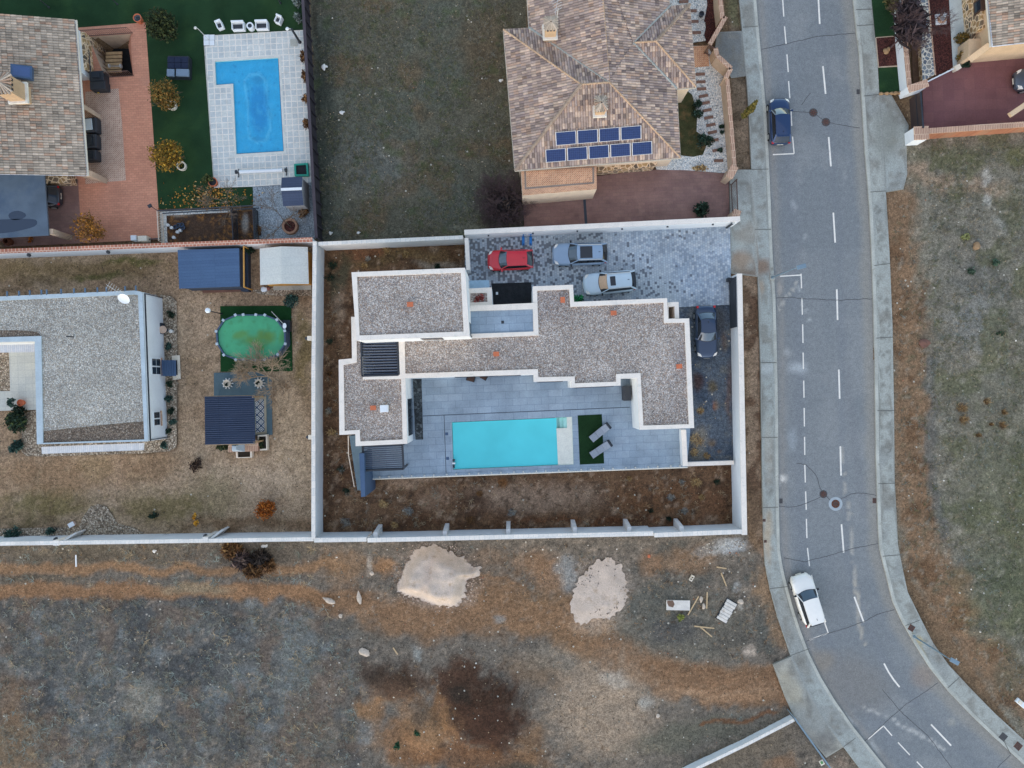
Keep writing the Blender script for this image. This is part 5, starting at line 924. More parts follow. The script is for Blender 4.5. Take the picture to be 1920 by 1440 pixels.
# ---------------------------------------------------------------- house with solar panels
th = thing('tiled_house', 'house with brown hipped tile roof carrying two rows of solar panels', 'house', W(1120, 150, 0))
ZE, ZR = 3.5, 5.6
NWc = P3(944, 56, ZE); SWc = P3(965.6, 320, ZE); SEc = P3(1275.5, 296, ZE); J2 = P3(1089.8, 159, ZR); J1 = P3(1141.9, 155, ZR); V1 = P3(991.9, 53, ZE); NE0 = P3(1255.4, 12.5, ZE); E2 = P3(1268.5, 167, ZE)
down_v = Vector((SWc-NWc)).normalized(); ev = Vector((SEc-SWc)).normalized(); east = (ev.x, ev.y); west = (-ev.x, -ev.y); south = (ev.y, -ev.x); north = (-ev.y, ev.x)
RN = P3(1123, -95, ZR+.3); WN = P3(983, -90, ZE); EN = P3(1246, -95, ZE); J3 = P3(1186.7, 81, 4.75); K3 = P3(1229.4, 78, 4.75); NEw = P3(1293, 9, ZE); SEw = P3(1304.4, 163.5, ZE)
roof_plane([NWc, J2, SWc], west, PALW, th, seed=1); roof_plane([SWc, J2, J1, SEc], south, PALW, th, seed=2); roof_plane([NWc, V1, J1, J2], north, PALW, th, seed=3, dark=.3)
roof_plane([V1, WN, RN, J1], west, PALW, th, seed=4); roof_plane([RN, EN, NE0, J3], east, PALW, th, seed=5, dark=.2); roof_plane([RN, J3, J1], east, PALW, th, seed=15, dark=.2); roof_plane([J1, J3, E2, SEc], east, PALW, th, seed=6, dark=.25)
roof_plane([J3, NE0, NEw, K3], north, PALW, th, seed=7, dark=.3); roof_plane([K3, NEw, SEw], east, PALW, th, seed=8, dark=.22); roof_plane([J3, K3, SEw, E2], south, PALW, th, seed=9)
for nm, segs, m_, r in (('ridge_caps', [(J2, J1), (J1, RN), (NWc, J2), (J1, SEc), (J3, K3), (K3, SEw)], m_hip, .075), ('hip_caps', [(J2, SWc), (K3, NEw)], m_hipg, .13)):
    for p_, q_ in segs: b = MB(); cap(b, p_, q_, r); b.build(nm[:-1], m_, th)
for p_, q_ in ((V1, J1), (J3, NE0), (J3, E2)): b = MB(); b.tube(p_+Vector((0, 0, .06)), q_+Vector((0, 0, .06)), .11, n=6); b.build('valley_gutter', m_valley, th)
for p_, q_ in ((WN, V1), (V1, NWc), (NWc, SWc), (SWc, SEc), (SEc, E2), (E2, SEw), (SEw, NEw), (NEw, NE0), (NE0, EN)): MB().bar(p_-Vector((0, 0, .06)), q_-Vector((0, 0, .06)), .1, .12).build('gutter', m_gutter, th)
def insetpoly(pts, z, k):
    Q = PX(pts, z); c = sum(Q, Vector((0, 0)))/len(Q); return [c+(q-c)*k for q in Q]
b = MB(); b.prism(insetpoly([(944, 56), (990, 54), (984, -90), (1246, -95), (1255, 13), (1293, 9), (1304, 163.5), (1268.5, 167), (1275.5, 296), (965.6, 320)], ZE, .95), -.1, ZE-.08); b.build('wall', m_render, th)
b = MB(); b.prism([q.to_2d() for q in flat([(1119, 328), (1222, 320), (1237, 302), (1150, 302), (1110, 306)], .0)], -.05, 1.25); b.build('stone_base', m_crazy, th)
# porch with herringbone deck
b = MB(); b.prism(PX([(977, 320), (1118.5, 311), (1119, 354), (980, 366)], 3.1), -.1, 3.0, True); b.build('porch_block', m_render, th)
b = MB(); b.prism(PX([(977, 320), (1118.5, 311), (1119, 354), (980, 366)], 3.1), 3.002, 3.1); b.build('porch_roof', Mbrick('porch_brick', C(196, 150, 124), C(176, 128, 104), C(206, 186, 166), .2, .1, .015, rot=R(2.5)), th)
b = MB(); b.prism(PX([(983, 321), (1114, 313), (1114, 344), (984, 355)], 3.12), 3.05, 3.12); b.build('porch_border', M('grey_band', C(132, 122, 116), .8, .2), th)
b = MB(); b.prism(PX([(986, 321), (1110.5, 314), (1111, 341), (987, 351)], 3.135), 3.05, 3.135); b.build('porch_deck', m_hbrick, th)
pr = P3(1230, 322, .6); 
# chimneys
m_mort = M('white_mortar', C(214, 218, 220), .9, .2, var=.1); m_tan = M('tan_render', C(184, 164, 142), .9, .2, var=.08)
def chimney(parent, x, y, zb, h, w, d, rz, tilt=True):
    g = W(x, y, zb); z0 = zb-.5; c_ = MB().box((g.x, g.y, z0+(h+.5)/2), (w, d, h+.5), rz).build('chimney', m_tan, parent)
    MB().box((g.x, g.y, zb+.12), (w+.32, d+.32, .2), rz).build('mortar_skirt', m_mort, c_)
    u = Vector((math.cos(rz), math.sin(rz), 0)); v = Vector((-math.sin(rz), math.cos(rz), 0))
    b = MB()
    for s in (-1, 1):
        for k in (-1, 0, 1): q = g+v*(s*d*.5)+u*(k*w*.28); b.box((q.x, q.y, zb+h-.25), (w*.16, .03, .22), rz)
        for k in (-1, 0, 1): q = g+u*(s*w*.5)+v*(k*d*.28); b.box((q.x, q.y, zb+h-.25), (.03, d*.16, .22), rz)
    b.build('flue_slots', m_black, c_)
    b = MB(); top = Vector((g.x, g.y, zb+h+.35))
    for s1, s2 in (((1, 1), (1, -1)), ((1, -1), (-1, -1)), ((-1, -1), (-1, 1)), ((-1, 1), (1, 1))):
        p_ = g+u*(s1[0]*w*.62)+v*(s1[1]*d*.62); q_ = g+u*(s2[0]*w*.62)+v*(s2[1]*d*.62); p_.z = q_.z = zb+h
        for k in range(5):
            a = p_.lerp(q_, (k+.5)/5); b.tube(a, top.lerp(a, .12), .09, .05, n=6, col=tuple(np.array(PALG[random.randrange(8)])))
    b.build('tile_cap', m_tile, c_); return c_
chimney(th, 1031, 62, 4.7, 1.5, .85, .85, R(3)); chimney(th, 1123.5, 206, 4.9, 1.2, .75, .95, R(3))
an = P3(1044, 36, 6.2); b = MB(); b.tube(an, an+Vector((0, 0, 1.6)), .025)
for k in range(5): b.tube(an+Vector((-.3-.05*k, -.25+.2*k, 1.5)), an+Vector((.3-.02*k, .1+.2*k, 1.5)), .015, n=4)
b.tube(an+Vector((-.2, -.4, 1.5)), an+Vector((.0, .9, 1.5)), .018, n=4); b.build('aerial', m_alu, th)
# solar panels
m_cell = Mbrick('solar_cells', C(20, 42, 92), C(17, 37, 84), C(50, 76, 122), .16, .16, .006, off=0, var=.06, rough=.2, spec=.6); m_frame = M('panel_frame', C(206, 212, 222), .4, .5, var=.03)
pn = (J1-SWc).cross(SEc-SWc).normalized(); pn = pn if pn.z > 0 else -pn
def onroof(x, y):                       # point of the south roof plane seen at that photo-plan position
    o = Vector((0, 0, H)); d = W(x, y, 0)-o; t = (SWc-o).dot(pn)/d.dot(pn); return o+d*t
def panel(c4):
    Q = [onroof(*q)+pn*.16 for q in c4]; c_ = sum(Q, Vector())/4; up = pn*.035
    b = MB(); b.add([q+up for q in Q]+[q-up for q in Q], [(0, 1, 2, 3)[::-1], (4, 5, 6, 7)]+[(i, (i+1) % 4, 4+(i+1) % 4, 4+i) for i in range(4)]); t = b.build('solar_panel', m_frame, th)
    b = MB(); b.add([c_+(q-c_)*.93+up*1.12 for q in Q], [(3, 2, 1, 0)]); b.build('cells', m_cell, t)
    for k in (.25, .75): a = Q[0].lerp(Q[1], k)-up; d = Q[3].lerp(Q[2], k)-up; MB().bar(a-pn*.05, d-pn*.05, .04, .05).build('mounting_rail', m_alu, t)
for row, (n, A, B, Cc, D) in enumerate(((4, (1039.8, 248), (1202.5, 235), (1202.7, 260), (1041, 273)), (5, (1021, 280.7), (1222.9, 264.3), (1223.4, 288.5), (1022, 304.8)))):
    for i in range(n):
        k0 = i/n+.006; k1 = (i+1)/n-.006
        panel([lerp(A, B, k0), lerp(A, B, k1), lerp(D, Cc, k1), lerp(D, Cc, k0)])
# its maroon drive, gravel garden, brick wall, gate
struct(sheet('driveway', [(980, 363), (1119, 352), (1119, 330), (1221, 318), (1285, 319), (1366, 326), (1368, 409), (983, 426)], .0, m_maroon, 2.0)); 
b = MB(); ribbon(b, [(1094.5, 356), (1099, 420)], 5, .006); struct(b.build('drive_drain', m_line))
m_wgrav = Mgravel('white_gravel', [(0, C(206, 214, 222)), (.4, C(190, 200, 210)), (.75, C(222, 228, 234)), (.93, C(140, 146, 150))], 11, .2)
m_mulch = Mgravel('red_mulch', [(0, C(82, 50, 48)), (.4, C(70, 42, 42)), (.7, C(96, 60, 56)), (.92, C(52, 34, 34))], 12, .3)
struct(sheet('gravel_garden', [(1262, 86), (1326, 86), (1352, 126), (1364, 150), (1378, 326), (1285, 319), (1232, 322), (1225, 300), (1262, 290)], -.005, m_wgrav, 2.0)); struct(sheet('gravel_garden', [(1240, -60), (1322, -60), (1326, 10), (1322, 44), (1327, 76), (1300, 80), (1240, 20)], -.005, m_wgrav, 2.0))
struct(sheet('mulch_bed', [(1322, -60), (1347, -60), (1347, 0), (1352, 40), (1326, 82), (1320, 66), (1325, 44), (1320, 40), (1326, 10)], 0.0, m_mulch, 2.0))
struct(sheet('garden_path', [(1296, 87), (1327, 85), (1330, 124), (1300, 127)], .01, m_hbrick, 2.0))
m_dkgrass = M('dark_grass', C(62, 66, 46), .95, .1, var=.25, scale=1.5, fine=.25, fscale=14, dirt=C(92, 82, 60), dsc=1.2, dth=.5)  # dark olive grass with random browner patches
oval = [(1268, 167), (1284, 166), (1298, 178), (1304, 200), (1307, 224), (1306, 246), (1318, 256), (1324, 274), (1318, 290), (1300, 294), (1280, 292), (1270, 290)]
struct(sheet('grass_patch', oval, .004, m_dkgrass, 2.0))
m_sstone = M('sleeper_wood', C(120, 98, 92), .9, .15, var=.15, scale=3)
spots = [(232, 607), (237, 670), (243, 727), (257, 785), (272, 842), (287, 902), (300, 962), (318, 1022), (330, 1082), (343, 1148), (368, 1228), (382, 1315), (97, 12), (165, 88), (180, 175), (200, 266)]
OW = ['topmost stepping slab beside the brick path', 'second stepping slab below the brick path', 'third stepping slab below the brick path', 'fourth stepping slab below the brick path', 'fifth stepping slab, partly under a shrub', 'sixth stepping slab below the brick path', 'seventh stepping slab, level with the cypress', 'eighth stepping slab down the white gravel', 'ninth stepping slab, beside two tiny plants', 'tenth stepping slab, touching the green shrub', 'eleventh stepping slab, with a small plant on it', 'lowest stepping slab, nearest the maroon drive', 'stepping slab at the very top edge of the photo', 'stepping slab half hidden at the roof corner', 'stepping slab above the brick path, small one', 'stepping slab nearest above the brick path']
for (x, y), lb in zip(spots, OW):
    p = W(1260+x/4.365, y/4.365, .03); o = MB().box((0, 0, 0), (.78, .24, .07)).build('stepping_slab', m_sstone, None, bevel=.01); o.location = p; o.rotation_euler[2] = R(2+10*(y > 780)*(y < 1290)); tag(o, 'brown '+lb, 'stepping slab', 'stepping slabs in the white gravel')
m_bwall = M('beige_wall', C(176, 162, 150), .9, .15, var=.1)
bwl = pwall('brick_wall', 'beige garden wall with brick coping beside the white gravel and the verge', [(1364, 148), (1371, 230), (1378, 318)], 1.5, -.1, .22, m_bwall, m_brickc, cap=.1, ov=.05)
for pts in ([(1349, -50), (1351, 0), (1355, 34)], [(1361, 31), (1331, 83)], [(1342, 90), (1345, 104), (1371, 128), (1361, 146)]):
    Q = PX(pts, 1.6); 
    for p_, q_ in zip(Q[:-1], Q[1:]):
        MB().bar((p_.x, p_.y, .75), (q_.x, q_.y, .75), .24, 1.5).build('wall_face', m_bwall, bwl); MB().bar((p_.x, p_.y, 1.55), (q_.x, q_.y, 1.55), .36, .1).build('coping', m_brickc, bwl)
def pillar(name, label, x, y, w, d, h, rz, mat, capm, cat='pillar'):
    p = W(x, y, h); t = thing(name, label, cat, (p.x, p.y, 0)); MB().box((p.x, p.y, h/2-.05), (w, d, h-.1), rz).build('shaft', mat, t); MB().box((p.x, p.y, h-.04), (w+.12, d+.12, .1), rz).build('cap', capm, t, bevel=.02); return t
pillar('gate_pillar', 'pinkish brick capped pillar at the upper end of the brown bar gate', 1373, 322, .5, .95, 1.9, R(-28), m_bwall, m_brickc); pillar('gate_pillar', 'brick capped pillar at the lower end of the brown bar gate', 1381, 401, .5, .6, 1.9, R(-20), m_bwall, m_brickc)
m_rustg = M('brown_iron', C(92, 74, 70), .6, .3)
def bargate(name, label, p0, p1, top, zb, n, mat, cat='gate', rails=(.12, .92)):
    a = W(*p0, top); c_ = W(*p1, top); t = thing(name, label, cat, ((a.x+c_.x)/2, (a.y+c_.y)/2, zb)); a.z = c_.z = 0
    for k in rails: z = zb+(top-zb)*k; MB().bar(a+Vector((0, 0, z)), c_+Vector((0, 0, z)), .06, .07).build('rail', mat, t)
    for i in range(n+1):
        q = a.lerp(c_, i/n); MB().tube((q.x, q.y, zb), (q.x, q.y, top), .02 if 0 < i < n else .05, n=6).build('bar', mat, t)
    return t
bargate('bar_gate', 'brown iron bar gate between two brick pillars at the maroon drive', (1382, 336), (1384.5, 396), 1.8, .05, 22, m_rustg)
bargate('bar_gate', 'small dark garden gate at the herringbone path by the upper brick wall', (1330, 84), (1342, 90), 1.6, .05, 6, m_rustg)
# ================================================================ PLANTS
m_bark = M('bark', C(96, 86, 78), .95, .1, var=.2, scale=6, obj=True); m_twig = M('grey_twig', C(120, 108, 100), .95, .1, var=.2, scale=6, obj=True); m_twigp = M('purple_twig', C(84, 70, 74), .95, .1, var=.2, scale=6, obj=True)
def leaves(name, parent, c, rad, n, leaf, pal, clumps=14, hollow=.35, asp=1.6, seed=1, shape=None, up=.2):
    """a crown of separate little leaves gathered in uneven clumps"""
    g = np.random.default_rng(seed); c = np.array(c); rad = np.array(rad)
    d = g.normal(size=(clumps, 3)); d /= np.linalg.norm(d, axis=1)[:, None]; cc_ = d*g.uniform(hollow, 1., (clumps, 1))**.6*.78
    k = g.integers(0, clumps, n); q = cc_[k]+g.normal(size=(n, 3))*(.22*g.uniform(.6, 1.3, clumps)[k])[:, None]; q = q[np.linalg.norm(q, axis=1) < 1.15]; k = k[:len(q)]; n = len(q)
    if shape is not None: q = shape(q, g)
    p_ = c+q*rad; a = g.normal(size=(n, 3)); a[:, 2] *= .6; a /= np.linalg.norm(a, axis=1)[:, None]; b_ = g.normal(size=(n, 3))+np.array([0, 0, up]); b_ = np.cross(a, b_); b_ /= np.linalg.norm(b_, axis=1)[:, None]+1e-9
    s = leaf*g.uniform(.6, 1.4, n)[:, None]; a = a*s*asp*.5; b_ = b_*s*.5
    v = np.stack([p_-a, p_+b_, p_+a, p_-b_], 1).reshape(-1, 3); pal = np.array(pal); ck = g.integers(0, len(pal), clumps)[k]; mixm = g.random(n) < .45; ck[mixm] = g.integers(0, len(pal), mixm.sum())
    col = np.repeat(pal[ck]*g.uniform(.7, 1.3, n)[:, None], 4, 0)
    return raw(name, v, np.arange(len(v)).reshape(-1, 4), m_leaf, col, parent)
def branches(b, p, d, L, r, depth, g, spread=.6, n=3, up=.12, col=None, kink=3, minr=.006):
    p = Vector(p); d = Vector(d).normalized()
    for i in range(kink):
        q = p+d*(L/kink); b.tube(p, q, r*(1-.25*i/kink), r*(1-.25*(i+1)/kink), n=5 if depth > 1 else 3, cap=False, col=col); p = q
        d = (d+Vector((g.uniform(-.16, .16), g.uniform(-.16, .16), g.uniform(-.08, .12)))).normalized()
        if depth > 0 and i > 0:
            for _ in range(n if i == kink-1 else max(1, n-1)):
                e = (d+Vector((g.uniform(-1, 1), g.uniform(-1, 1), g.uniform(-.6, .8)))*spread+Vector((0, 0, up))).normalized(); branches(b, p, e, L*g.uniform(.55, .8), max(minr, r*.58), depth-1, g, spread, n, up, col, kink, minr)
def tree(name, label, cat, x, y, z, trunk_h, rad, n, leaf, pal, group=None, seed=1, clumps=14, lean=(0, 0), barkm=None, crown='crown', asp=1.6, hollow=.35, shape=None, limbs=5):
    p = W(x, y, z); t = thing(name, label, cat, p, group); g = random.Random(seed); b = MB(); tp_ = p+Vector((lean[0], lean[1], trunk_h)); b.tube(p-Vector((0, 0, .05)), tp_, .03+.035*rad[0], .02+.02*rad[0], n=7)
    for i in range(limbs):
        a = 6.283*i/limbs+g.uniform(-.4, .4); branches(b, tp_-Vector((0, 0, .1)), (math.cos(a), math.sin(a), g.uniform(.5, 1.3)), rad[0]*.8, .012+.016*rad[0], 1, g, .6, 2)
    b.build('trunk', barkm or m_bark, t); leaves(crown, t, (tp_.x, tp_.y, tp_.z+rad[2]*.55), rad, n, leaf, pal, clumps, hollow, asp, seed, shape); return t
def bush(name, label, cat, x, y, z, rad, n, leaf, pal, group=None, seed=1, clumps=10, asp=2.2):
    p = W(x, y, z); t = thing(name, label, cat, p, group); g = random.Random(seed); b = MB()
    for i in range(6): a = g.uniform(0, 6.28); branches(b, p-Vector((0, 0, .03)), (math.cos(a)*.7, math.sin(a)*.7, 1), rad[2]*.9, .012+.012*rad[0], 1, g, .5, 2)
    b.build('stems', m_bark, t); leaves('foliage', t, (p.x, p.y, p.z+rad[2]*.8), rad, n, leaf, pal, clumps, .2, asp, seed); return t
def bare(name, label, cat, x, y, z, h, L, r, mat, seed=1, depth=3, n=3, lean=(0, 0), spread=.75, group=None, stems=1, up=.12):
    p = W(x, y, z); t = thing(name, label, cat, p, group); g = random.Random(seed); b = MB(); tp_ = p+Vector((lean[0], lean[1], h))
    if h: b.tube(p-Vector((0, 0, .05)), tp_, r, r*.8, n=7)
    for i in range(stems): a = 6.283*i/max(1, stems)+g.uniform(-.5, .5); branches(b, tp_, (math.cos(a)*(stems > 1), math.sin(a)*(stems > 1), .6 if stems > 1 else 1), L, r*.7, depth, g, spread, n, up)
    b.build('branches', mat, t); return t
G_DK = [C(30, 48, 36), C(40, 58, 44), C(24, 38, 30), C(52, 70, 58)]; G_BL = [C(58, 84, 78), C(44, 68, 64), C(72, 98, 90), C(36, 54, 52)]; G_MD = [C(62, 76, 44), C(78, 88, 50), C(48, 60, 38), C(92, 98, 62)]
G_AU = [C(150, 118, 44), C(126, 104, 44), C(96, 88, 42), C(172, 138, 52), C(112, 84, 40)]; G_OR = [C(164, 96, 36), C(146, 82, 34), C(182, 116, 48), C(118, 70, 34)]; G_BR = [C(110, 84, 58), C(88, 66, 48), C(132, 102, 70), C(72, 56, 42)]; G_TW = [C(78, 66, 68), C(96, 82, 82), C(58, 50, 52), C(112, 98, 94)]
G_ST = [C(180, 160, 118), C(146, 122, 86), C(110, 86, 58), C(200, 184, 146)]
# ================================================================ WEST PLOT: white house, lawn things
m_bcop = M('blue_grey_coping', C(168, 182, 196), .7, .3, var=.08, scale=1); m_rgw = Mgravel('grey_roof_pebbles', [(0, C(132, 129, 128)), (.16, C(158, 154, 151)), (.34, C(178, 176, 174)), (.52, C(156, 148, 140)), (.66, C(188, 186, 184)), (.8, C(166, 160, 152)), (.9, C(142, 141, 141)), (.955, C(212, 212, 212))], 14.5, .2)
m_damp = Mgravel('damp_roof_pebbles', [(0, C(92, 84, 78)), (.2, C(118, 108, 102)), (.45, C(134, 122, 112)), (.7, C(104, 92, 84)), (.9, C(154, 146, 138))], 12.5, .25)
m_ribs = Mbrick('ribbed_canopy', C(206, 210, 218), C(196, 200, 210), C(168, 172, 184), .16, 4, .012, off=0, var=.06); m_bed = Mgravel('bed_pebbles', [(0, C(146, 136, 124)), (.2, C(168, 158, 146)), (.45, C(132, 120, 108)), (.65, C(188, 180, 168)), (.85, C(112, 104, 96)), (.95, C(206, 198, 188))], 9.5, .3)
wh = thing('white_house', 'white house with grey pebble roof and inner court, on the brown lawn at the left', 'house', W(130, 690, 0)); ZH = 3.25
RO = [(-140, 562), (254, 544.5), (267, 549), (277.5, 827.5), (69, 833), (65, 640), (-140, 645)]; RI = [(-140, 570), (251, 552.2), (258.7, 553.4), (270.5, 824), (80.5, 830.5), (77, 630), (-140, 636)]
O = PX(RO, ZH); I = PX(RI, ZH); b = MB(); b.prism([q.lerp(Vector((-40, 0)), 0) for q in O], -.1, ZH-.12); b.build('wall', m_white, wh)
b = MB(); b.ring([(q.x, q.y) for q in O], [(q.x, q.y) for q in I], ZH-.12, ZH, ZH-.11); b.build('parapet', m_bcop, wh)
def fillpoly(pts, z): 
    b = MB(); V = [Vector((q.x, q.y, 0)) for q in pts]; fs = []
    for t in tessellate_polygon([V]):
        a, c, d = [V[k] for k in t]; fs.append(t if (c-a).cross(d-a).z > 0 else t[::-1])
    return b.add([(q.x, q.y, z) for q in V], fs)
fillpoly(I, ZH-.1).build('pebble_roof', m_rgw, wh)
fillpoly(PX([(80.5, 830), (270.5, 823.6), (269, 790), (230, 793), (180, 798), (130, 803), (81, 808)], ZH-.1), ZH-.094).build('damp_pebbles', m_damp, wh); fillpoly(PX([(-60, 634.5), (77, 629.5), (70, 622), (30, 619), (-60, 620)], ZH-.1), ZH-.094).build('damp_pebbles', m_damp, wh)
# court: lower canopy, tiles
b = MB(); b.prism(PX([(-140, 650), (66, 645.5), (66, 660), (-140, 663)], ZH-.3), ZH-.4, ZH-.3, True); b.build('ribbed_canopy', m_ribs, wh); b = MB(); b.prism(PX([(77.5, 838), (270, 830.5), (269, 844), (78.5, 851)], ZH-.2), ZH-.3, ZH-.2, True); b.build('ribbed_canopy', m_ribs, wh)
m_ctile = Mbrick('cream_patio_tiles', C(192, 194, 192), C(182, 184, 184), C(166, 168, 168), .6, .6, .012, off=0, var=.06)
struct(sheet('court_patio', [(17, 660), (80, 655), (84, 768), (-60, 772), (-60, 735), (19, 733)], .02, m_ctile, 2.0)); struct(sheet('pebble_bed', [(-60, 655), (17, 660), (19, 733), (-60, 735)], -.0, m_bed, 2.0))
struct(sheet('pebble_bed', [(300, 552), (322, 556), (331, 566), (333, 690), (331, 838), (318, 846), (270, 850), (80, 856), (48, 855), (40, 846), (42, 776), (66, 770), (290, 700)], .004, m_bed, 2.0))
sbed = [(-60, 992), (110, 989), (148, 988), (156, 968), (170, 950), (186, 945), (200, 950), (212, 968), (220, 982), (250, 989), (270, 1000), (268, 1008), (-60, 1014)]
struct(sheet('pebble_bed', sbed, .035, m_bed, 2.0))
for i, (k, lab) in enumerate([(12.6, 0), (35, 0), (55, 0), (77, 0), (87, 0), (114, 0), (138, 0), (159, 0), (182, 0), (199, 0), (234, 0), (254, 0)]):
    y0 = 562-(562-544.5)*(k+140)/394; p = W(k, y0, ZH); MB().box((p.x, p.y+.18, ZH-.05), (.1, .42, .1), R(2)).build('roof_spout', M('spout_blue', C(84, 104, 128), .6, .3) if i == 0 else bpy.data.materials['spout_blue'], wh)
# east wall: downpipe line, windows, awning
EO = PX([(267, 549), (277.5, 827.5)], ZH); q0, q1 = EO; nn = Vector((1, .04)).normalized()
b = MB(); b.bar((q0.x+.06, q0.y, ZH-.28), (q1.x+.06, q1.y, ZH-.28), .08, .08); b.bar((q0.x+.05, q0.y-.02, ZH-.3), (q0.x+.05, q0.y-.02, 0), .06, .06); b.bar((q1.x+.05, q1.y+.1, ZH-.3), (q1.x+.05, q1.y+.1, 0), .06, .06); b.build('gutter', m_black, wh)
for k0, k1, z0, z1 in ((.43, .555, .85, 2.35), (.80, .905, 1.25, 2.3)):
    a = q0.lerp(q1, k0); c = q0.lerp(q1, k1); w_ = MB().bar((a.x+.02, a.y, (z0+z1)/2), (c.x+.02, c.y, (z0+z1)/2), .1, z1-z0).build('window', m_white, wh)
    for i in range(2):
        for j in range(2):
            e = a.lerp(c, .08+.46*i); f2 = a.lerp(c, .46+.46*i); zz = z0+.12+(z1-z0-.12)/2*j; MB().bar((e.x+.085, e.y, zz+(z1-z0)*.2), (f2.x+.085, f2.y, zz+(z1-z0)*.2), .02, (z1-z0)*.4).build('pane', m_glass, w_)
    MB().bar((a.x+.1, a.y, z0-.06), (c.x+.1, c.y, z0-.06), .2, .07).build('sill', m_brickc, w_)
a = W(303, 675, 1.05); c = W(304, 705, 1.05); aw = MB().add([(a.x, a.y, .95), (c.x, c.y, .95), (c.x+.95, c.y, .55), (a.x+.95, a.y, .55)], [(0, 1, 2, 3)]); 
for k in range(6): e = Vector((a.x+.16*k, a.y, 1.0-.07*k)); aw.bar(e, e+Vector((0, c.y-a.y, 0)), .05, .06)
aw.build('cellar_awning', m_blue, wh)
ps = sheet('path_slab', [(322, 667), (337, 666), (339, 711), (324, 712.5)], .05, m_trim, 2.0); struct(ps); dm = MB(); dm.prism(PX([(322, 676), (332, 675.5), (333, 703), (322.5, 703.5)], .08), .055, .085); tag(dm.build('door_mat', m_black), 'black mat on the beige slab beside the white house', 'mat')
p = W(138, 632, ZH-.1); MB().tube(p, p+Vector((-.05, .02, .85)), .05).build('vent_pipe', m_black, wh)
# dish and aerial on the roof corner
dp = W(244, 566, ZH-.1); b = MB(); b.tube(dp, dp+Vector((0, .2, .7)), .03); b.build('dish_mast', m_alu, wh)
b = MB(); cen = dp+Vector((-.05, .22, .75)); P_ = []
for r_, h_ in ((0, 0), (.2, .02), (.36, .07), (.46, .13)): P_.append([cen+Matrix.Rotation(R(38), 3, 'X') @ Vector((r_*math.cos(2*math.pi*i/20), r_*math.sin(2*math.pi*i/20), h_)) for i in range(21)])
b.grid(P_); b.build('satellite_dish', m_white, wh, smooth=True)
ap = W(232, 548, ZH); b = MB(); b.tube(ap, ap+Vector((0, .1, .9)), .025); b.tube(ap+Vector((.2, -.2, .9)), ap+Vector((-.9, .5, .9)), .02, n=4)
for k in range(6): e = ap+Vector((.15-.18*k, -.15+.12*k, .9)); b.tube(e+Vector((-.16, -.28, 0)), e+Vector((.16, .28, 0)), .012, n=4)
b.build('aerial', m_alu, wh)
# ---- things round the white house
tb = thing('garden_table', 'small round table with stool on the pebble bed by the white house wall', 'table', W(312, 619, 0)); p = tb.location; b = MB(); b.lathe(p, [(.18, 0), (.06, .08), (.06, .62)], 12); b.build('pedestal', m_black, tb); MB().lathe(p, [(0, .66), (.3, .66), (.33, .62), (.06, .6)], 18).build('table_top', M('pale_round_top', C(186, 168, 158), .6, .3), tb); MB().box((p.x-.35, p.y+.1, .3), (.5, .9, .6), R(4)).build('cabinet', m_dkcush, tb, bevel=.03); MB().lathe(p+Vector((.55, -.12, 0)), [(.13, 0), (.16, .4), (0, .42)], 10).build('stool', m_alu, tb)
shrubs = [(322, 590, 'dark low shrub in the pebble bed, upper end beside the white house'), (318, 650, 'dark low shrub just above the black awning of the white house'), (320, 720, 'dark low shrub just below the black awning of the white house'), (318, 748, 'dark low shrub in the pebble strip, second below the awning'), (322, 770, 'dark low shrub in the pebble strip, third below the awning'), (326, 790, 'dark low shrub in the pebble strip, fourth below the awning'), (316, 808, 'dark low shrub in the pebble strip beside the small window'), (310, 834, 'dark low shrub at the lower corner of the white house')]
for i, (x, y, lb) in enumerate(shrubs): bush('low_shrub', lb, 'shrub', x, y, .02, (.34, .36, .26), 170, .09, G_BL if i % 2 else G_DK, 'low shrubs in the pebble bed', 20+i)
bush('large_shrub', 'large dark green shrub on the pebbles left of the white house, beside the court', 'shrub', 44, 793, 0, (1.0, .9, .8), 1500, .14, G_DK+G_MD[:1], None, 31, 14); bush('large_shrub', 'bluish green shrub below the large dark shrub left of the white house', 'shrub', 35, 835, 0, (.5, .7, .5), 500, .12, G_BL, None, 32)
bush('large_shrub', 'dark green shrub above the large one, at the court patio edge', 'shrub', 40, 768, 0, (.6, .5, .6), 500, .12, G_DK, None, 33)
tp_ = thing('potted_plant', 'grey green plant in a terracotta pot on the court patio', 'potted plant', W(44, 755, .02)); p = tp_.location; MB().lathe(p, [(.2, 0), (.3, .4), (.26, .4), (.24, .3), (0, .3)], 16).build('pot', m_orange, tp_); leaves('foliage', tp_, (p.x-.6, p.y, p.z+.7), (.45, .4, .3), 300, .1, G_BL, 8, seed=34)
for (x, y, rx, nm, lab, pal, sd_) in ((28, 999, .8, 'low_shrub', 'spreading green shrub in the pebble bed at the lower left wall', G_BL, 35), (100, 995, .45, 'low_shrub', 'small green shrub in the pebble bed, right of the spreading one', G_BL, 36), (290, 965, .4, 'low_shrub', 'small sparse green shrub alone on the lower brown lawn', G_DK, 37)): bush(nm, lab, 'shrub', x, y, .03, (rx, rx*.8, .4), int(600*rx), .1, pal, None, sd_)
tree('orange_bush', 'round orange autumn bush on the brown lawn near the lower wall', 'bush', 502, 953, .0, .35, (.85, .85, .75), 1500, .1, G_OR, None, 41, 22); tree('yellow_sapling', 'thin sapling with a few yellow leaves on the lower lawn', 'sapling', 376, 970, 0, .8, (.32, .5, .4), 200, .1, [C(190, 146, 52), C(210, 164, 60), C(140, 110, 50)], None, 42, 6)
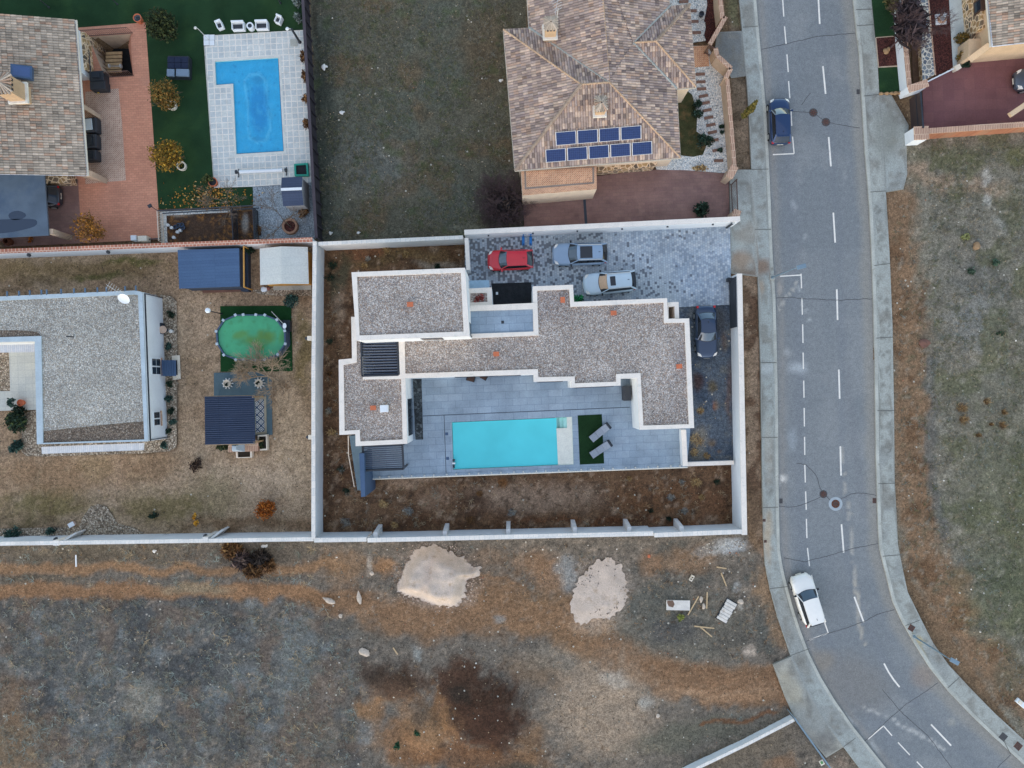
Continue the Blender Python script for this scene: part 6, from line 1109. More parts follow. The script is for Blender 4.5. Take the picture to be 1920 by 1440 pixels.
bush('withered_shrub', 'dark withered shrub on the lawn between the white house and the corrugated pergola', 'shrub', 371, 870, 0, (.65, .75, .5), 260, .12, [C(72, 58, 50), C(96, 78, 64), C(56, 46, 42)], None, 43)
tree('round_conifer', 'small blue green conifer at the upper right of the round pool lawn', 'conifer', 552, 566, 0, .4, (.62, .62, .7), 1200, .09, G_BL, None, 44, 16)
bare('bare_tree', 'bare pale branched tree between the green pool and the corrugated pergola', 'tree', 510, 708, 0, .9, 1.35, .075, M('pale_bark', C(158, 146, 132), .95, .1, var=.15, scale=6, obj=True), 45, 3, 4, (0, .1), .8, None, 7)
for x, y, lab, sd_ in ((354, 702, 'tiny bare sapling on the lawn left of the grey mat', 46), (325, 985, 'thin twiggy sapling near the stone bed tip', 47)): bare('sapling', lab, 'sapling', x, y, 0, .3, .5, .02, m_bark, sd_, 2, 2, (0, 0), .8, None, 3)
bx = thing('storage_box', 'small pinkish white box tipped on the pebbles by the lower wall', 'box', W(139, 982, 0)); p = bx.location; MB().box((p.x, p.y, .22), (.42, .34, .36), R(30), R(12)).build('body', M('pinkish_box', C(196, 178, 178), .7, .3), bx, bevel=.02); MB().box((p.x, p.y, .42), (.46, .38, .05), R(30), R(12)).build('lid', m_white, bx)
# south wall of the west plot with lamp topped buttresses, and the shared brick topped wall
wl = pwall('boundary_wall', 'long pale wall along the lower edge of the brown lawn, with two stub buttresses', [(-60, 1020.5), (588, 1011)], 2.4, -.1, .26, m_wallw, m_capt)
for x, y in ((104, 1018), (384, 1012)):
    p = W(x, y, 2.4); MB().box((p.x+.05, p.y, 1.2), (.45, .42, 2.46)).build('pier', m_capt, wl); a = W(x+8, y-2, 2.3); c = W(x+34, y-16, .3); MB().add([(a.x, a.y, 0), (a.x, a.y, 2.2), (a.x+.25, a.y, 2.2), (a.x+.25, a.y, 0), (a.x+.6, a.y+.55, 0), (a.x+.6, a.y+.55, 1.3), (a.x+.8, a.y+.5, 1.3), (a.x+.8, a.y+.5, 0)], [(0, 1, 2, 3), (4, 7, 6, 5), (1, 5, 6, 2), (0, 4, 5, 1), (3, 2, 6, 7)]).build('buttress', m_wallb, wl); MB().lathe(W(x+2, y-9, 1.7)+Vector((0, -.05, 0)), [(.0, 0), (.16, .02), (.12, .25), (0, .27)], 10).build('wall_lamp', m_lampd, wl)
wb2 = pwall('boundary_wall', 'long wall with brick coping above a white face, between the brick patio and the brown lawn', [(-60, 473.5), (585.5, 449)], 2.3, -.1, .26, m_wallw, Mbrick('brick_row', C(176, 122, 106), C(158, 106, 94), C(206, 190, 180), .3, .6, .025), .08, .05)
q0, q1 = PX([(-60, 473.5), (585.5, 449)], 2.3)
for x in (45, 195): k = (x+60)/645.5; e = q0.lerp(q1, k); l = MB().lathe((e.x, e.y-.28, 1.6), [(0, 0), (.14, .02), (.13, .22), (.05, .3), (0, .3)], 10).build('wall_lamp', m_lampd, wb2); MB().bar((e.x, e.y-.12, 1.8), (e.x, e.y-.3, 1.85), .05, .05).build('lamp_arm', m_lampd, l)
# sheds
m_bluer = Mbrick('blue_ribbed_sheet', C(70, 94, 128), C(65, 88, 122), C(58, 80, 112), 8, .25, .012, off=0, var=.05, rough=.5); m_beiger = Mbrick('beige_sheet', C(196, 198, 198), C(188, 192, 194), C(176, 178, 180), 8, .7, .01, off=0, var=.04, rough=.6)
m_yel = M('yellow_timber', C(186, 146, 84), .8, .2); m_dkpl = M('dark_shed_side', C(52, 62, 80), .7, .3)
sd = thing('garden_shed', 'shed with a blue ribbed roof against the brick topped wall', 'shed', W(398, 505, 0)); zt = 2.1
P_ = PX([(333, 468.5), (448, 465.5), (449.5, 537), (336, 541)], zt); b = MB(); b.prism([P_[0]*.0+P_[0].lerp(P_[2], .03), P_[1], P_[2], P_[3].lerp(P_[1], .03)], -.05, zt-.1); b.build('wall', m_dkpl, sd); b = MB(); b.prism(P_, zt-.08, zt, True); b.build('roof', m_bluer, sd)
q = PX([(451, 468), (465, 470), (465.5, 546), (452, 546)], .6); b = MB(); b.prism(q, -.05, .6); b.build('lean_to', m_dkpl, sd); a = W(457, 462, 1.9); c = W(457.5, 538, 1.9); MB().bar(a, c, .1, .1).build('beam', m_yel, sd)
for e in (a, c): MB().bar(e, Vector((e.x, e.y, 0)), .09, .09).build('post', m_yel, sd)
sd2 = thing('fabric_shed', 'beige ridge roofed shed between the blue shed and the pale wall', 'shed', W(533, 500, 0)); zt = 2.0; A_ = [W(487, 466, 1.9), W(527, 462, 2.35), W(577, 463, 1.9)]; B_ = [W(488, 534.5, 1.9), W(528, 532, 2.35), W(579, 532.5, 1.9)]
b = MB(); b.add([A_[0], A_[1], B_[1], B_[0]], [(3, 2, 1, 0)]); b.add([A_[1], A_[2], B_[2], B_[1]], [(3, 2, 1, 0)]); b.build('roof', m_beiger, sd2)
b = MB(); b.prism([A_[0].to_2d()*1+Vector((.2, -.2)), A_[2].to_2d()+Vector((-.2, -.2)), B_[2].to_2d()+Vector((-.2, .15)), B_[0].to_2d()+Vector((.2, .15))], -.05, 1.85); b.build('wall', m_yel, sd2); b = MB(); q = PX([(512, 534), (583, 533), (583.5, 543), (513, 544)], .1); b.prism(q, -.05, .12); struct(b.build('concrete_step', m_kerb))
struct(sheet('pebble_bed', [(470, 545), (500, 540), (584, 543), (584, 554), (540, 556), (490, 552)], .03, m_bed, 2.0)); b = MB(); b.prism(PX([(378, 541), (463, 539), (464, 546), (380, 549)], .15), 0, .15); struct(b.build('deck_step', M('reddish_deck', C(112, 86, 80), .8, .2, var=.15)))
bush('dark_climber', 'dark tangled climber between the blue shed and the beige shed', 'shrub', 470, 470, 0, (.45, .5, .7), 500, .12, G_DK, None, 48)
bkt = thing('white_sack', 'white plastic sack at the corner of the beige shed', 'sack', W(497, 543, 0)); MB().rock(bkt.location+Vector((0, 0, .15)), (.3, .22), 5, .6).build('sack', m_white, bkt, smooth=True); MB().rock(bkt.location+Vector((.3, .05, .12)), (.16, .16), 6, .8).build('tied_neck', M('reddish_rag', C(132, 92, 86), .9, .2), bkt, smooth=True)
# above ground pool
tm = thing('turf_mat', 'green artificial turf mat under the oval green pool', 'turf mat', W(480, 635, 0)); MB().prism(PX([(413, 574), (546, 573), (548.5, 696), (413.5, 697)], .03), .004, .035).build('pile', M('bright_turf', C(30, 66, 38), .95, .1, var=.15, scale=1, fine=.25, fscale=22), tm)
ring = [(404.5, 621), (418, 600), (441, 590), (456, 589.5), (480, 589.5), (497, 590), (520, 599), (535, 620), (536, 645), (521.5, 665), (497, 675), (480, 675.5), (457, 675.5), (442, 675), (419, 666), (406, 645)]
ag = thing('oval_pool', 'oval above ground pool with green cloudy water on a turf mat', 'swimming pool', W(471, 633, .03)); ZP = 1.25; O = PX(ring, ZP); c_ = sum(O, Vector((0, 0)))/len(O); I = [c_+(q-c_)*.955 for q in O]
m_pfr = M('pool_frame_blue', C(66, 84, 108), .6, .3, var=.05); b = MB(); b.ring([(q.x, q.y) for q in O], [(q.x, q.y) for q in I], .03, ZP, .3); b.build('frame', m_pfr, ag)
for q in O: MB().box((*(c_+(q-c_)*.985), ZP+.03), (.22, .22, .08), math.atan2(q.y-c_.y, q.x-c_.x)).build('frame_cap', m_bcop, ag, bevel=.02)
m_gw, nt, b_ = nodes('green_water'); nt.links.new(vary(nt, N(nt, "Attribute", attribute_name='Col').outputs[0], pos(nt), .93, 1.07, 4, .6, 1.5), b_.inputs['Base Color']); fin(b_, .12, .4)
wi = [(c_+(q-c_)*.95) for q in O]; wpx = [(960+q.x*F/(H-1.1), 720-q.y*F/(H-1.1)) for q in wi]
sheet('water', wpx, 1.1, m_gw, .12, lambda x, y: paint(x, y, (66, 152, 112), [('b', 475, 640, 26, 14, 20, (82, 128, 62), .95, .8), ('b', 497, 630, 20, 17, 0, (84, 130, 60), .95, .7), ('b', 450, 628, 16, 8, -10, (82, 132, 68), .8), ('b', 485, 652, 10, 10, 0, (86, 134, 62), .8), ('b', 527, 630, 8, 14, 0, (72, 138, 74), .8), ('b', 415, 640, 8, 22, 0, (58, 136, 104), .5), ('n', 9, .63, (60, 130, 88), .6, 401)], 5, 9), parent=ag)
pm = thing('pool_pump', 'black pump box with hose at the right end of the oval pool', 'pump', W(541, 620, .03)); p = W(541, 612, .03); MB().box((p.x, p.y, .35), (.6, .9, .62)).build('housing', m_black, pm, bevel=.03); MB().box((p.x, p.y, .69), (.66, .96, .06)).build('lid', m_dkcush, pm); b = MB(); b.tube((p.x-.1, p.y-.4, .4), (p.x-.05, p.y-1.4, .4), .05); b.build('hose', m_black, pm); MB().lathe((p.x-.1, p.y-1.5, .0), [(.16, 0), (.18, .7), (0, .74)], 12).build('filter_tank', m_lampd, pm)
nt_ = thing('skimmer_net', 'long handled skimmer net leaning over the right rim of the oval pool', 'net', W(522, 600, 1.3)); MB().tube(W(509, 584, 1.32), W(532, 608, 1.34), .02).build('pole', m_alu, nt_); b = MB(); p = W(533.5, 611, 1.36); b.disc(p, .16, 12, ry=.24); b.build('net', m_white, nt_)
# lamp post on the lawn
def lamppost(name, label, x, y, z, h, mat, headm, group=None, arm=0):
    p = W(x, y, z); t = thing(name, label, 'lamp', p, group); MB().lathe(p, [(.09, 0), (.07, .1), (.045, .14), (.035, h)], 10).build('pole', mat, t); MB().lathe(p+Vector((0, 0, h)), [(.05, 0), (.19, .08), (.22, .22), (.16, .34), (0, .38)], 14).build('lamp_head', headm, t); return t
lamppost('garden_lamp', 'black garden lamp with white globe on the lawn, upper left of the oval pool', 416, 588.5, 0, 2.6, m_black, m_white)
# corrugated pergola with barbecue
pg = thing('corrugated_pergola', 'open pergola with dark blue corrugated roof, beside a diamond rug', 'pergola', W(430, 790, 0)); zt = 2.5
m_corr = Mbrick('dark_corrugated', C(50, 62, 86), C(46, 57, 80), C(38, 48, 70), 8, .16, .03, off=0, var=.08, rough=.55); P_ = [W(384, 743.5, zt), W(476, 742, zt), W(478.5, 832, zt), W(385, 834, zt)]
b = MB(); nr = 90; Pr = []
for i in range(nr+1):
    k = i/nr; zc = .035*math.sin(i*math.pi*.5+.8); a = P_[0].lerp(P_[3], k); c = P_[1].lerp(P_[2], k); Pr.append([a+Vector((0, 0, zc+.05)), a.lerp(c, .5)+Vector((0, 0, zc+.02)), c+Vector((.02*math.sin(i*2.1), 0, zc-.02))])
b.grid(Pr); b.build('roof', m_corr, pg)
for q in P_: e = q.lerp(sum(P_, Vector())/4, .05); MB().bar((e.x, e.y, 0), (e.x, e.y, zt-.02), .12, .12).build('post', m_wood, pg)
b = MB(); b.bar(P_[0]-Vector((0, 0, .1)), P_[1]-Vector((0, 0, .1)), .08, .12); b.build('beam', m_wood, pg); b = MB(); b.bar(P_[3]-Vector((0, 0, .1)), P_[2]-Vector((0, 0, .1)), .08, .12); b.build('beam', m_wood, pg)
struct(sheet('slate_mat', [(401, 699), (480, 697), (509, 706), (511, 815), (499, 817), (401, 817)], .012, M('blue_grey_mat', C(84, 104, 116), .9, .15, var=.1, scale=1), 2.0))
b = MB(); b.prism(PX([(478, 745), (499, 743.5), (500, 813), (479, 815)], .05), .0, .055); struct(b.build('deck_edge', M('pale_decking', C(156, 152, 140), .8, .2, var=.1)))
rgm, nt, b_ = nodes('diamond_rug'); tc = pos(nt, 1, rot=R(43)); ck = N(nt, "TexBrick"); ck.offset = 0; ck.inputs['Scale'].default_value = 1; ck.inputs['Brick Width'].default_value = .44; ck.inputs['Row Height'].default_value = .44; ck.inputs['Mortar Size'].default_value = .055
ck.inputs['Color1'].default_value = C(206, 212, 216)+(1,); ck.inputs['Color2'].default_value = C(196, 204, 210)+(1,); ck.inputs['Mortar'].default_value = C(44, 68, 100)+(1,); nt.links.new(tc, ck.inputs['Vector'])
sx = N(nt, "SeparateXYZ"); nt.links.new(tc, sx.inputs[0]); fx = [math_(nt, 'ABSOLUTE', math_(nt, 'SUBTRACT', math_(nt, 'FRACT', math_(nt, 'DIVIDE', sx.outputs[i], .44), 0), .5), 0) for i in (0, 1)]; mxx = math_(nt, 'MAXIMUM', fx[0], fx[1]); inner = math_(nt, 'MULTIPLY', math_(nt, 'GREATER_THAN', mxx, .14), math_(nt, 'LESS_THAN', mxx, .25))
nt.links.new(mix(nt, inner, ck.outputs[0], C(50, 76, 108)), b_.inputs['Base Color']); fin(b_, .95, .1)
rug = MB().prism(PX([(478.5, 750), (494.5, 748), (496, 809), (480, 811)], .07), .06, .075).build('patterned_rug', rgm); tag(rug, 'blue and white diamond patterned rug sticking out from the corrugated pergola', 'rug')
bb = thing('brick_barbecue', 'small brick barbecue with grey hood and raised planters below the corrugated pergola', 'barbecue', W(455, 838, 0)); 
b = MB(); b.prism(PX([(428, 826), (484, 826), (484, 846), (428, 848)], .9), 0, .9); b.build('brick_base', m_brickc, bb); b = MB(); q = W(447, 838, 1.0); b.add([(q.x-.5, q.y-.4, .9), (q.x+.5, q.y-.4, .9), (q.x+.5, q.y+.4, .9), (q.x-.5, q.y+.4, .9), (q.x-.2, q.y-.15, 1.9), (q.x+.15, q.y-.15, 1.9), (q.x+.15, q.y+.15, 1.9), (q.x-.2, q.y+.15, 1.9)], [(4, 5, 6, 7), (0, 1, 5, 4), (1, 2, 6, 5), (2, 3, 7, 6), (3, 0, 4, 7)]); b.build('hood', m_bcop, bb)
for nm, pts in (('planter_box', [(442, 846), (472, 845), (472, 858), (443, 859)]), ('planter_box', [(483, 816), (500, 815), (501, 844), (484, 845)])):
    Q = PX(pts, .5); c_ = sum(Q, Vector((0, 0)))/4; b = MB(); b.ring([(q.x, q.y) for q in Q], [(c_.x+(q.x-c_.x)*.8, c_.y+(q.y-c_.y)*.8) for q in Q], 0, .5, .3); w_ = b.build(nm, m_trim, bb); fillpoly([c_+(q-c_)*.82 for q in Q], .38).build('soil', M('dark_potting_soil', C(50, 46, 42), .95, .1), w_)
bush('planter_herb', 'dark green herb bush beside the brick barbecue, left of its base', 'shrub', 420, 838, 0, (.55, .35, .4), 450, .1, G_DK+G_MD, None, 49); bush('planter_herb', 'green herb plant in the corner planter of the barbecue', 'shrub', 491, 830, .38, (.3, .5, .25), 220, .08, G_DK+G_MD, None, 50)
for x, y, lab in ((427.5, 719, 'spiky rimmed round planter on the slate mat, left of two'), (487, 718, 'pale square planter with small tree stump plant, right of two')):
    t = thing('round_planter', lab, 'planter', W(x, y, .02), 'planters on the slate mat'); p = t.location; MB().lathe(p, [(.28, 0), (.34, .3), (.26, .3), (.24, .22), (0, .22)], 12).build('pot', m_trim, t); leaves('foliage', t, (p.x, p.y, .45), (.2, .2, .15), 90, .07, G_DK, 5, seed=int(x)); b = MB()
    for k in range(10): a = k*.628; b.box((p.x+.4*math.cos(a), p.y+.4*math.sin(a), .08), (.16, .07, .1), a)
    b.build('edging_stones', m_white, t)
for x, y, zt, lab in ((580, 820, 2.2, 'small white wall pier with dark lamp on the pale wall, lower of two'), (578, 634, 2.2, 'small white wall pier with dark lamp on the pale wall, upper of two')):
    t = thing('wall_pier', lab, 'pier', W(x+6, y, 0)); p = W(x+2, y, zt); MB().box((p.x, p.y, zt/2), (.36, .36, zt)).build('pier', m_trim, t); MB().lathe((p.x-.3, p.y, zt-.45), [(0, 0), (.15, .03), (.12, .3), (0, .32)], 10).build('lamp', m_lampd, t)
# ================================================================ NORTH WEST PLOT: tiled house, brick patio, lawn, covered pool
m_lawn = M('green_turf', C(34, 58, 38), .95, .1, var=.22, scale=.35, fine=.2, fscale=18, dirt=C(42, 66, 40), dsc=.3, dth=.5)
lawn = sheet('lawn', [(120, -60), (567, -60), (569, 56), (383, 67), (403, 352), (474, 350), (475, 386), (298, 392), (297, 388), (273, 42), (143, 52), (60, 60), (-60, 60), (-60, -60)], .0, m_lawn, 3.0); struct(lawn)
struct(sheet('brick_patio', [(120, 53), (262, 40), (273, 42), (297, 388), (300, 449), (-60, 466), (-60, 300), (120, 300)], -.004, m_salmon, 2.0, holes=[PIT]))
struct(sheet('herringbone_terrace', [(160, 172), (222, 166), (229, 232), (236, 338), (160, 345)], .012, Mbrick('herringbone_grey', C(170, 148, 140), C(150, 120, 110), C(196, 184, 176), .25, .12, .02, rot=R(47)), 2.0))
struct(sheet('driveway', [(-60, 322), (146, 336), (150, 400), (155, 456), (-60, 466)], .006, m_maroon, 2.0))
m_flag = Mbrick('flagstones', C(196, 202, 206), C(178, 184, 190), C(214, 218, 222), .5, .5, .045, rot=R(3), off=0, var=.1, vsc=.9, dark=C(168, 170, 170), dth=.56, dsc=.9)
PDECK = [(383, 67), (569, 56), (584, 342), (474, 350), (403, 352)]; PL = [(403, 115.5), (522, 108), (532, 283.5), (443, 289), (437, 157), (405, 159.5)]
struct(sheet('pool_deck', PDECK, .06, m_flag, 2.0, holes=[PL])); MB().prism(PX([(383, 67), (403, 352), (401, 353), (381, 68)], .055), -.05, .055).build('pool_deck_edge', m_kerb)['kind'] = 'structure'
m_ggr = Mgravel('grey_gravel', [(0, C(150, 160, 172)), (.4, C(136, 146, 158)), (.75, C(164, 172, 182)), (.93, C(112, 118, 126))], 12, .2)
struct(sheet('gravel_yard', [(474, 350), (584, 342), (592, 447), (476, 452)], .0, m_ggr, .4))
bpool = thing('covered_pool', 'l shaped pool under a bright blue bubbled cover on pale flagstones', 'swimming pool', W(480, 200, .06)); Q = PX(PL, .06)
b = MB(); V0 = [(q.x, q.y, -1.0) for q in Q]; V1 = [(q.x, q.y, .05) for q in Q]; b.add(V0+V1, [(i, (i+1) % 6, 6+(i+1) % 6, 6+i) for i in range(6)]); b.build('basin', m_ptile, bpool)
m_cover, nt, b_ = nodes('blue_cover'); c = N(nt, "Attribute", attribute_name='Col').outputs[0]; c = vary(nt, c, pos(nt), .94, 1.06, 4, .6, 1.2); c = vary(nt, c, pos(nt), .95, 1.05, 1, .5, 12); nt.links.new(c, b_.inputs['Base Color']); fin(b_, .45, .4); bump(nt, b_, noise(nt, pos(nt), 2, .5, 5), .2, .03)
cv = [('s', [(461, 150), (470, 140), (486, 138), (497, 148), (499, 170), (496, 195), (505, 215), (508, 240), (500, 262), (484, 268), (468, 258), (463, 235), (466, 205), (464, 180), (461, 150)], 2.6, (78, 178, 232), .75, .7), ('b', 485, 205, 21, 58, -3, (30, 124, 186), .75, .5), ('n', 7, .6, (70, 172, 224), .35, 503), ('n', 3.5, .68, (26, 112, 168), .5, 501), ('b', 484, 148, 14, 8, 0, (40, 128, 176), .6), ('b', 485, 262, 18, 6, 0, (40, 126, 172), .5)]
def coverz(x, y):
    d = segd(x, y, [(461, 150), (470, 140), (486, 138), (497, 148), (499, 170), (496, 195), (505, 215), (508, 240), (500, 262), (484, 268), (468, 258), (463, 235), (466, 205), (464, 180), (461, 150)]); return .05*np.exp(-(d/2.5)**2)+.02*(fbm(x/7, y/7, 3, 55)-.5)
sheet('pool_cover', [(404, 116.2), (521.4, 108.8), (531.4, 283), (443.6, 288.2), (437.6, 156.6), (405.6, 159)], -.06, m_cover, .16, lambda x, y: paint(x, y, (46, 158, 216), cv, 3, 12), zfn=coverz, parent=bpool)
b = MB(); I = PX([(399, 111), (526, 103), (537, 288), (440, 294.5), (432, 162), (402, 164.5)], .065); b.ring([(q.x, q.y) for q in I], [(q.x, q.y) for q in Q], .0, .068); b.build('coping', M('flag_coping', C(198, 202, 204), .85, .2, var=.08), bpool)
# pool reel, shower, sandbox, shed
rl = thing('cover_reel', 'long white pool cover reel lying on the flagstones below the blue pool', 'cover reel', W(490, 322, .06)); a = W(449, 322.5, .45); c = W(530, 319, .45); MB().tube(a, c, .14, n=12).build('roller', m_white, rl)
for e, s in ((a, -1), (c, 1)):
    b = MB(); e2 = e+Vector((s*.2, 0, 0)); b.bar((e2.x, e2.y-.35, .1), (e2.x, e2.y+.35, .1), .06, .06); b.bar((e2.x, e2.y, .1), (e2.x, e2.y, .6), .05, .05); b.tube(e2, e2+Vector((s*.15, 0, 0)), .17, n=10); b.build('trestle', m_black, rl)
sb_ = thing('sandpit', 'green plastic sandpit with dark filling by the grey fence', 'sandpit', W(565, 318, .06)); b = MB(); O = PX([(551, 307), (577, 305), (579, 330), (552, 330)], .3); c_ = sum(O, Vector((0, 0)))/4; b.ring([(q.x, q.y) for q in O], [(c_.x+(q.x-c_.x)*.72, c_.y+(q.y-c_.y)*.72) for q in O], .06, .3, .15); b.build('rim', M('green_plastic', C(40, 150, 132), .5, .35, var=.06), sb_, bevel=.03); MB().prism([c_+(q-c_)*.74 for q in O], .1, .2).build('filling', m_dkbed, sb_)
gs = thing('plastic_shed', 'dark roofed resin shed with pale ridge strip beside the dark fence', 'shed', W(556, 364, 0)); zt = 2.0; zr = 2.4
e0, e1, r0, r1, w0, w1 = W(528, 333, zt), W(567, 331, zt), W(527, 355.5, zr), W(566, 354, zr), W(531, 387, zt), W(569.5, 385, zt)
b = MB(); b.add([e0, e1, r1, r0, w0, w1], [(0, 3, 2, 1), (3, 4, 5, 2)]); b.build('roof', Mbrick('resin_roof', C(66, 76, 100), C(60, 70, 94), C(52, 60, 82), 8, .2, .012, off=0, var=.05), gs); MB().bar(r0+Vector((0, 0, .04)), r1+Vector((0, 0, .04)), .22, .05).build('ridge_strip', m_white, gs)
sc_ = (e0+e1+w0+w1)/4; b = MB(); q4 = [sc_+(q-sc_)*.93 for q in (e0, e1, w1, w0)]; b.prism([q.to_2d() for q in q4], 0, zt-.03); b.add([Vector((q4[1].x, q4[1].y, zt-.03)), Vector((q4[2].x, q4[2].y, zt-.03)), (r1+(sc_-r1)*.05)-Vector((0, 0, .03))], [(0, 1, 2)]); b.build('wall', M('resin_wall', C(160, 158, 162), .7, .3, var=.05), gs)
sh = thing('solar_shower', 'slim black solar shower at the upper right corner of the pale pool deck', 'shower', W(562, 79, .06)); a = W(562, 79, .06); MB().lathe(a, [(.16, 0), (.1, .05), (.09, 2.2), (.06, 2.25), (0, 2.26)], 12).build('column', m_black, sh); MB().tube(a+Vector((0, 0, 2.2)), a+Vector((-.3, .05, 2.25)), .03).build('arm', m_alu, sh); MB().lathe(a+Vector((-.38, .06, 2.15)), [(0, 0), (.15, .0), (.1, .08), (0, .1)], 12).build('shower_head', m_white, sh)
MB().box(W(551, 80, .07), (.62, .62, .02), R(3)).build('shower_tray', m_kerb, sh)
st = thing('shower_tray', 'white square shower tray with tap at the upper left corner of the pool deck', 'shower tray', W(393, 76, .06)); c = W(393, 76, .0)
for i in (-1, 1):
    for j in (-1, 1): MB().box((c.x+i*.235, c.y+j*.235, .08), (.44, .44, .04), R(2)).build('tray_tile', m_white, st)
MB().box((c.x, c.y, .066), (.94, .94, .02), R(2)).build('tray_base', m_brown, st); b = MB(); b.tube((c.x, c.y, .1), (c.x-.2, c.y+.1, 1.9), .025); b.tube((c.x-.2, c.y+.1, 1.9), (c.x-.35, c.y+.15, 1.9), .02); b.build('tap_post', m_alu, st); MB().lathe((c.x-.4, c.y+.16, 1.84), [(0, 0), (.13, 0), (.06, .08), (0, .09)], 10).build('shower_head', m_alu, st)
# white garden seats
def sofa(name, label, x, y, w, d, rz, cat, grp):
    p = W(x, y, 0); t = thing(name, label, cat, (0, 0, 0), grp); b = MB(); b.box((0, 0, .18), (w, d, .36)); b.build('base', m_white, t, bevel=.04); MB().box((0, d*.4, .52), (w, d*.22, .38)).build('backrest', m_white, t, bevel=.04)
    for s in (-1, 1): MB().box((s*(w/2-.05), -.05, .45), (.1, d*.85, .22)).build('armrest', m_white, t, bevel=.04)
    MB().box((0, -.06, .4), (w-.24, d*.5, .1)).build('seat_cushion', m_black, t, bevel=.03); t.location = p; t.rotation_euler[2] = rz; return t
sofa('garden_armchair', 'small white armchair with dark cushion, leftmost of the seats on the green lawn', 415, 51, .52, .62, R(22), 'chair', 'white garden seats'); sofa('garden_armchair', 'small white armchair with dark cushion, rightmost of the seats on the green lawn', 525, 41, .52, .62, R(-24), 'chair', 'white garden seats')
sofa('garden_sofa', 'white two seat sofa with dark cushion, left of the round white table', 450, 53, 1.05, .68, R(2), 'sofa', 'white garden seats'); sofa('garden_sofa', 'white two seat sofa with dark cushion, right of the round white table', 494, 51.5, 1.05, .68, R(2), 'sofa', 'white garden seats')
t = thing('round_table', 'round white table with dark top between two white sofas on the lawn', 'table', W(472, 53, 0)); MB().lathe(t.location, [(.3, 0), (.28, .4), (.3, .45), (.18, .45)], 18).build('drum', m_white, t); b = MB(); b.disc(t.location+Vector((0, 0, .44)), .2, 18); b.build('table_top', m_black, t)
db_ = thing('daybed', 'dark square daybed with folded grey canopy on the green lawn', 'daybed', W(341, 134, 0)); c = W(341, 131, 0); MB().box((c.x, c.y, .35), (1.75, 1.75, .7), R(-1)).build('base', m_black, db_, bevel=.03)
for i in range(3):
    for j in range(2): MB().box((c.x-.58+.58*i, c.y+.52-.5*j, .74), (.56, .48, .1), R(-1)).build('cushion', M('navy_cushion', C(36, 44, 66), .85, .2, var=.05) if i+j == 0 else bpy.data.materials['navy_cushion'], db_, bevel=.03)
for i in range(2): MB().box((c.x-.52+1.0*i-.02, c.y-.62, .82), (.62 if i == 0 else 1.05, .6, .22), R(-1)).build('canopy_panel', M('grey_canopy', C(112, 128, 150), .7, .3, var=.05) if i == 0 else bpy.data.materials['grey_canopy'], db_, bevel=.03)
# trees on the lawn and patio
tree('dark_conifer', 'dark green bushy conifer on the lawn, uppermost of the three lawn trees', 'tree', 322, 68, 0, .8, (1.25, 1.15, 1.5), 2600, .13, [C(42, 54, 32), C(54, 64, 38), C(32, 42, 26), C(72, 78, 46)], None, 61, 26, (-.1, .1)); tree('autumn_tree', 'rusty green leaved tree on the lawn, middle of the three lawn trees', 'tree', 330, 193, 0, 1.0, (1.3, 1.2, 1.1), 1900, .11, [C(118, 96, 50), C(96, 88, 48), C(136, 104, 54), C(80, 78, 42)], None, 62, 28, (-.2, .1)); tree('autumn_tree', 'yellow leaved tree on the lawn, lowest of the three lawn trees', 'tree', 334, 305, 0, 1.0, (1.4, 1.25, 1.1), 2300, .11, G_AU, None, 63, 28, (-.2, .1))
tree('autumn_tree', 'orange brown tree on the brick patio near the brick topped wall', 'tree', 190, 440, 0, 1.1, (1.5, 1.3, 1.1), 1400, .11, [C(150, 104, 50), C(166, 118, 52), C(120, 92, 54), C(108, 80, 50)], None, 64, 30, (-.1, .1))
def pot(x, y, r, h, label, pal=None, soil=True, sd_=1):
    t = thing('terracotta_pot', label, 'plant pot', W(x, y, .02)); p = t.location; MB().lathe(p, [(r*.7, 0), (r, h), (r*.82, h), (r*.8, h-.08)], 20).build('pot', m_orange, t); b = MB(); b.disc(p+Vector((0, 0, h-.08)), r*.81, 20); b.build('soil', m_slate if pal is None else m_dkbed, t)
    if pal: leaves('foliage', t, (p.x-.25, p.y+.1, h+.35), (.55, .45, .4), 350, .12, pal, 8, seed=sd_)
pot(264, 40, .36, .6, 'empty terracotta pot at the upper right corner of the brick patio'); pot(403, 344, .4, .5, 'terracotta pot with leaning green plant at the pool deck corner', G_MD, True, 65)
for x, y, lab in ((325, 200, 'pale ring pot edge under the middle lawn tree'), (343, 313, 'pale ring pot edge under the yellow lawn tree')): t = thing('tree_ring', lab, 'tree ring', W(x, y, 0)); MB().lathe(t.location, [(.36, 0), (.4, .35), (.3, .35), (.28, .1)], 18).build('ring', m_trim, t)
for x, y, h, lab in ((92, 14, 3.4, 'garden lamp with white disc head on the dark lawn above the tiled roof'), (220, 8, 3.0, 'thin garden lamp on the lawn above the brick patio'), (526, 6, 2.8, 'thin garden lamp on the lawn near the dark fence')): lamppost('garden_lamp', lab, x, y, 0, h, m_lampd, m_white if x < 100 else m_bcop, 'garden lamps')
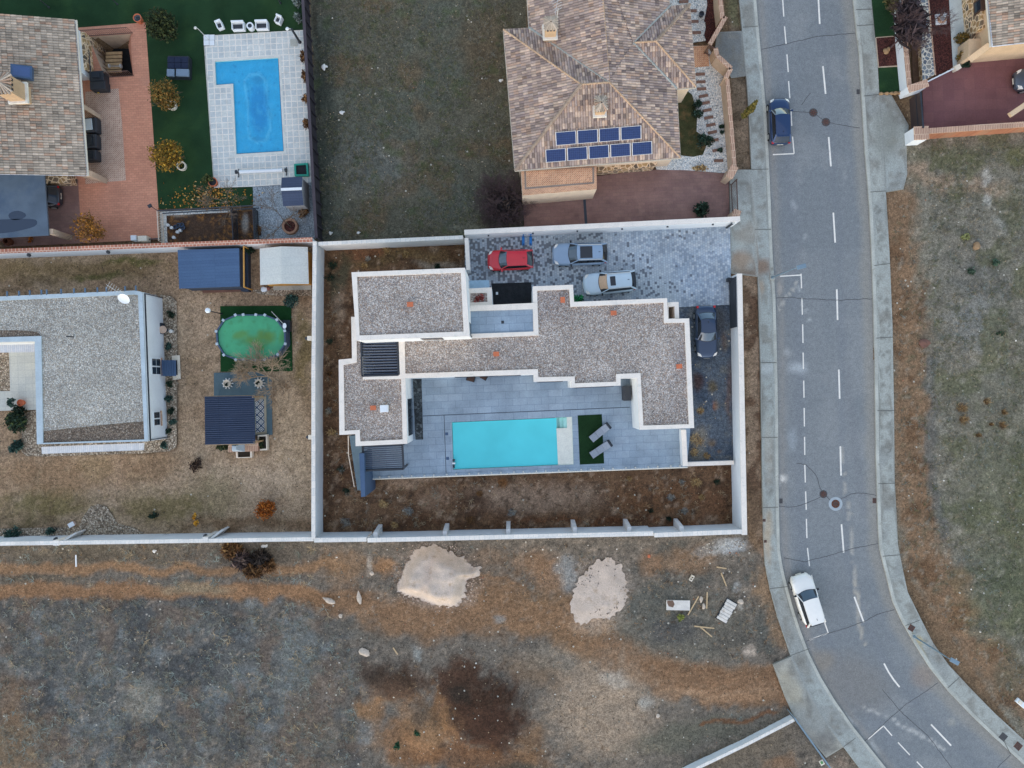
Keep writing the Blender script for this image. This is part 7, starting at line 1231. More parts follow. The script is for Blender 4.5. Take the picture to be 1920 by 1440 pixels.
# dark board fence along the vacant lot, with dry potted shrubs
m_fence = Mbrick('dark_board_fence', C(58, 54, 62), C(50, 46, 54), C(40, 38, 44), .4, 3, .02, off=0, var=.12)
fn = thing('board_fence', 'dark brown board fence between the pool deck and the vacant lot', 'fence', W(580, 220, 0)); a = W(565, -40, 1.9); c = W(592.5, 446, 1.9); d = (c-a); n = 20
b = MB(); b.bar((a.x, a.y, .95), (c.x, c.y, .95), .1, 1.9); b.build('boards', m_fence, fn); b = MB(); b.bar((a.x+.03, a.y, 1.93), (c.x+.03, c.y, 1.93), .24, .06); b.build('top_rail', M('fence_rail', C(72, 66, 74), .8, .2, var=.12), fn)
for i in range(n+1): e = a.lerp(c, i/n); MB().bar((e.x+.1, e.y, 0), (e.x+.1, e.y, 1.9), .12, .12).build('post', m_fence, fn)
for i, (x, y) in enumerate(((570, 110), (572.5, 148), (575, 190), (577, 235))): bush('dry_shrub', ['dry brown shrub against the dark fence, topmost of four', 'dry brown shrub against the dark fence, second of four', 'dry brown shrub against the dark fence, third of four', 'dry brown shrub against the dark fence, lowest of four'][i], 'shrub', x, y, .06, (.3, .5, .45), 220, .1, G_BR, 'dry shrubs along the dark fence', 66+i)
for i, (x, y) in enumerate(((558, 8), (560, 36))): bush('grey_shrub', ['pale grey green shrub at the fence near the top edge, upper one', 'pale grey green shrub at the fence near the top edge, lower one'][i], 'shrub', x, y, 0, (.35, .5, .4), 260, .1, [C(150, 158, 158), C(120, 132, 132), C(96, 108, 104)], None, 72+i)
# vegetable corner: trellis, leaf litter, pots, bare vine
lit = [('n', 7, .52, (110, 80, 54), .6, 511), ('n', 5, .6, (160, 118, 66), .45, 512), ('n', 9, .58, (60, 48, 42), .7, 513), ('b', 372, 430, 36, 18, 0, (74, 60, 52), .8), ('b', 330, 402, 40, 6, 0, (170, 160, 150), .5), ('b', 460, 420, 8, 24, 0, (160, 158, 156), .6)]
m_lit = Mpaint('leaf_litter', ((2, .9, 1.1), (8, .75, 1.25), (20, .7, 1.3)))
struct(sheet('leaf_bed', [(304, 402), (476, 394), (478, 452), (306, 456)], .01, m_lit, .12, lambda x, y: paint(x, y, (70, 57, 50), lit, 3, 14))); struct(sheet('gravel_border', [(300, 397), (304, 397), (430, 391), (432, 398), (312, 404), (314, 456), (303, 456)], .016, m_wgrav, 2.0))
tr_ = thing('trellis_fence', 'pale slatted trellis round the leaf covered garden bed', 'fence', W(300, 425, 0)); a = W(294, 395, 1.1); c = W(297, 451, 1.1)
for z in (.15, 1.05): MB().bar((a.x, a.y, z), (c.x, c.y, z), .06, .06).build('rail', m_rail, tr_)
for i in range(19): e = a.lerp(c, i/18); MB().bar((e.x, e.y, .05), (e.x, e.y, 1.1), .04, .06).build('slat', m_rail, tr_)
c2 = W(478, 385, 1.1); MB().bar((a.x, a.y, 1.05), (c2.x, c2.y, 1.05), .08, .08).build('rail', m_lampd, tr_); MB().bar((a.x, a.y, .15), (c2.x, c2.y, .15), .08, .08).build('rail', m_lampd, tr_)
for k, (x, lab) in enumerate(((434, 'dark lattice panel across the leaf bed, left of two'), (474, 'dark lattice panel across the leaf bed, right of two'))):
    t = thing('lattice_panel', lab, 'lattice', W(x, 425, 0), 'dark lattice panels'); a = W(x, 390, 1.2); c = W(x+3, 450, 1.2)
    MB().bar(a, c, .07, .07).build('top_rail', m_black, t); MB().bar((a.x, a.y, .1), (c.x, c.y, .1), .07, .07).build('bottom_rail', m_black, t)
    for i in range(22): e = a.lerp(c, i/21); MB().bar((e.x, e.y, .1), (e.x+.0, e.y, 1.2), .05, .09).build('slat', m_black, t)
bare('leafless_vine', 'leafless climbing vine with last orange leaves over the trellis', 'vine', 430, 388, 0, .8, 1.0, .03, m_twig, 75, 3, 3, (0, .2), .9, None, 5); leaves('fallen_leaves', None, (W(390, 372, 0).x, W(390, 372, 0).y, .05), (5.2, 1.6, .04), 520, .11, [C(176, 130, 60), C(150, 100, 48), C(196, 152, 76), C(196, 176, 130)], 40, seed=76, hollow=.1); tag(bpy.data.objects['fallen_leaves'], 'yellow and orange leaves fallen on the turf above the garden bed', 'leaves', kind='stuff')
for i, (x, y) in enumerate(((317, 423), (324, 428), (335, 436), (340, 433), (328, 446), (388, 0))[:5]): t = thing('white_bucket', ['small white bucket on the leaf bed, leftmost', 'small white bucket on the leaf bed, beside the dark pots', 'small white bucket on the leaf bed, below the dark pots', 'small white bucket on the leaf bed, right below the dark pots', 'small white bucket on the leaf bed, lowest'][i], 'bucket', W(x, y, .01), 'white buckets on the leaf bed'); MB().lathe(t.location, [(.1, 0), (.13, .26), (.11, .26), (.1, .2), (0, .2)], 14).build('bucket', m_white, t); MB().lathe(t.location+Vector((0, 0, .27)), [(.135, 0), (.135, .02), (.12, .02)], 14).build('rim', m_alu, t)
for i, (x, y) in enumerate(((332, 427), (338, 424), (344, 423), (346, 428))): t = thing('plant_pot', ['black nursery pot on the leaf bed, leftmost of four', 'black nursery pot on the leaf bed, second of four', 'black nursery pot on the leaf bed, upper right of four', 'black nursery pot on the leaf bed, lower right of four'][i], 'plant pot', W(x, y, .01), 'black nursery pots'); MB().lathe(t.location, [(.12, 0), (.17, .3), (.15, .3), (.13, .22), (0, .22)], 14).build('pot', m_black, t); MB().lathe(t.location+Vector((0, 0, .3)), [(.175, 0), (.18, .02), (.15, .02)], 14).build('rim', m_blue, t)
bp = thing('brick_planter', 'round brick ring planter with a bare tree on the grey gravel', 'planter', W(546, 426, 0)); p = bp.location; MB().lathe(p, [(.66, 0), (.66, .45), (.48, .45), (.46, .3)], 28).build('ring', M('planter_brick', C(150, 122, 108), .9, .15, var=.15, scale=3), bp); b = MB(); b.disc(p+Vector((0, 0, .32)), .47, 20); b.build('soil', m_mulch, bp)
bare('bare_tree', 'bare branched small tree growing out of the round brick planter', 'tree', 546, 426, .3, .9, 1.3, .05, m_bark, 77, 3, 3, (-.35, .35), .8, None, 3); bush('dry_shrub', 'dry brown shrub below the resin shed beside the fence', 'shrub', 572, 402, 0, (.5, .4, .35), 320, .1, G_BR, None, 78); bush('dry_shrub', 'dry brown tuft on the gravel right of the lattice', 'shrub', 487, 433, 0, (.25, .5, .25), 200, .09, G_BR, None, 79)
ld = thing('floodlight', 'black floodlight on an arm at the corner of the trellis', 'lamp', W(290, 392, 1.2)); MB().tube(W(295, 395, 1.1), W(285, 388, 1.6), .03).build('arm', m_black, ld); MB().box(W(281, 386, 1.65), (.3, .24, .16), R(30)).build('lamp_head', m_black, ld)
ac = thing('pool_equipment', 'white pump cabinet with pipes on the brick patio at the wall', 'cabinet', W(268, 449, 0)); p = W(270, 450, 0); MB().box((p.x+.2, p.y, .35), (.75, .45, .7), R(2)).build('cabinet', m_trim, ac, bevel=.02); MB().box((p.x-.5, p.y+.03, .4), (.45, .42, .8), R(2)).build('filter_box', m_white, ac, bevel=.02); b = MB(); b.tube((p.x+.5, p.y, .3), (p.x+1.6, p.y+.1, .2), .05); b.build('pipe', m_lampd, ac)
# the tiled house
nh = thing('tiled_house', 'house with grey brown tile roof, skylight and sunken stair court at upper left', 'house', W(60, 180, 0)); zl = 3.3; zh = 6.9
A, B_ = W(141, 38, zl), W(163, 330, zl); dn = (B_-A).normalized(); ups = Vector((dn.y, -dn.x, .33)) if dn.y*1 < 0 else Vector((dn.y, -dn.x, .33)); ups = Vector((-abs(dn.y), abs(dn.x)*(1 if dn.y < 0 else -1)*-1, .33))
ups = Vector((dn.y, -dn.x, 0)); ups = (ups if ups.x < 0 else -ups)+Vector((0, 0, .33)); Cc = B_+ups*11; D = A+ups*11; roof_plane([A, B_, Cc, D], (-ups.x, -ups.y), PALG, nh, seed=21, dark=.08)
MB().tube(A+Vector((.08, 0, -.03)), B_+Vector((.08, 0, -.03)), .08, n=8).build('gutter', m_gutter, nh)
b = MB(); b.prism(PX([(-120, 62), (164, 70), (172, 150), (126, 153), (138, 318), (-120, 330)], .0), -.05, zl-.35); b.build('wall', m_white, nh)
MB().bar(W(150, 96, 1.0)+Vector((.75, 0, 0)), W(153, 140, 1.0)+Vector((.75, 0, 0)), .06, .06).build('railing', m_lampd, nh)
b = MB(); b.prism(PX([(140, 72), (171, 70.5), (176, 140), (145, 142)], .0), -2.5, 1.0); b.build('stone_base', m_crazy, nh)
b = MB(); a = W(150, 190, 2.6); b.prism(PX([(140, 186), (183, 212), (183, 220), (140, 196)], .5), 0, 2.4); b.build('buttress', m_bwall, nh)
for pts in ([(150, 318), (195, 332), (193, 341), (150, 330)],): b = MB(); b.prism(PX(pts, .6), 0, 2.2); b.build('buttress', m_bwall, nh)
b = MB(); b.prism(PX([(84, 334), (140, 331), (141, 346), (86, 349)], .3), 0, .95); b.build('stone_base', m_crazy, nh)
chimney(nh, 36, 176, 5.2, 1.9, 1.2, 1.3, R(3)); sk_ = W(41, 135, 5.35); c1 = sk_; b = MB(); u = Vector((1, 0, -.33)).normalized(); v = Vector((0, 1, 0)); n_ = u.cross(v)
b.add([sk_+u*sx_*.72+v*sy_*.5+n_*h_ for h_ in (-.3, .14) for sx_, sy_ in ((-1, -1), (1, -1), (1, 1), (-1, 1))], [(4, 5, 6, 7), (0, 1, 5, 4), (1, 2, 6, 5), (2, 3, 7, 6), (3, 0, 4, 7)]); sky_ = b.build('skylight', m_blue, nh); MB().add([sk_+u*sx_*.58+v*sy_*.38+n_*.15 for sx_, sy_ in ((-1, -1), (1, -1), (1, 1), (-1, 1))], [(0, 1, 2, 3)]).build('pane', M('skylight_glass', C(60, 84, 130), .15, .6, var=.03), sky_)
# sunken stair court
pit_ = thing('stair_court', 'sunken stair court with brick steps, railings and pallet boards beside the tiled house', 'stairs', W(220, 105, 0)); 
Pq = PX(PIT, 0.0); b = MB(); V0 = [(q.x, q.y, -2.3) for q in Pq]; V1 = [(q.x, q.y, -.004) for q in Pq]; b.add(V0+V1, [(i, (i+1) % 4, 4+(i+1) % 4, 4+i) for i in range(4)]); b.build('pit_wall', m_bwall, pit_)
MB().prism(Pq, -2.35, -2.28).build('pit_floor', m_dkbed, pit_); q1, q2 = Pq[1], Pq[2]
q0, q3 = Pq[0], Pq[3]
for i in range(6): b = MB(); k0, k1 = 1-i*.055, 1-(i+1)*.055; b.prism([q0.lerp(q1, k0), q3.lerp(q2, k0), q3.lerp(q2, k1), q0.lerp(q1, k1)], -2.3, -.05-.3*i); b.build('step', m_salmon, pit_)
for i in range(6): p = W(214, 100+7*i, -1.2); MB().box((p.x, p.y, -1.2+.02*i), (1.4, .24, .1), R(2)).build('pallet_board', m_wood, pit_)
p = W(216, 124, -1.0); MB().tube((p.x-.6, p.y, -1), (p.x+.6, p.y, -1), .03).build('barbell_bar', m_alu, pit_)
for s_ in (-1, 1): MB().tube((p.x+s_*.45, p.y, -1), (p.x+s_*.55, p.y, -1), .18, n=14).build('barbell_weight', m_alu, pit_)
def handrail(name, label, a, c, z0, h, n):
    t = thing(name, label, 'railing', (a.x, a.y, z0)); 
    for k in (.08, 1): MB().bar((a.x, a.y, z0+h*k), (c.x, c.y, z0+h*k), .05, .04).build('rail', m_rustg, t)
    for i in range(n+1): e = a.lerp(c, i/n); MB().tube((e.x, e.y, z0), (e.x, e.y, z0+h), .018, n=5).build('bar', m_rustg, t)
handrail('stair_railing', 'dark iron railing along the upper side of the sunken stair court', W(152, 69, 0), W(249, 62.5, 0), 0, 1.0, 26); handrail('stair_railing', 'short dark iron railing at the lower side of the sunken stair court', W(206, 145, 0), W(251, 142.5, 0), 0, 1.0, 12)
# things along the house
gk = thing('outdoor_grill', 'black outdoor kitchen unit with grill beside the tiled house', 'grill', W(190, 155, 0)); p = W(192, 156, 0); MB().box((p.x, p.y+.25, .45), (1.2, .8, .9), R(3)).build('cabinet', m_black, gk, bevel=.03); MB().box((p.x+.05, p.y-.5, .4), (1.3, .7, .8), R(3)).build('side_unit', m_black, gk, bevel=.03); MB().box((p.x, p.y+.3, 1.0), (.7, .5, .2), R(3)).build('hood', m_dkcush, gk, bevel=.05)
yb = thing('yellow_ball', 'small yellow ball by the black grill beside the tiled house', 'ball', W(184, 171, 0)); MB().rock(W(184, 171, .15), .14, 3, 1).build('ball', M('yellow_plastic', C(220, 200, 40), .5, .3), yb, smooth=True)
for i, (y, w, lab, mt) in enumerate(((240, 1.3, 'covered chair with blue grey cushion by the tiled house wall', m_bcop), (270, 1.2, 'black covered garden furniture by the tiled house, middle', m_black), (296, .9, 'black covered garden furniture by the tiled house, lowest', m_black))):
    p = W(179, y, 0); t = thing('covered_furniture', lab, 'furniture', p, 'covered garden furniture by the house'); MB().box((p.x, p.y, .4), (1.1, w, .8), R(3)).build('cover', m_black, t, bevel=.12); MB().box((p.x-.08, p.y+.0, .86), (.62, w*.72, .1), R(6)).build('cushion', mt if i == 0 else m_dkbed, t, bevel=.03)
# carport and car
cp = thing('carport', 'flat dark blue grey carport roof with puddles at the left edge', 'carport', W(30, 390, 0)); zc = 2.7; rp = [(-80, 330), (83, 326), (91, 441), (-80, 450)]
m_cproof = M('bitumen_sheet', C(78, 92, 110), .5, .35, var=.16, scale=.5, fine=.05, dirt=C(64, 80, 102), dsc=.35, dth=.48); b = MB(); b.prism(PX(rp, zc), zc-.15, zc, True); b.build('roof', m_cproof, cp)
m_pud, nt, b_ = nodes('puddle'); b_.inputs['Base Color'].default_value = C(40, 54, 74)+(1,); fin(b_, .06, .5)
for pts in ([(15, 402), (24, 396), (38, 395), (50, 402), (46, 409), (30, 413), (18, 411)], [(-30, 414), (10, 411), (58, 410), (70, 413), (69, 423), (52, 429), (20, 436), (-30, 440)]):
    Q = pts; sm = []; 
    for i in range(len(Q)):
        a, c = Q[i], Q[(i+1) % len(Q)]; sm += [lerp(a, c, .25), lerp(a, c, .75)]
    fillpoly(PX(sm, zc+.006), zc+.006).build('puddle', m_pud, cp)
for x, y in ((94, 434), (-40, 447), (-40, 335)): p = W(x, y, zc-.2); b = MB(); b.box((p.x+.05, p.y, (zc-.15)/2), (.42, .42, zc-.15)); b.build('pillar', m_bwall, cp)
car('dark car under the carport at the left edge, only its tail showing', 66, 369, .0, 182, 4.3, 1.78, 1.5, carpaint('black_blue_paint', C(40, 46, 58)), 'hatch')
tree('young_tree', 'tiny orange leaved sapling on the maroon drive below the carport', 'sapling', 62, 452, 0, .3, (.32, .3, .25), 90, .1, G_OR, None, 81, 5); hd = thing('clay_urn', 'rusty clay urn on the maroon drive below the carport', 'urn', W(22, 455, 0)); MB().lathe(hd.location, [(.2, 0), (.36, .4), (.25, .7), (.2, .7), (.18, .5)], 16).build('urn', m_rust, hd); MB().lathe(hd.location+Vector((0, 0, .7)), [(.26, 0), (.27, .04), (.2, .04)], 16).build('rim', m_rust, hd)
# ================================================================ NORTH EAST PLOT
struct(sheet('turf_strip', [(1634, -60), (1686, -60), (1685, 66), (1641, 70), (1634, 0)], .09, m_lawn, 3.0)); struct(sheet('turf_strip', [(1647, 126), (1689, 124), (1692, 170), (1649, 175)], .09, m_lawn, 3.0))
struct(sheet('mulch_square', [(1641, 70), (1686, 66), (1689, 124), (1646, 127)], .09, m_mulch, 2.0)); b = MB(); ribbon(b, [(1642, 71), (1647, 126), (1689, 123.5)], 2.4, .1); ribbon(b, [(1642, 70.5), (1686, 67)], 1.6, .101); struct(b.build('mulch_edging', m_bwall))
for i, x in enumerate((1652, 1661, 1670, 1679, 1688)): t = MB().rock((0, 0, .1), (.22, .15), 30+i, .8).build('edging_rock', M('tan_rock', C(150, 128, 104), .9, .15, var=.2, scale=4) if i == 0 else bpy.data.materials['tan_rock'], None, smooth=True); t.location = W(x, 176.5-.3*i, .05); tag(t, ['tan rock below the lower turf square, leftmost of five', 'tan rock below the lower turf square, second of five', 'tan rock below the lower turf square, middle of five', 'tan rock below the lower turf square, fourth of five', 'tan rock below the lower turf square, rightmost of five'][i], 'rock', 'edging rocks')
wq = pwall('garden_wall', 'white garden wall with brick coping beside the turf strip and the street', [(1693, -60), (1697, 70), (1706, 166)], 1.35, -.05, .26, m_white, m_brickc, .09, .05)
struct(sheet('border_bed', [(1704, -60), (1722, -60), (1729, 100), (1732, 156), (1712, 160)], .02, M('brown_bed', C(84, 68, 58), .95, .1, var=.2, scale=1.2, fine=.25), 2.0))
sw_ = thing('stone_terrace_wall', 'broad crazy stone wall with white joints between the bare tree and the red mulch', 'wall', W(1735, 70, 0)); b = MB(); b.prism(PX([(1716, -60), (1737, -60), (1752, 140), (1730, 152), (1727, 90)], .5), -.05, .5); b.build('stone_face', m_crazy, sw_) ; m_crg = Mstone('grey_crazy', [(0, C(104, 112, 124)), (.3, C(122, 128, 136)), (.6, C(94, 100, 112)), (.85, C(136, 134, 132))], C(206, 204, 196), 3.0, .07); fillpoly(PX([(1716, -60), (1737, -60), (1752, 140), (1730, 152), (1727, 90)], .505), .505).build('stone_top', m_crg, sw_)
b = MB(); ribbon(b, [(1739, -60), (1741, 0), (1754, 141)], 2.6, .53); b.build('brick_edge', m_brickc, sw_)
struct(sheet('mulch_bed', [(1738, -60), (1776, -60), (1787, 128), (1754, 142)], .03, m_mulch, 2.0)); struct(sheet('white_path', [(1775, -60), (1800, -60), (1813, 118), (1787, 130)], .03, M('pale_path', C(186, 196, 202), .9, .2, var=.08), 2.0))
struct(sheet('driveway', [(1729, 158), (1789, 128), (1812, 118), (1990, 96), (1990, 232), (1733, 246)], .01, Mbrick('maroon_pavers', C(122, 88, 92), C(113, 80, 86), C(102, 76, 82), .9, .9, .01, off=0, var=.14, vsc=.4), 2.0))
lr = thing('low_rail', 'low white rail along the edge of the maroon drive at the upper right', 'rail', W(1758, 143, 0)); MB().bar(W(1729, 158, .35), W(1788, 129, .35), .1, .1).build('rail', m_white, lr)
for k in range(5): e = W(1729, 158, 0).lerp(W(1788, 129, 0), k/4); MB().bar(e, e+Vector((0, 0, .35)), .08, .08).build('post', m_white, lr)
MB().box(W(1793, 128, .3), (.5, .4, .5), R(25)).build('end_block', m_trim, lr)
ft = thing('wheel_fountain', 'small round brick ring with wheel on a white slab in the red mulch', 'fountain', W(1763, 37, .03)); p = W(1763, 37, .03); MB().box((p.x, p.y, .08), (.9, .88, .1), R(4)).build('slab', m_white, ft); MB().lathe((p.x+.05, p.y, .1), [(.36, 0), (.36, .22), (.24, .22), (.22, .1)], 20).build('ring', m_brickc, ft); b = MB()
for k in range(4): a = k*math.pi/4; b.tube((p.x+.1-.3*math.cos(a), p.y+.1-.3*math.sin(a), .45), (p.x+.1+.3*math.cos(a), p.y+.1+.3*math.sin(a), .5), .025, n=5)
b.build('wheel', m_bcop, ft)
pillar('gate_pillar', 'white gate pillar with brick cap at the upper end of the dark gate', 1722, 161, .5, 1.6, 1.55, R(-72), m_white, m_brickc); 
t = pillar('gate_pillar', 'white gate pillar with brick cap at the lower end of the dark gate', 1728, 249, 1.1, 1.0, 1.65, R(3), m_white, m_brickc)
sg = thing('panel_gate', 'dark brown panelled gate between white pillars at the maroon drive', 'gate', W(1712, 210, 0)); a = W(1726, 172, 1.7); c = W(1731, 240, 1.7); m_gbrown = M('dark_brown_gate', C(62, 52, 52), .7, .3, var=.1); MB().bar((a.x, a.y, .9), (c.x, c.y, .9), .08, 1.6).build('panel', m_gbrown, sg); MB().bar((a.x-.06, a.y, 1.1), (c.x-.06, c.y, 1.1), .05, .06).build('rail', m_black, sg); MB().bar(a, c, .12, .08).build('top_rail', m_black, sg)
bw2 = pwall('brick_wall', 'orange brick wall with soldier coping below the maroon drive, upper right', [(1733, 246), (1990, 228)], 1.6, -.1, .34, Mbrick('orange_brick', C(160, 114, 92), C(144, 100, 82), C(150, 116, 98), .25, .08, .012), m_brickc, .1, .06)
m_sand = M('sand_render', C(194, 178, 158), .9, .15, var=.06)
eh = thing('stone_house', 'cream and stone house with grey brown tile roof at the upper right corner', 'house', W(1880, 40, 0)); zl = 3.4
A, B_, Cc, D = W(1848, -40, zl), W(1859, 88, zl), W(2060, 66, 6.0), W(2060, -60, 6.0); roof_plane([A, B_, Cc, D], (-1, 0), PALG, eh, seed=31, dark=.14); MB().tube(A-Vector((.08, 0, .02)), B_-Vector((.08, 0, .02)), .08, n=8).build('gutter', m_gutter, eh)
b = MB(); b.prism(PX([(1862, -60), (1870, 82), (2060, 66), (2060, -60)], zl), 0, zl-.1); b.build('wall', m_sand, eh); b = MB(); b.prism(PX([(1806, -60), (1818, 70), (1830, 108), (1990, 92), (1990, -60)], .6), 0, .9); b.build('stone_base', m_crazy, eh); b = MB(); b.prism(PX([(1822, -60), (1827, 62), (1890, 60), (1890, -60)], 1.2), 0, 2.1); b.build('stone_bay', m_crazy, eh)
w_ = MB().box(W(1836, 12, 1.8), (.3, 1.1, 1.0), R(3)).build('window', m_brown, eh); MB().box(W(1833.5, 12, 1.82), (.08, .8, .7), R(3)).build('pane', m_glass, w_)
b = MB(); b.prism(PX([(1818, 72), (1856, 70), (1858, 86), (1822, 108), (1817, 106)], 1.6), 0, 1.5); b.build('porch_wall', m_sand, eh); b = MB(); b.bar(W(1818, 112, 1.3), W(1856, 84, 2.6), .5, .25); b.build('buttress', m_sand, eh)
MB().bar(W(1893, 216, 2.0), W(1990, 150, 2.6), .4, .3).build('pergola_beam', m_sand, eh)
for p, lab, sd_ in (((1797, 78), 'round ochre bush by the stone house, upper of two on the white path', 91), ((1801, 108), 'round ochre bush by the stone house, lower of two on the white path', 92)): bush('round_bush', lab, 'shrub', p[0], p[1], .03, (.55, .55, .55), 700, .09, [C(98, 88, 48), C(120, 100, 56), C(72, 70, 40), C(132, 108, 60)], None, sd_)
bush('green_bush', 'green plant at the end of the low white rail by the drive', 'shrub', 1806, 124, .02, (.5, .3, .3), 260, .09, G_DK, None, 93); bush('round_bush', 'olive round bush on the turf strip at the top edge', 'shrub', 1668, 10, .09, (.9, .85, .8), 1600, .1, [C(88, 88, 58), C(104, 102, 70), C(66, 68, 46)], None, 94, 16)
bare('purple_tree', 'bare purple twigged tree leaning over the white garden wall', 'tree', 1667, 92, .09, 1.5, 1.35, .08, m_twigp, 95, 4, 3, (.8, .8), .75, None, 4); pt_ = bpy.data.objects['purple_tree']; leaves('twigs', pt_, (*W(1700, 50, 2.4).to_2d(), 3.0), (1.2, 1.9, 1.0), 1500, .2, [C(62, 52, 56), C(80, 68, 72), C(48, 42, 46)], 36, .1, 6.0, 98)
t = thing('stone_ring', 'small tan stones round the foot of the bare purple tree', 'stones', W(1662, 96, .1)); b = MB(); b.rock(W(1662, 96, .15), (.3, .2), 96, .7); b.build('stone', bpy.data.materials['tan_rock'], t, smooth=True); MB().rock(W(1666, 92, .15), (.16, .16), 97, .7).build('stone', bpy.data.materials['tan_rock'], t, smooth=True)
car('dark grey car on the maroon drive cut by the right edge', 1952, 147, .01, 184, 4.4, 1.8, 1.48, carpaint('graphite_paint', C(70, 78, 92)), 'hatch')
# ================================================================ STREET LAMPS, VERGE AND GARDEN PLANTS, WASTE GROUND THINGS
m_lampg = M('grey_lamp_steel', C(112, 132, 150), .5, .4, var=.05)
def street_lamp(x, y, z, h, ang, arm, label):
    p = W(x, y, z); t = thing('street_lamp', label, 'street lamp', p, 'street lamps along the road'); u = Vector((math.cos(ang), math.sin(ang), 0)); MB().lathe(p, [(.14, 0), (.1, .3), (.075, .35), (.045, h)], 12).build('pole', m_lampg, t); a = p+Vector((0, 0, h)); MB().tube(a, a+u*arm+Vector((0, 0, .15)), .035).build('arm', m_lampg, t)
    hd_ = MB().box(a+u*(arm+.35)+Vector((0, 0, .17)), (.75, .34, .12), ang).build('lamp_head', m_lampg, t, bevel=.03); MB().box(a+u*(arm+.5)+Vector((0, 0, .1)), (.35, .28, .05), ang).build('lamp_glass', m_blue, hd_); MB().box(p+Vector((0, 0, .03)), (.4, .4, .06)).build('base_plate', m_kerb, t)
street_lamp(1448, 520.5, Z_P, 4.6, R(15), .2, 'grey street lamp at the kerb beside the white wall end, leaning over the road'); street_lamp(1713, 1193, Z_P, 4.7, R(-28), .15, 'grey street lamp on the right pavement at the bend')
# white gravel garden plants
cy = thing('cypress', 'slim cypress on the verge between the brick wall and the pavement', 'tree', W(1388, 226, 0)); p = cy.location; MB().tube(p, p+Vector((0, 0, 1.0)), .06).build('trunk', m_bark, cy)
def cyp(q, g): q = q.copy(); h = (q[:, 2]+1)/2; k = np.clip(1.15-h, .08, 1)**.7; q[:, 0] *= k; q[:, 1] *= k; return q
leaves('crown', cy, (p.x, p.y, 2.3), (.42, .42, 1.95), 1500, .12, [C(86, 88, 44), C(104, 100, 52), C(66, 70, 38), C(120, 110, 60)], 26, .1, 2.0, 101, cyp)
for (x, y, r, lab, sd_) in ((1307, 197, .45, 'thin dark shrub by the stepping slabs, upper end of the grass oval', 102), (1306, 215, .6, 'dark leafy shrub beside the grass oval, second from top', 103), (1314, 268, .85, 'large dark shrub by the tenth stepping slab', 104), (1326, 266, .6, 'green shrub over the lower stepping slabs', 105), (1352, 238, .22, 'tiny round green plant, upper of two on the white gravel', 106), (1352, 248, .2, 'tiny round green plant, lower of two on the white gravel', 107), (1349, 282, .26, 'tiny olive plant on the eleventh stepping slab', 108)): bush('garden_shrub', lab, 'shrub', x, y, .02, (r, r*.8, r*.7), int(500*r), .1, G_DK+G_BL[:1], None, sd_)
bush('garden_shrub', 'low straw coloured plants at the edge of the white gravel by the maroon drive', 'shrub', 1312, 317, .0, (.9, .3, .2), 220, .09, G_ST, None, 109); bush('garden_shrub', 'dark spiky shrub on the maroon drive beside the white wall', 'shrub', 1313, 394, 0, (.75, .65, .55), 700, .12, G_DK, None, 110); 
mh = thing('round_pot', 'black round pot standing on the white gravel near the top edge', 'plant pot', W(1314, 29, .0)); MB().lathe(mh.location, [(.18, 0), (.22, .3), (.16, .3), (.14, .2), (0, .2)], 16).build('pot', m_black, mh); MB().lathe(mh.location+Vector((0, 0, .3)), [(.225, 0), (.23, .02), (.17, .02)], 16).build('rim', m_lampd, mh)
# vacant lot bramble
t = bare('bramble_thicket', 'big tangled purplish bramble thicket at the corner of the vacant lot', 'shrub', 944, 386, 0, .1, 1.3, .03, m_twigp, 111, 3, 4, (0, 0), 1.0, None, 14, .05); leaves('foliage', t, (W(944, 386).x, W(944, 386).y, .7), (1.3, 1.35, .7), 3200, .2, [C(58, 50, 52), C(74, 62, 62), C(44, 40, 42), C(88, 76, 72)], 40, .1, 5.0, 112)
# small green plant beside the drive, potted
tree('potted_shrub', 'small bright green plant by the corner of the house beside the silver car', 'plant', 1082, 562, ZD, .2, (.5, .5, .3), 260, .13, [C(40, 130, 80), C(52, 146, 92), C(34, 104, 68)], None, 113, 7)
leaves('red_succulent', None, (*W(899.5, 561, 3.9).to_2d(), 3.95), (.45, .4, .12), 160, .1, [C(130, 56, 60), C(110, 60, 60), C(150, 90, 88)], 8, seed=114); tag(bpy.data.objects['red_succulent'], 'reddish low plant in the small pebble roof bed by the entrance', 'plant')
# gravel strip: straw grass tufts
def tuft(name, label, x, y, z, r, n, pal, h=.4, cat='grass tuft', group=None, sd_=0):
    p = W(x, y, z); global rng; old = rng; rng = np.random.default_rng(sd_+int(x)); k = n//4; a_ = rng.uniform(0, 6.283, k); q_ = r*.62*rng.uniform(0, 1, k)**.6; bs = np.array(p[:])+np.stack([q_*np.cos(a_), q_*np.sin(a_)*.85, np.zeros(k)], -1)
    v, f, c = blades(bs, 6, r*.34, h*.7, .011, np.array(pal)); o = raw(name, v-np.array(p[:]), f, m_leaf, c); o.location = p; rng = old; return tag(o, label, cat, group)
for i, (x, y, r, lab) in enumerate(((1307, 825, .85, 'large straw tuft on the dark gravel strip by the wing corner'), (1300, 848, .5, 'straw tuft on the gravel strip, beside the low wall'), (1325, 855, .45, 'straw tuft at the lower end of the gravel strip'), (1312, 770, .4, 'pale straw tuft on the gravel strip beside the house wing'))): tuft('straw_tuft', lab, x, y, ZD-.02, r, 160, G_ST+[C(150, 140, 124)], .35, 'grass tuft', 'straw tufts on the gravel strip', i)
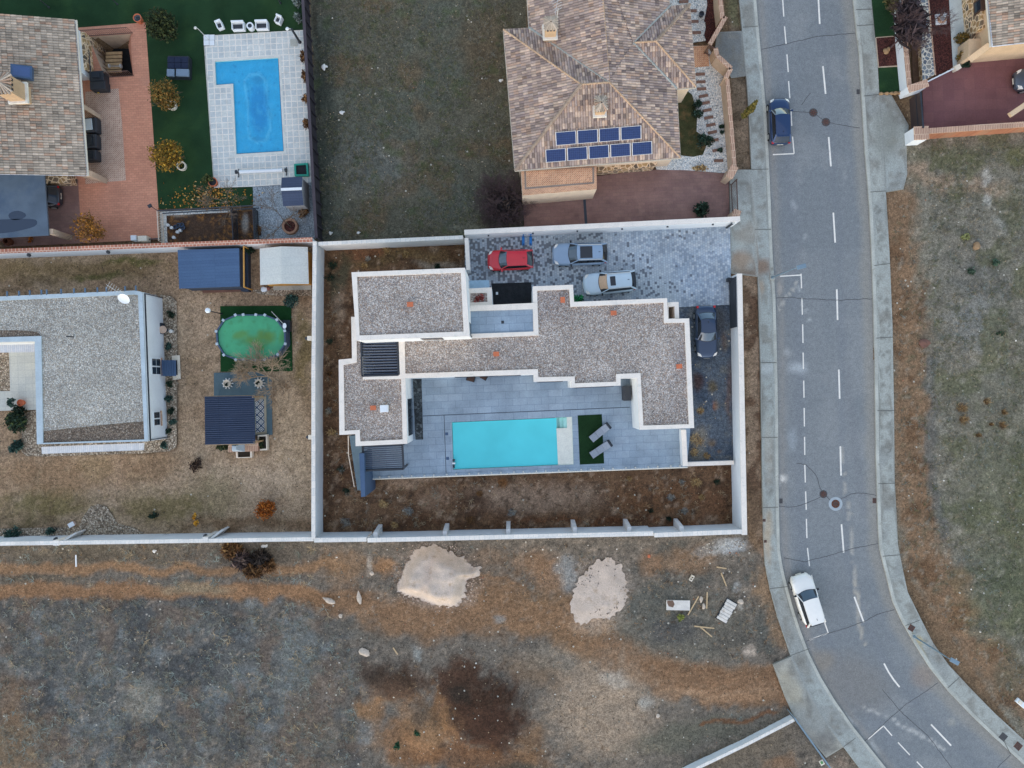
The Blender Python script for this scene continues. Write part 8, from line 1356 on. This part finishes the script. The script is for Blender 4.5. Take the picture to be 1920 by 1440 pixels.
# main yard dry plants
GRY = [C(150, 150, 150), C(120, 122, 124), C(170, 166, 156), C(100, 100, 98)]
for i, (x, y, r, pal, lab) in enumerate(((942, 905, .8, [C(140, 104, 70), C(120, 86, 58), C(158, 122, 84)], 'round orange brown dry bush just below the terrace edge'), (1305, 905, .75, G_ST, 'curved straw clump in the yard near the street wall'), (766, 958, .7, GRY, 'silvery dry plant in the middle of the dark yard'), (648, 978, .7, GRY, 'silvery dry plant at the lower left of the dark yard'), (718, 945, .6, G_ST, 'yellowish dry plant below the slate blue wall'), (740, 983, .5, G_ST, 'pale straw plant at the wall between two buttresses'), (1343, 903, .45, G_DK, 'dark green bush in the yard near the street wall'), (1220, 957, .35, G_DK, 'small dark green weed at the right of the dark yard'), (1277, 904, .4, GRY, 'pale silvery weed right of the yard centre'), (1257, 932, .55, GRY, 'pale silvery weed cluster, middle right of the yard'), (1283, 958, .5, GRY, 'pale silvery weed, lower right of the yard'), (1315, 932, .45, G_ST, 'pale feathery weed near the street wall'), (1180, 897, .4, G_ST, 'tan weed just below the terrace, right part'), (882, 975, .7, G_BR, 'brown dry bush at the lower middle of the yard'), (1254, 972, .4, G_DK, 'dark weed at the lower right of the yard'), (640, 880, .6, G_DK+GRY[:1], 'dark weed between the stair and the pale wall'), (650, 920, .5, G_DK, 'dark weed clump below the stair'), (684, 500, .45, G_ST, 'dry yellow clump in the back yard behind the taller block'), (690, 485, .4, GRY, 'pale dead stalks in the back yard by the pale wall'), (625, 498, .7, G_DK, 'dark green weed patch in the corner of the back yard'), (618, 520, .7, G_DK, 'dark weed patch along the pale wall, back yard'), (726, 468, .7, G_ST, 'straw clump under the back wall'), (760, 478, .5, G_ST, 'small straw clump under the back wall'), (619, 640, .5, G_DK, 'dark weed beside the house wing and pale wall'), (618, 700, .4, G_BR, 'brown weed beside the pale wall, left of the wing'), (622, 810, .6, G_ST, 'straw weed beside the pale wall, below the wing'), (617, 770, .5, G_DK+GRY, 'grey green weed beside the pale wall'), (820, 500, .5, G_DK, 'dark weed behind the taller block'), (900, 925, .5, G_BR, 'brown weed below the pool'), (960, 960, .6, GRY, 'greyish weed mat below the pool'))):
    tuft('dry_weed', lab, x, y, .05, r*.85, 150, pal, .4, 'weed', 'weeds of the dry yard', 20+i)
# east waste ground tufts
for i, (x, y, r, lab) in enumerate(((1803, 765, .75, 'large ochre tussock on the east waste ground, upper of a pair'), (1806, 787, .65, 'large ochre tussock on the east waste ground, lower of a pair'), (1850, 753, .5, 'ochre tussock right of the large pair'), (1879, 797, .5, 'ochre tussock, farthest right of the group'), (1882, 773, .4, 'small ochre tussock at the right of the group'), (1834, 815, .4, 'small ochre tussock below the large pair'), (1857, 795, .3, 'tiny ochre tussock in the middle of the group'))): tuft('tussock', lab, x, y, .1, r*.9, 190, [C(150, 128, 92), C(120, 94, 64), C(88, 66, 48), C(176, 156, 118), C(96, 78, 58)], .4, 'tussock', 'ochre tussocks on the waste ground', 60+i)
for i, (x, y, c_, lab) in enumerate(((1820, 510, C(66, 84, 70), 'dark green plant on the east waste ground, level with the white wall end'), (1865, 492, C(70, 90, 74), 'dark green plant above it to the right on the east ground'), (1872, 625, C(50, 70, 54), 'dark green plant at the right side of the east ground'), (1808, 446, C(140, 148, 104), 'pale green plant on the upper east ground'))): bush('ground_plant', lab, 'plant', x, y, .05, (.4, .35, .2), 160, .1, [c_, tuple(k*.75 for k in c_), tuple(k*1.2 for k in c_)], None, 120+i)
# ---- sand heaps
m_sandh = M('building_sand', C(192, 180, 173), .95, .1, var=.1, scale=.8, fine=.14, fscale=12, bmp=.6, dirt=C(168, 154, 142), dsc=1.4, dth=.56)
def heap(label, outline, h, seed, spots=0):
    c0 = (sum(p[0] for p in outline)/len(outline), sum(p[1] for p in outline)/len(outline)); p0 = W(*c0, 0); 
    def zf(x, y):
        d = segd(x, y, outline+outline[:1]); k = sstep(0, 1, d/26); return -.04+.02*sstep(0, 1, d/2)+h*k*(.7+.5*fbm(x/22, y/22, 2, seed))+.07*(fbm(x/6, y/6, 3, seed+4)-.35)*sstep(0, 1, d/6)-.35*h*k*np.exp(-((x-804+(y-1075)*.25)/9)**2)*(h > 1)
    ou = []
    for i in range(len(outline)):
        a, c = outline[i], outline[(i+1) % len(outline)]
        for k in range(8): q = lerp(a, c, k/8); w = 5*(float(vn(np.array(q[0]/4), np.array(q[1]/4), seed))-.5)*2; L_ = math.hypot(q[0]-c0[0], q[1]-c0[1]); ou.append((q[0]+(q[0]-c0[0])/L_*w, q[1]+(q[1]-c0[1])/L_*w))
    o = sheet('sand_heap', ou, .06, m_sandh, .18, zfn=zf); o.data.shade_smooth(); me = o.data
    for v in me.vertices: v.co.x -= p0.x; v.co.y -= p0.y
    o.location = (p0.x, p0.y, 0); tag(o, label, 'sand heap')
heap('tall pale sand heap below the long white wall', [(744, 1106), (756, 1066), (778, 1030), (812, 1019), (840, 1034), (872, 1046), (884, 1064), (903, 1062), (897, 1080), (876, 1088), (872, 1120), (855, 1137), (822, 1137), (790, 1124), (760, 1116)], 1.15, 601)
heap('flat pale sand patch right of the tall heap', [(1075, 1110), (1088, 1082), (1102, 1066), (1118, 1050), (1143, 1046), (1164, 1062), (1175, 1080), (1177, 1112), (1170, 1142), (1142, 1160), (1120, 1158), (1088, 1174), (1070, 1150), (1072, 1130)], .18, 602)
m_dirt = M('dark_dirt_clod', C(86, 82, 82), .95, .1, var=.3, scale=5); leaves('dirt_crumbs', None, (*W(1126, 1106).to_2d(), .16), (2.0, 2.3, .05), 500, .1, [C(88, 84, 84), C(110, 104, 100), C(70, 68, 70)], 40, .05, 1.3, 603); leaves('sand_crumbs', None, (*W(818, 1080).to_2d(), .05), (4.2, 3.3, .04), 1500, .11, [C(186, 172, 164), C(172, 158, 148), C(150, 136, 124)], 60, .85, 1.2, 605); tag(bpy.data.objects['sand_crumbs'], 'loose sand crumbs round the foot of the tall pale heap', 'sand', kind='stuff'); tag(bpy.data.objects['dirt_crumbs'], 'dark dirt crumbs scattered over the flat sand patch', 'dirt', kind='stuff')
# ---- rubble, boards, bags
m_white_l = M('mortar_lump', C(186, 176, 168), .95, .1, var=.15, scale=5)
m_slabw = M('white_slab', C(206, 204, 204), .9, .2, var=.1, scale=2, dirt=C(146, 132, 122), dsc=1.3, dth=.62)
t = thing('white_slab', 'flat white slab lying on the waste ground, left of two', 'slab', W(1271, 1134, .05)); p = W(1271, 1134, 0); MB().box((p.x, p.y, .1), (2.0, .85, .12), R(-1)).build('slab', m_slabw, t, bevel=.02); b = MB(); fillpoly([q for q in PX([(1251, 1126), (1262, 1126), (1265, 1133), (1262, 1139), (1254, 1137), (1251, 1131)], .17)], .164).build('mud_stain', M('brown_mud', C(116, 98, 90), .95, .1), t)
t = thing('foam_board', 'white ribbed foam board lying aslant on the waste ground, right of the flat slab', 'foam board', W(1362, 1145, .05)); p = W(1362, 1145, 0)
for i in range(7): k = (i-3)*.27; a = R(-30); MB().box((p.x-math.sin(a)*k*1.0, p.y+math.cos(a)*k, .1+.02*(i % 2)), (.95-.1*(i % 3 == 1), .25, .12), a).build('rib', m_slabw, t, bevel=.03)
MB().box((p.x, p.y, .04), (1.05, 2.0, .04), R(-30)).build('backing', m_dkcush, t)
m_board = M('pale_board', C(186, 168, 140), .85, .2, var=.12, scale=3)
for i, (a, c, lab) in enumerate((((1310, 1118), (1290, 1153), 'thin pale board lying aslant beside the flat white slab'), ((1326, 1110), (1325, 1141), 'thin pale board lying upright between the white slab and the foam board'), ((1302, 1174), (1339, 1178), 'thin pale board lying level, below the white slab and foam board'), ((1313, 1175.5), (1335, 1194), 'thin pale board crossing under the level one'), ((1343.5, 1063), (1362, 1066), 'short yellow board on the ground near the wall corner'), ((1352, 1074), (1362, 1099), 'short pale board right above the slanted foam board'), ((737, 1214), (746, 1227), 'short pale stick on the dark waste ground, centre left'))):
    A, B_ = W(*a, .12), W(*c, .1); o = MB().bar(A-(A+B_)/2, B_-(A+B_)/2, .095, .05).build('timber_board', m_board, None); o.location = (A+B_)/2+Vector((0, 0, .03*i/7)); tag(o, lab, 'board', 'boards on the waste ground')
for i, (x, y, rx, ry, rz, lab) in enumerate(((616, 1126, .55, .26, -25, 'pale broken concrete slab at the left of the waste ground middle'), (673, 1121, .2, .6, 8, 'tall pale broken concrete slab right of another'), (683, 1223, .42, .3, -20, 'pale angular concrete lump on the dark ground'), (638, 1155, .2, .16, 0, 'small white concrete lump'), (1315, 1124, .16, .28, 0, 'white rubble lump between the boards, upper'), (1320, 1137, .16, .22, 0, 'white rubble lump between the boards, lower'), (1388, 1128, .26, .24, 0, 'pale round rubble lump right of the foam board'), (1234, 1342, .18, .16, 0, 'white stone in the bare patch above the lower wall'), (1217, 1043, .16, .12, 0, 'reddish brick lump near the long white wall'), (1734, 644, .45, .4, 0, 'large reddish boulder beside the right pavement'), (1832, 461, .35, .3, 0, 'tan boulder on the upper east ground'), (1856, 1196, .22, .18, 0, 'tan stone on the lower east ground'), (1318, 905, .0, .0, 0, ''), (697, 1075, .2, .2, 0, 'white mortar lump left of the tall sand heap'))):
    if not lab: continue
    o = MB().rock((0, 0, 0), (rx, ry), 200+i, .45, rz=R(rz)).build('rubble_lump', {9: bpy.data.materials['reddish_deck'], 10: bpy.data.materials['tan_rock'], 11: bpy.data.materials['tan_rock'], 8: m_orange}.get(i, m_white_l), None); o.location = W(x, y, .1); tag(o, lab, 'rubble')
t = thing('cinder_block', 'hollow grey cinder block lying on the waste ground', 'block', W(1296, 1083, .1)); p = W(1296, 1083, 0); b = MB(); a = R(60); O = [Vector((p.x+math.cos(a)*u_-math.sin(a)*v_, p.y+math.sin(a)*u_+math.cos(a)*v_)) for u_, v_ in ((-.25, -.13), (.25, -.13), (.25, .13), (-.25, .13))]
c_ = sum(O, Vector((0, 0)))/4; b.ring([(q.x, q.y) for q in O], [(c_.x+(q.x-c_.x)*.7, c_.y+(q.y-c_.y)*.6) for q in O], .02, .26); b.build('shell', m_trim, t); MB().box((p.x, p.y, .14), (.05, .2, .23), a).build('web', m_trim, t)
m_bag = M('white_plastic_bag', C(208, 214, 222), .5, .35, var=.1, scale=4)
for i, (x, y, r, lab) in enumerate(((496, 1024, .32, 'crumpled white plastic bag by the dark bushes under the wall'), (290, 1033, .22, 'white plastic bag on the waste ground under the lawn wall'), (607, 127, .36, 'white plastic bag on the vacant lot beside the dark fence'), (641, 212, .26, 'torn white bag scrap on the left of the vacant lot'), (939, 152, .24, 'white bag scrap beside the solar roofed house'), (672, 437, .2, 'small white scrap on the vacant lot near the pale wall'), (620, 438, .22, 'pale scrap at the lower left corner of the vacant lot'))):
    r *= .75; t = MB().rock((0, 0, .08), (r, r*.7), 300+i, .45, rz=i*.8); t.rock((r*.8, r*.3, .06), (r*.5, r*.35), 320+i, .4, rz=1+i); o = t.build('plastic_bag', m_bag, None, smooth=True); o.location = W(x, y, .02); tag(o, lab, 'plastic bag')
o = MB().bar((0, -.5, .08), (0, .5, .12), .1, .08).build('white_post', m_white, None); o.location = W(144, 1051, .05); tag(o, 'short white post lying on the waste ground at the left', 'post')
for i, (x, y, rx, lab) in enumerate(((455, 1048, .9, 'brown round bush under the wall, left of the dark clump'), (478, 1068, .8, 'brown tussocky bush, lowest of the dark clump'), (492, 1045, .9, 'dark bush in the middle of the clump under the wall'), (438, 1030, .8, 'tan grassy bush under the wall at the left of the clump'), (505, 1058, .5, 'orange brown bush at the right of the dark clump'))):
    t = bush('waste_bush', lab, 'bush', x, y, 0, (rx*.85, rx*.7, .55), 800, .2, [G_TW, G_BR, [C(52, 46, 44), C(40, 36, 36), C(66, 58, 54)], G_ST[1:3]+G_BR, G_BR][i], 'bushes under the wall', 130+i, 14, 4.5)
for i, (x, y, lab) in enumerate(((783, 1374, 'dark green plant on the orange soil, upper of two'), (746, 1398, 'dark green plant on the orange soil, lower of two'))): bush('ground_plant', lab, 'plant', x, y, .3, (.3, .35, .15), 160, .1, [C(40, 76, 54), C(52, 90, 64)], None, 140+i)
bush('ground_plant', 'yellow green plant on the rubble ground below the flat white slab', 'plant', 1275, 1157, .05, (.35, .3, .15), 140, .1, [C(108, 124, 60), C(126, 138, 76)], None, 142)
for i, (x, y, lab) in enumerate(((1880, 1145, 'dark burrow hole'), (0, 0, ''))[:0]): pass
# ---- lower right: wall and blue fence of the next plot
wl2 = pwall('boundary_wall', 'grey low wall with tile coping at the lower right, running to the pavement', [(1284, 1452), (1400, 1396), (1489, 1350)], .75, -.1, .2, m_wallw, m_capt)
bf = thing('mesh_fence', 'thin blue grey site fence from the wall end down to the lower edge', 'fence', W(1520, 1395, 0)); a = W(1490, 1346, 1.6); c = W(1566, 1452, 1.6)
for z in (.2, .9, 1.6): MB().bar((a.x, a.y, z), (c.x, c.y, z), .1 if z > 1 else .05, .05).build('rail', m_lampg, bf)
for i in range(9): e = a.lerp(c, i/8); MB().bar((e.x, e.y, 0), (e.x, e.y, 1.6), .05, .05).build('post', m_lampg, bf)
sg2 = thing('fence_sign', 'small pale green sign fixed to the blue grey site fence', 'sign', W(1541, 1430, .9)); MB().box(W(1541, 1430, .9), (.35, .42, .06), R(30)).build('plate', m_trim, sg2); MB().box(W(1541, 1430, .95), (.2, .22, .03), R(30)).build('emblem', M('sign_green', C(90, 140, 90), .7, .2), sg2)
ks = thing('kerb_stone', 'white block lying at the right edge of the lower east ground', 'block', W(1916, 1320, .1)); MB().box(W(1916, 1320, .12), (1.2, .4, .2), R(-40)).build('block', m_white, ks, bevel=.03); MB().box(W(1913, 1317, .25), (.3, .3, .1), R(-40)).build('chip', m_trim, ks)
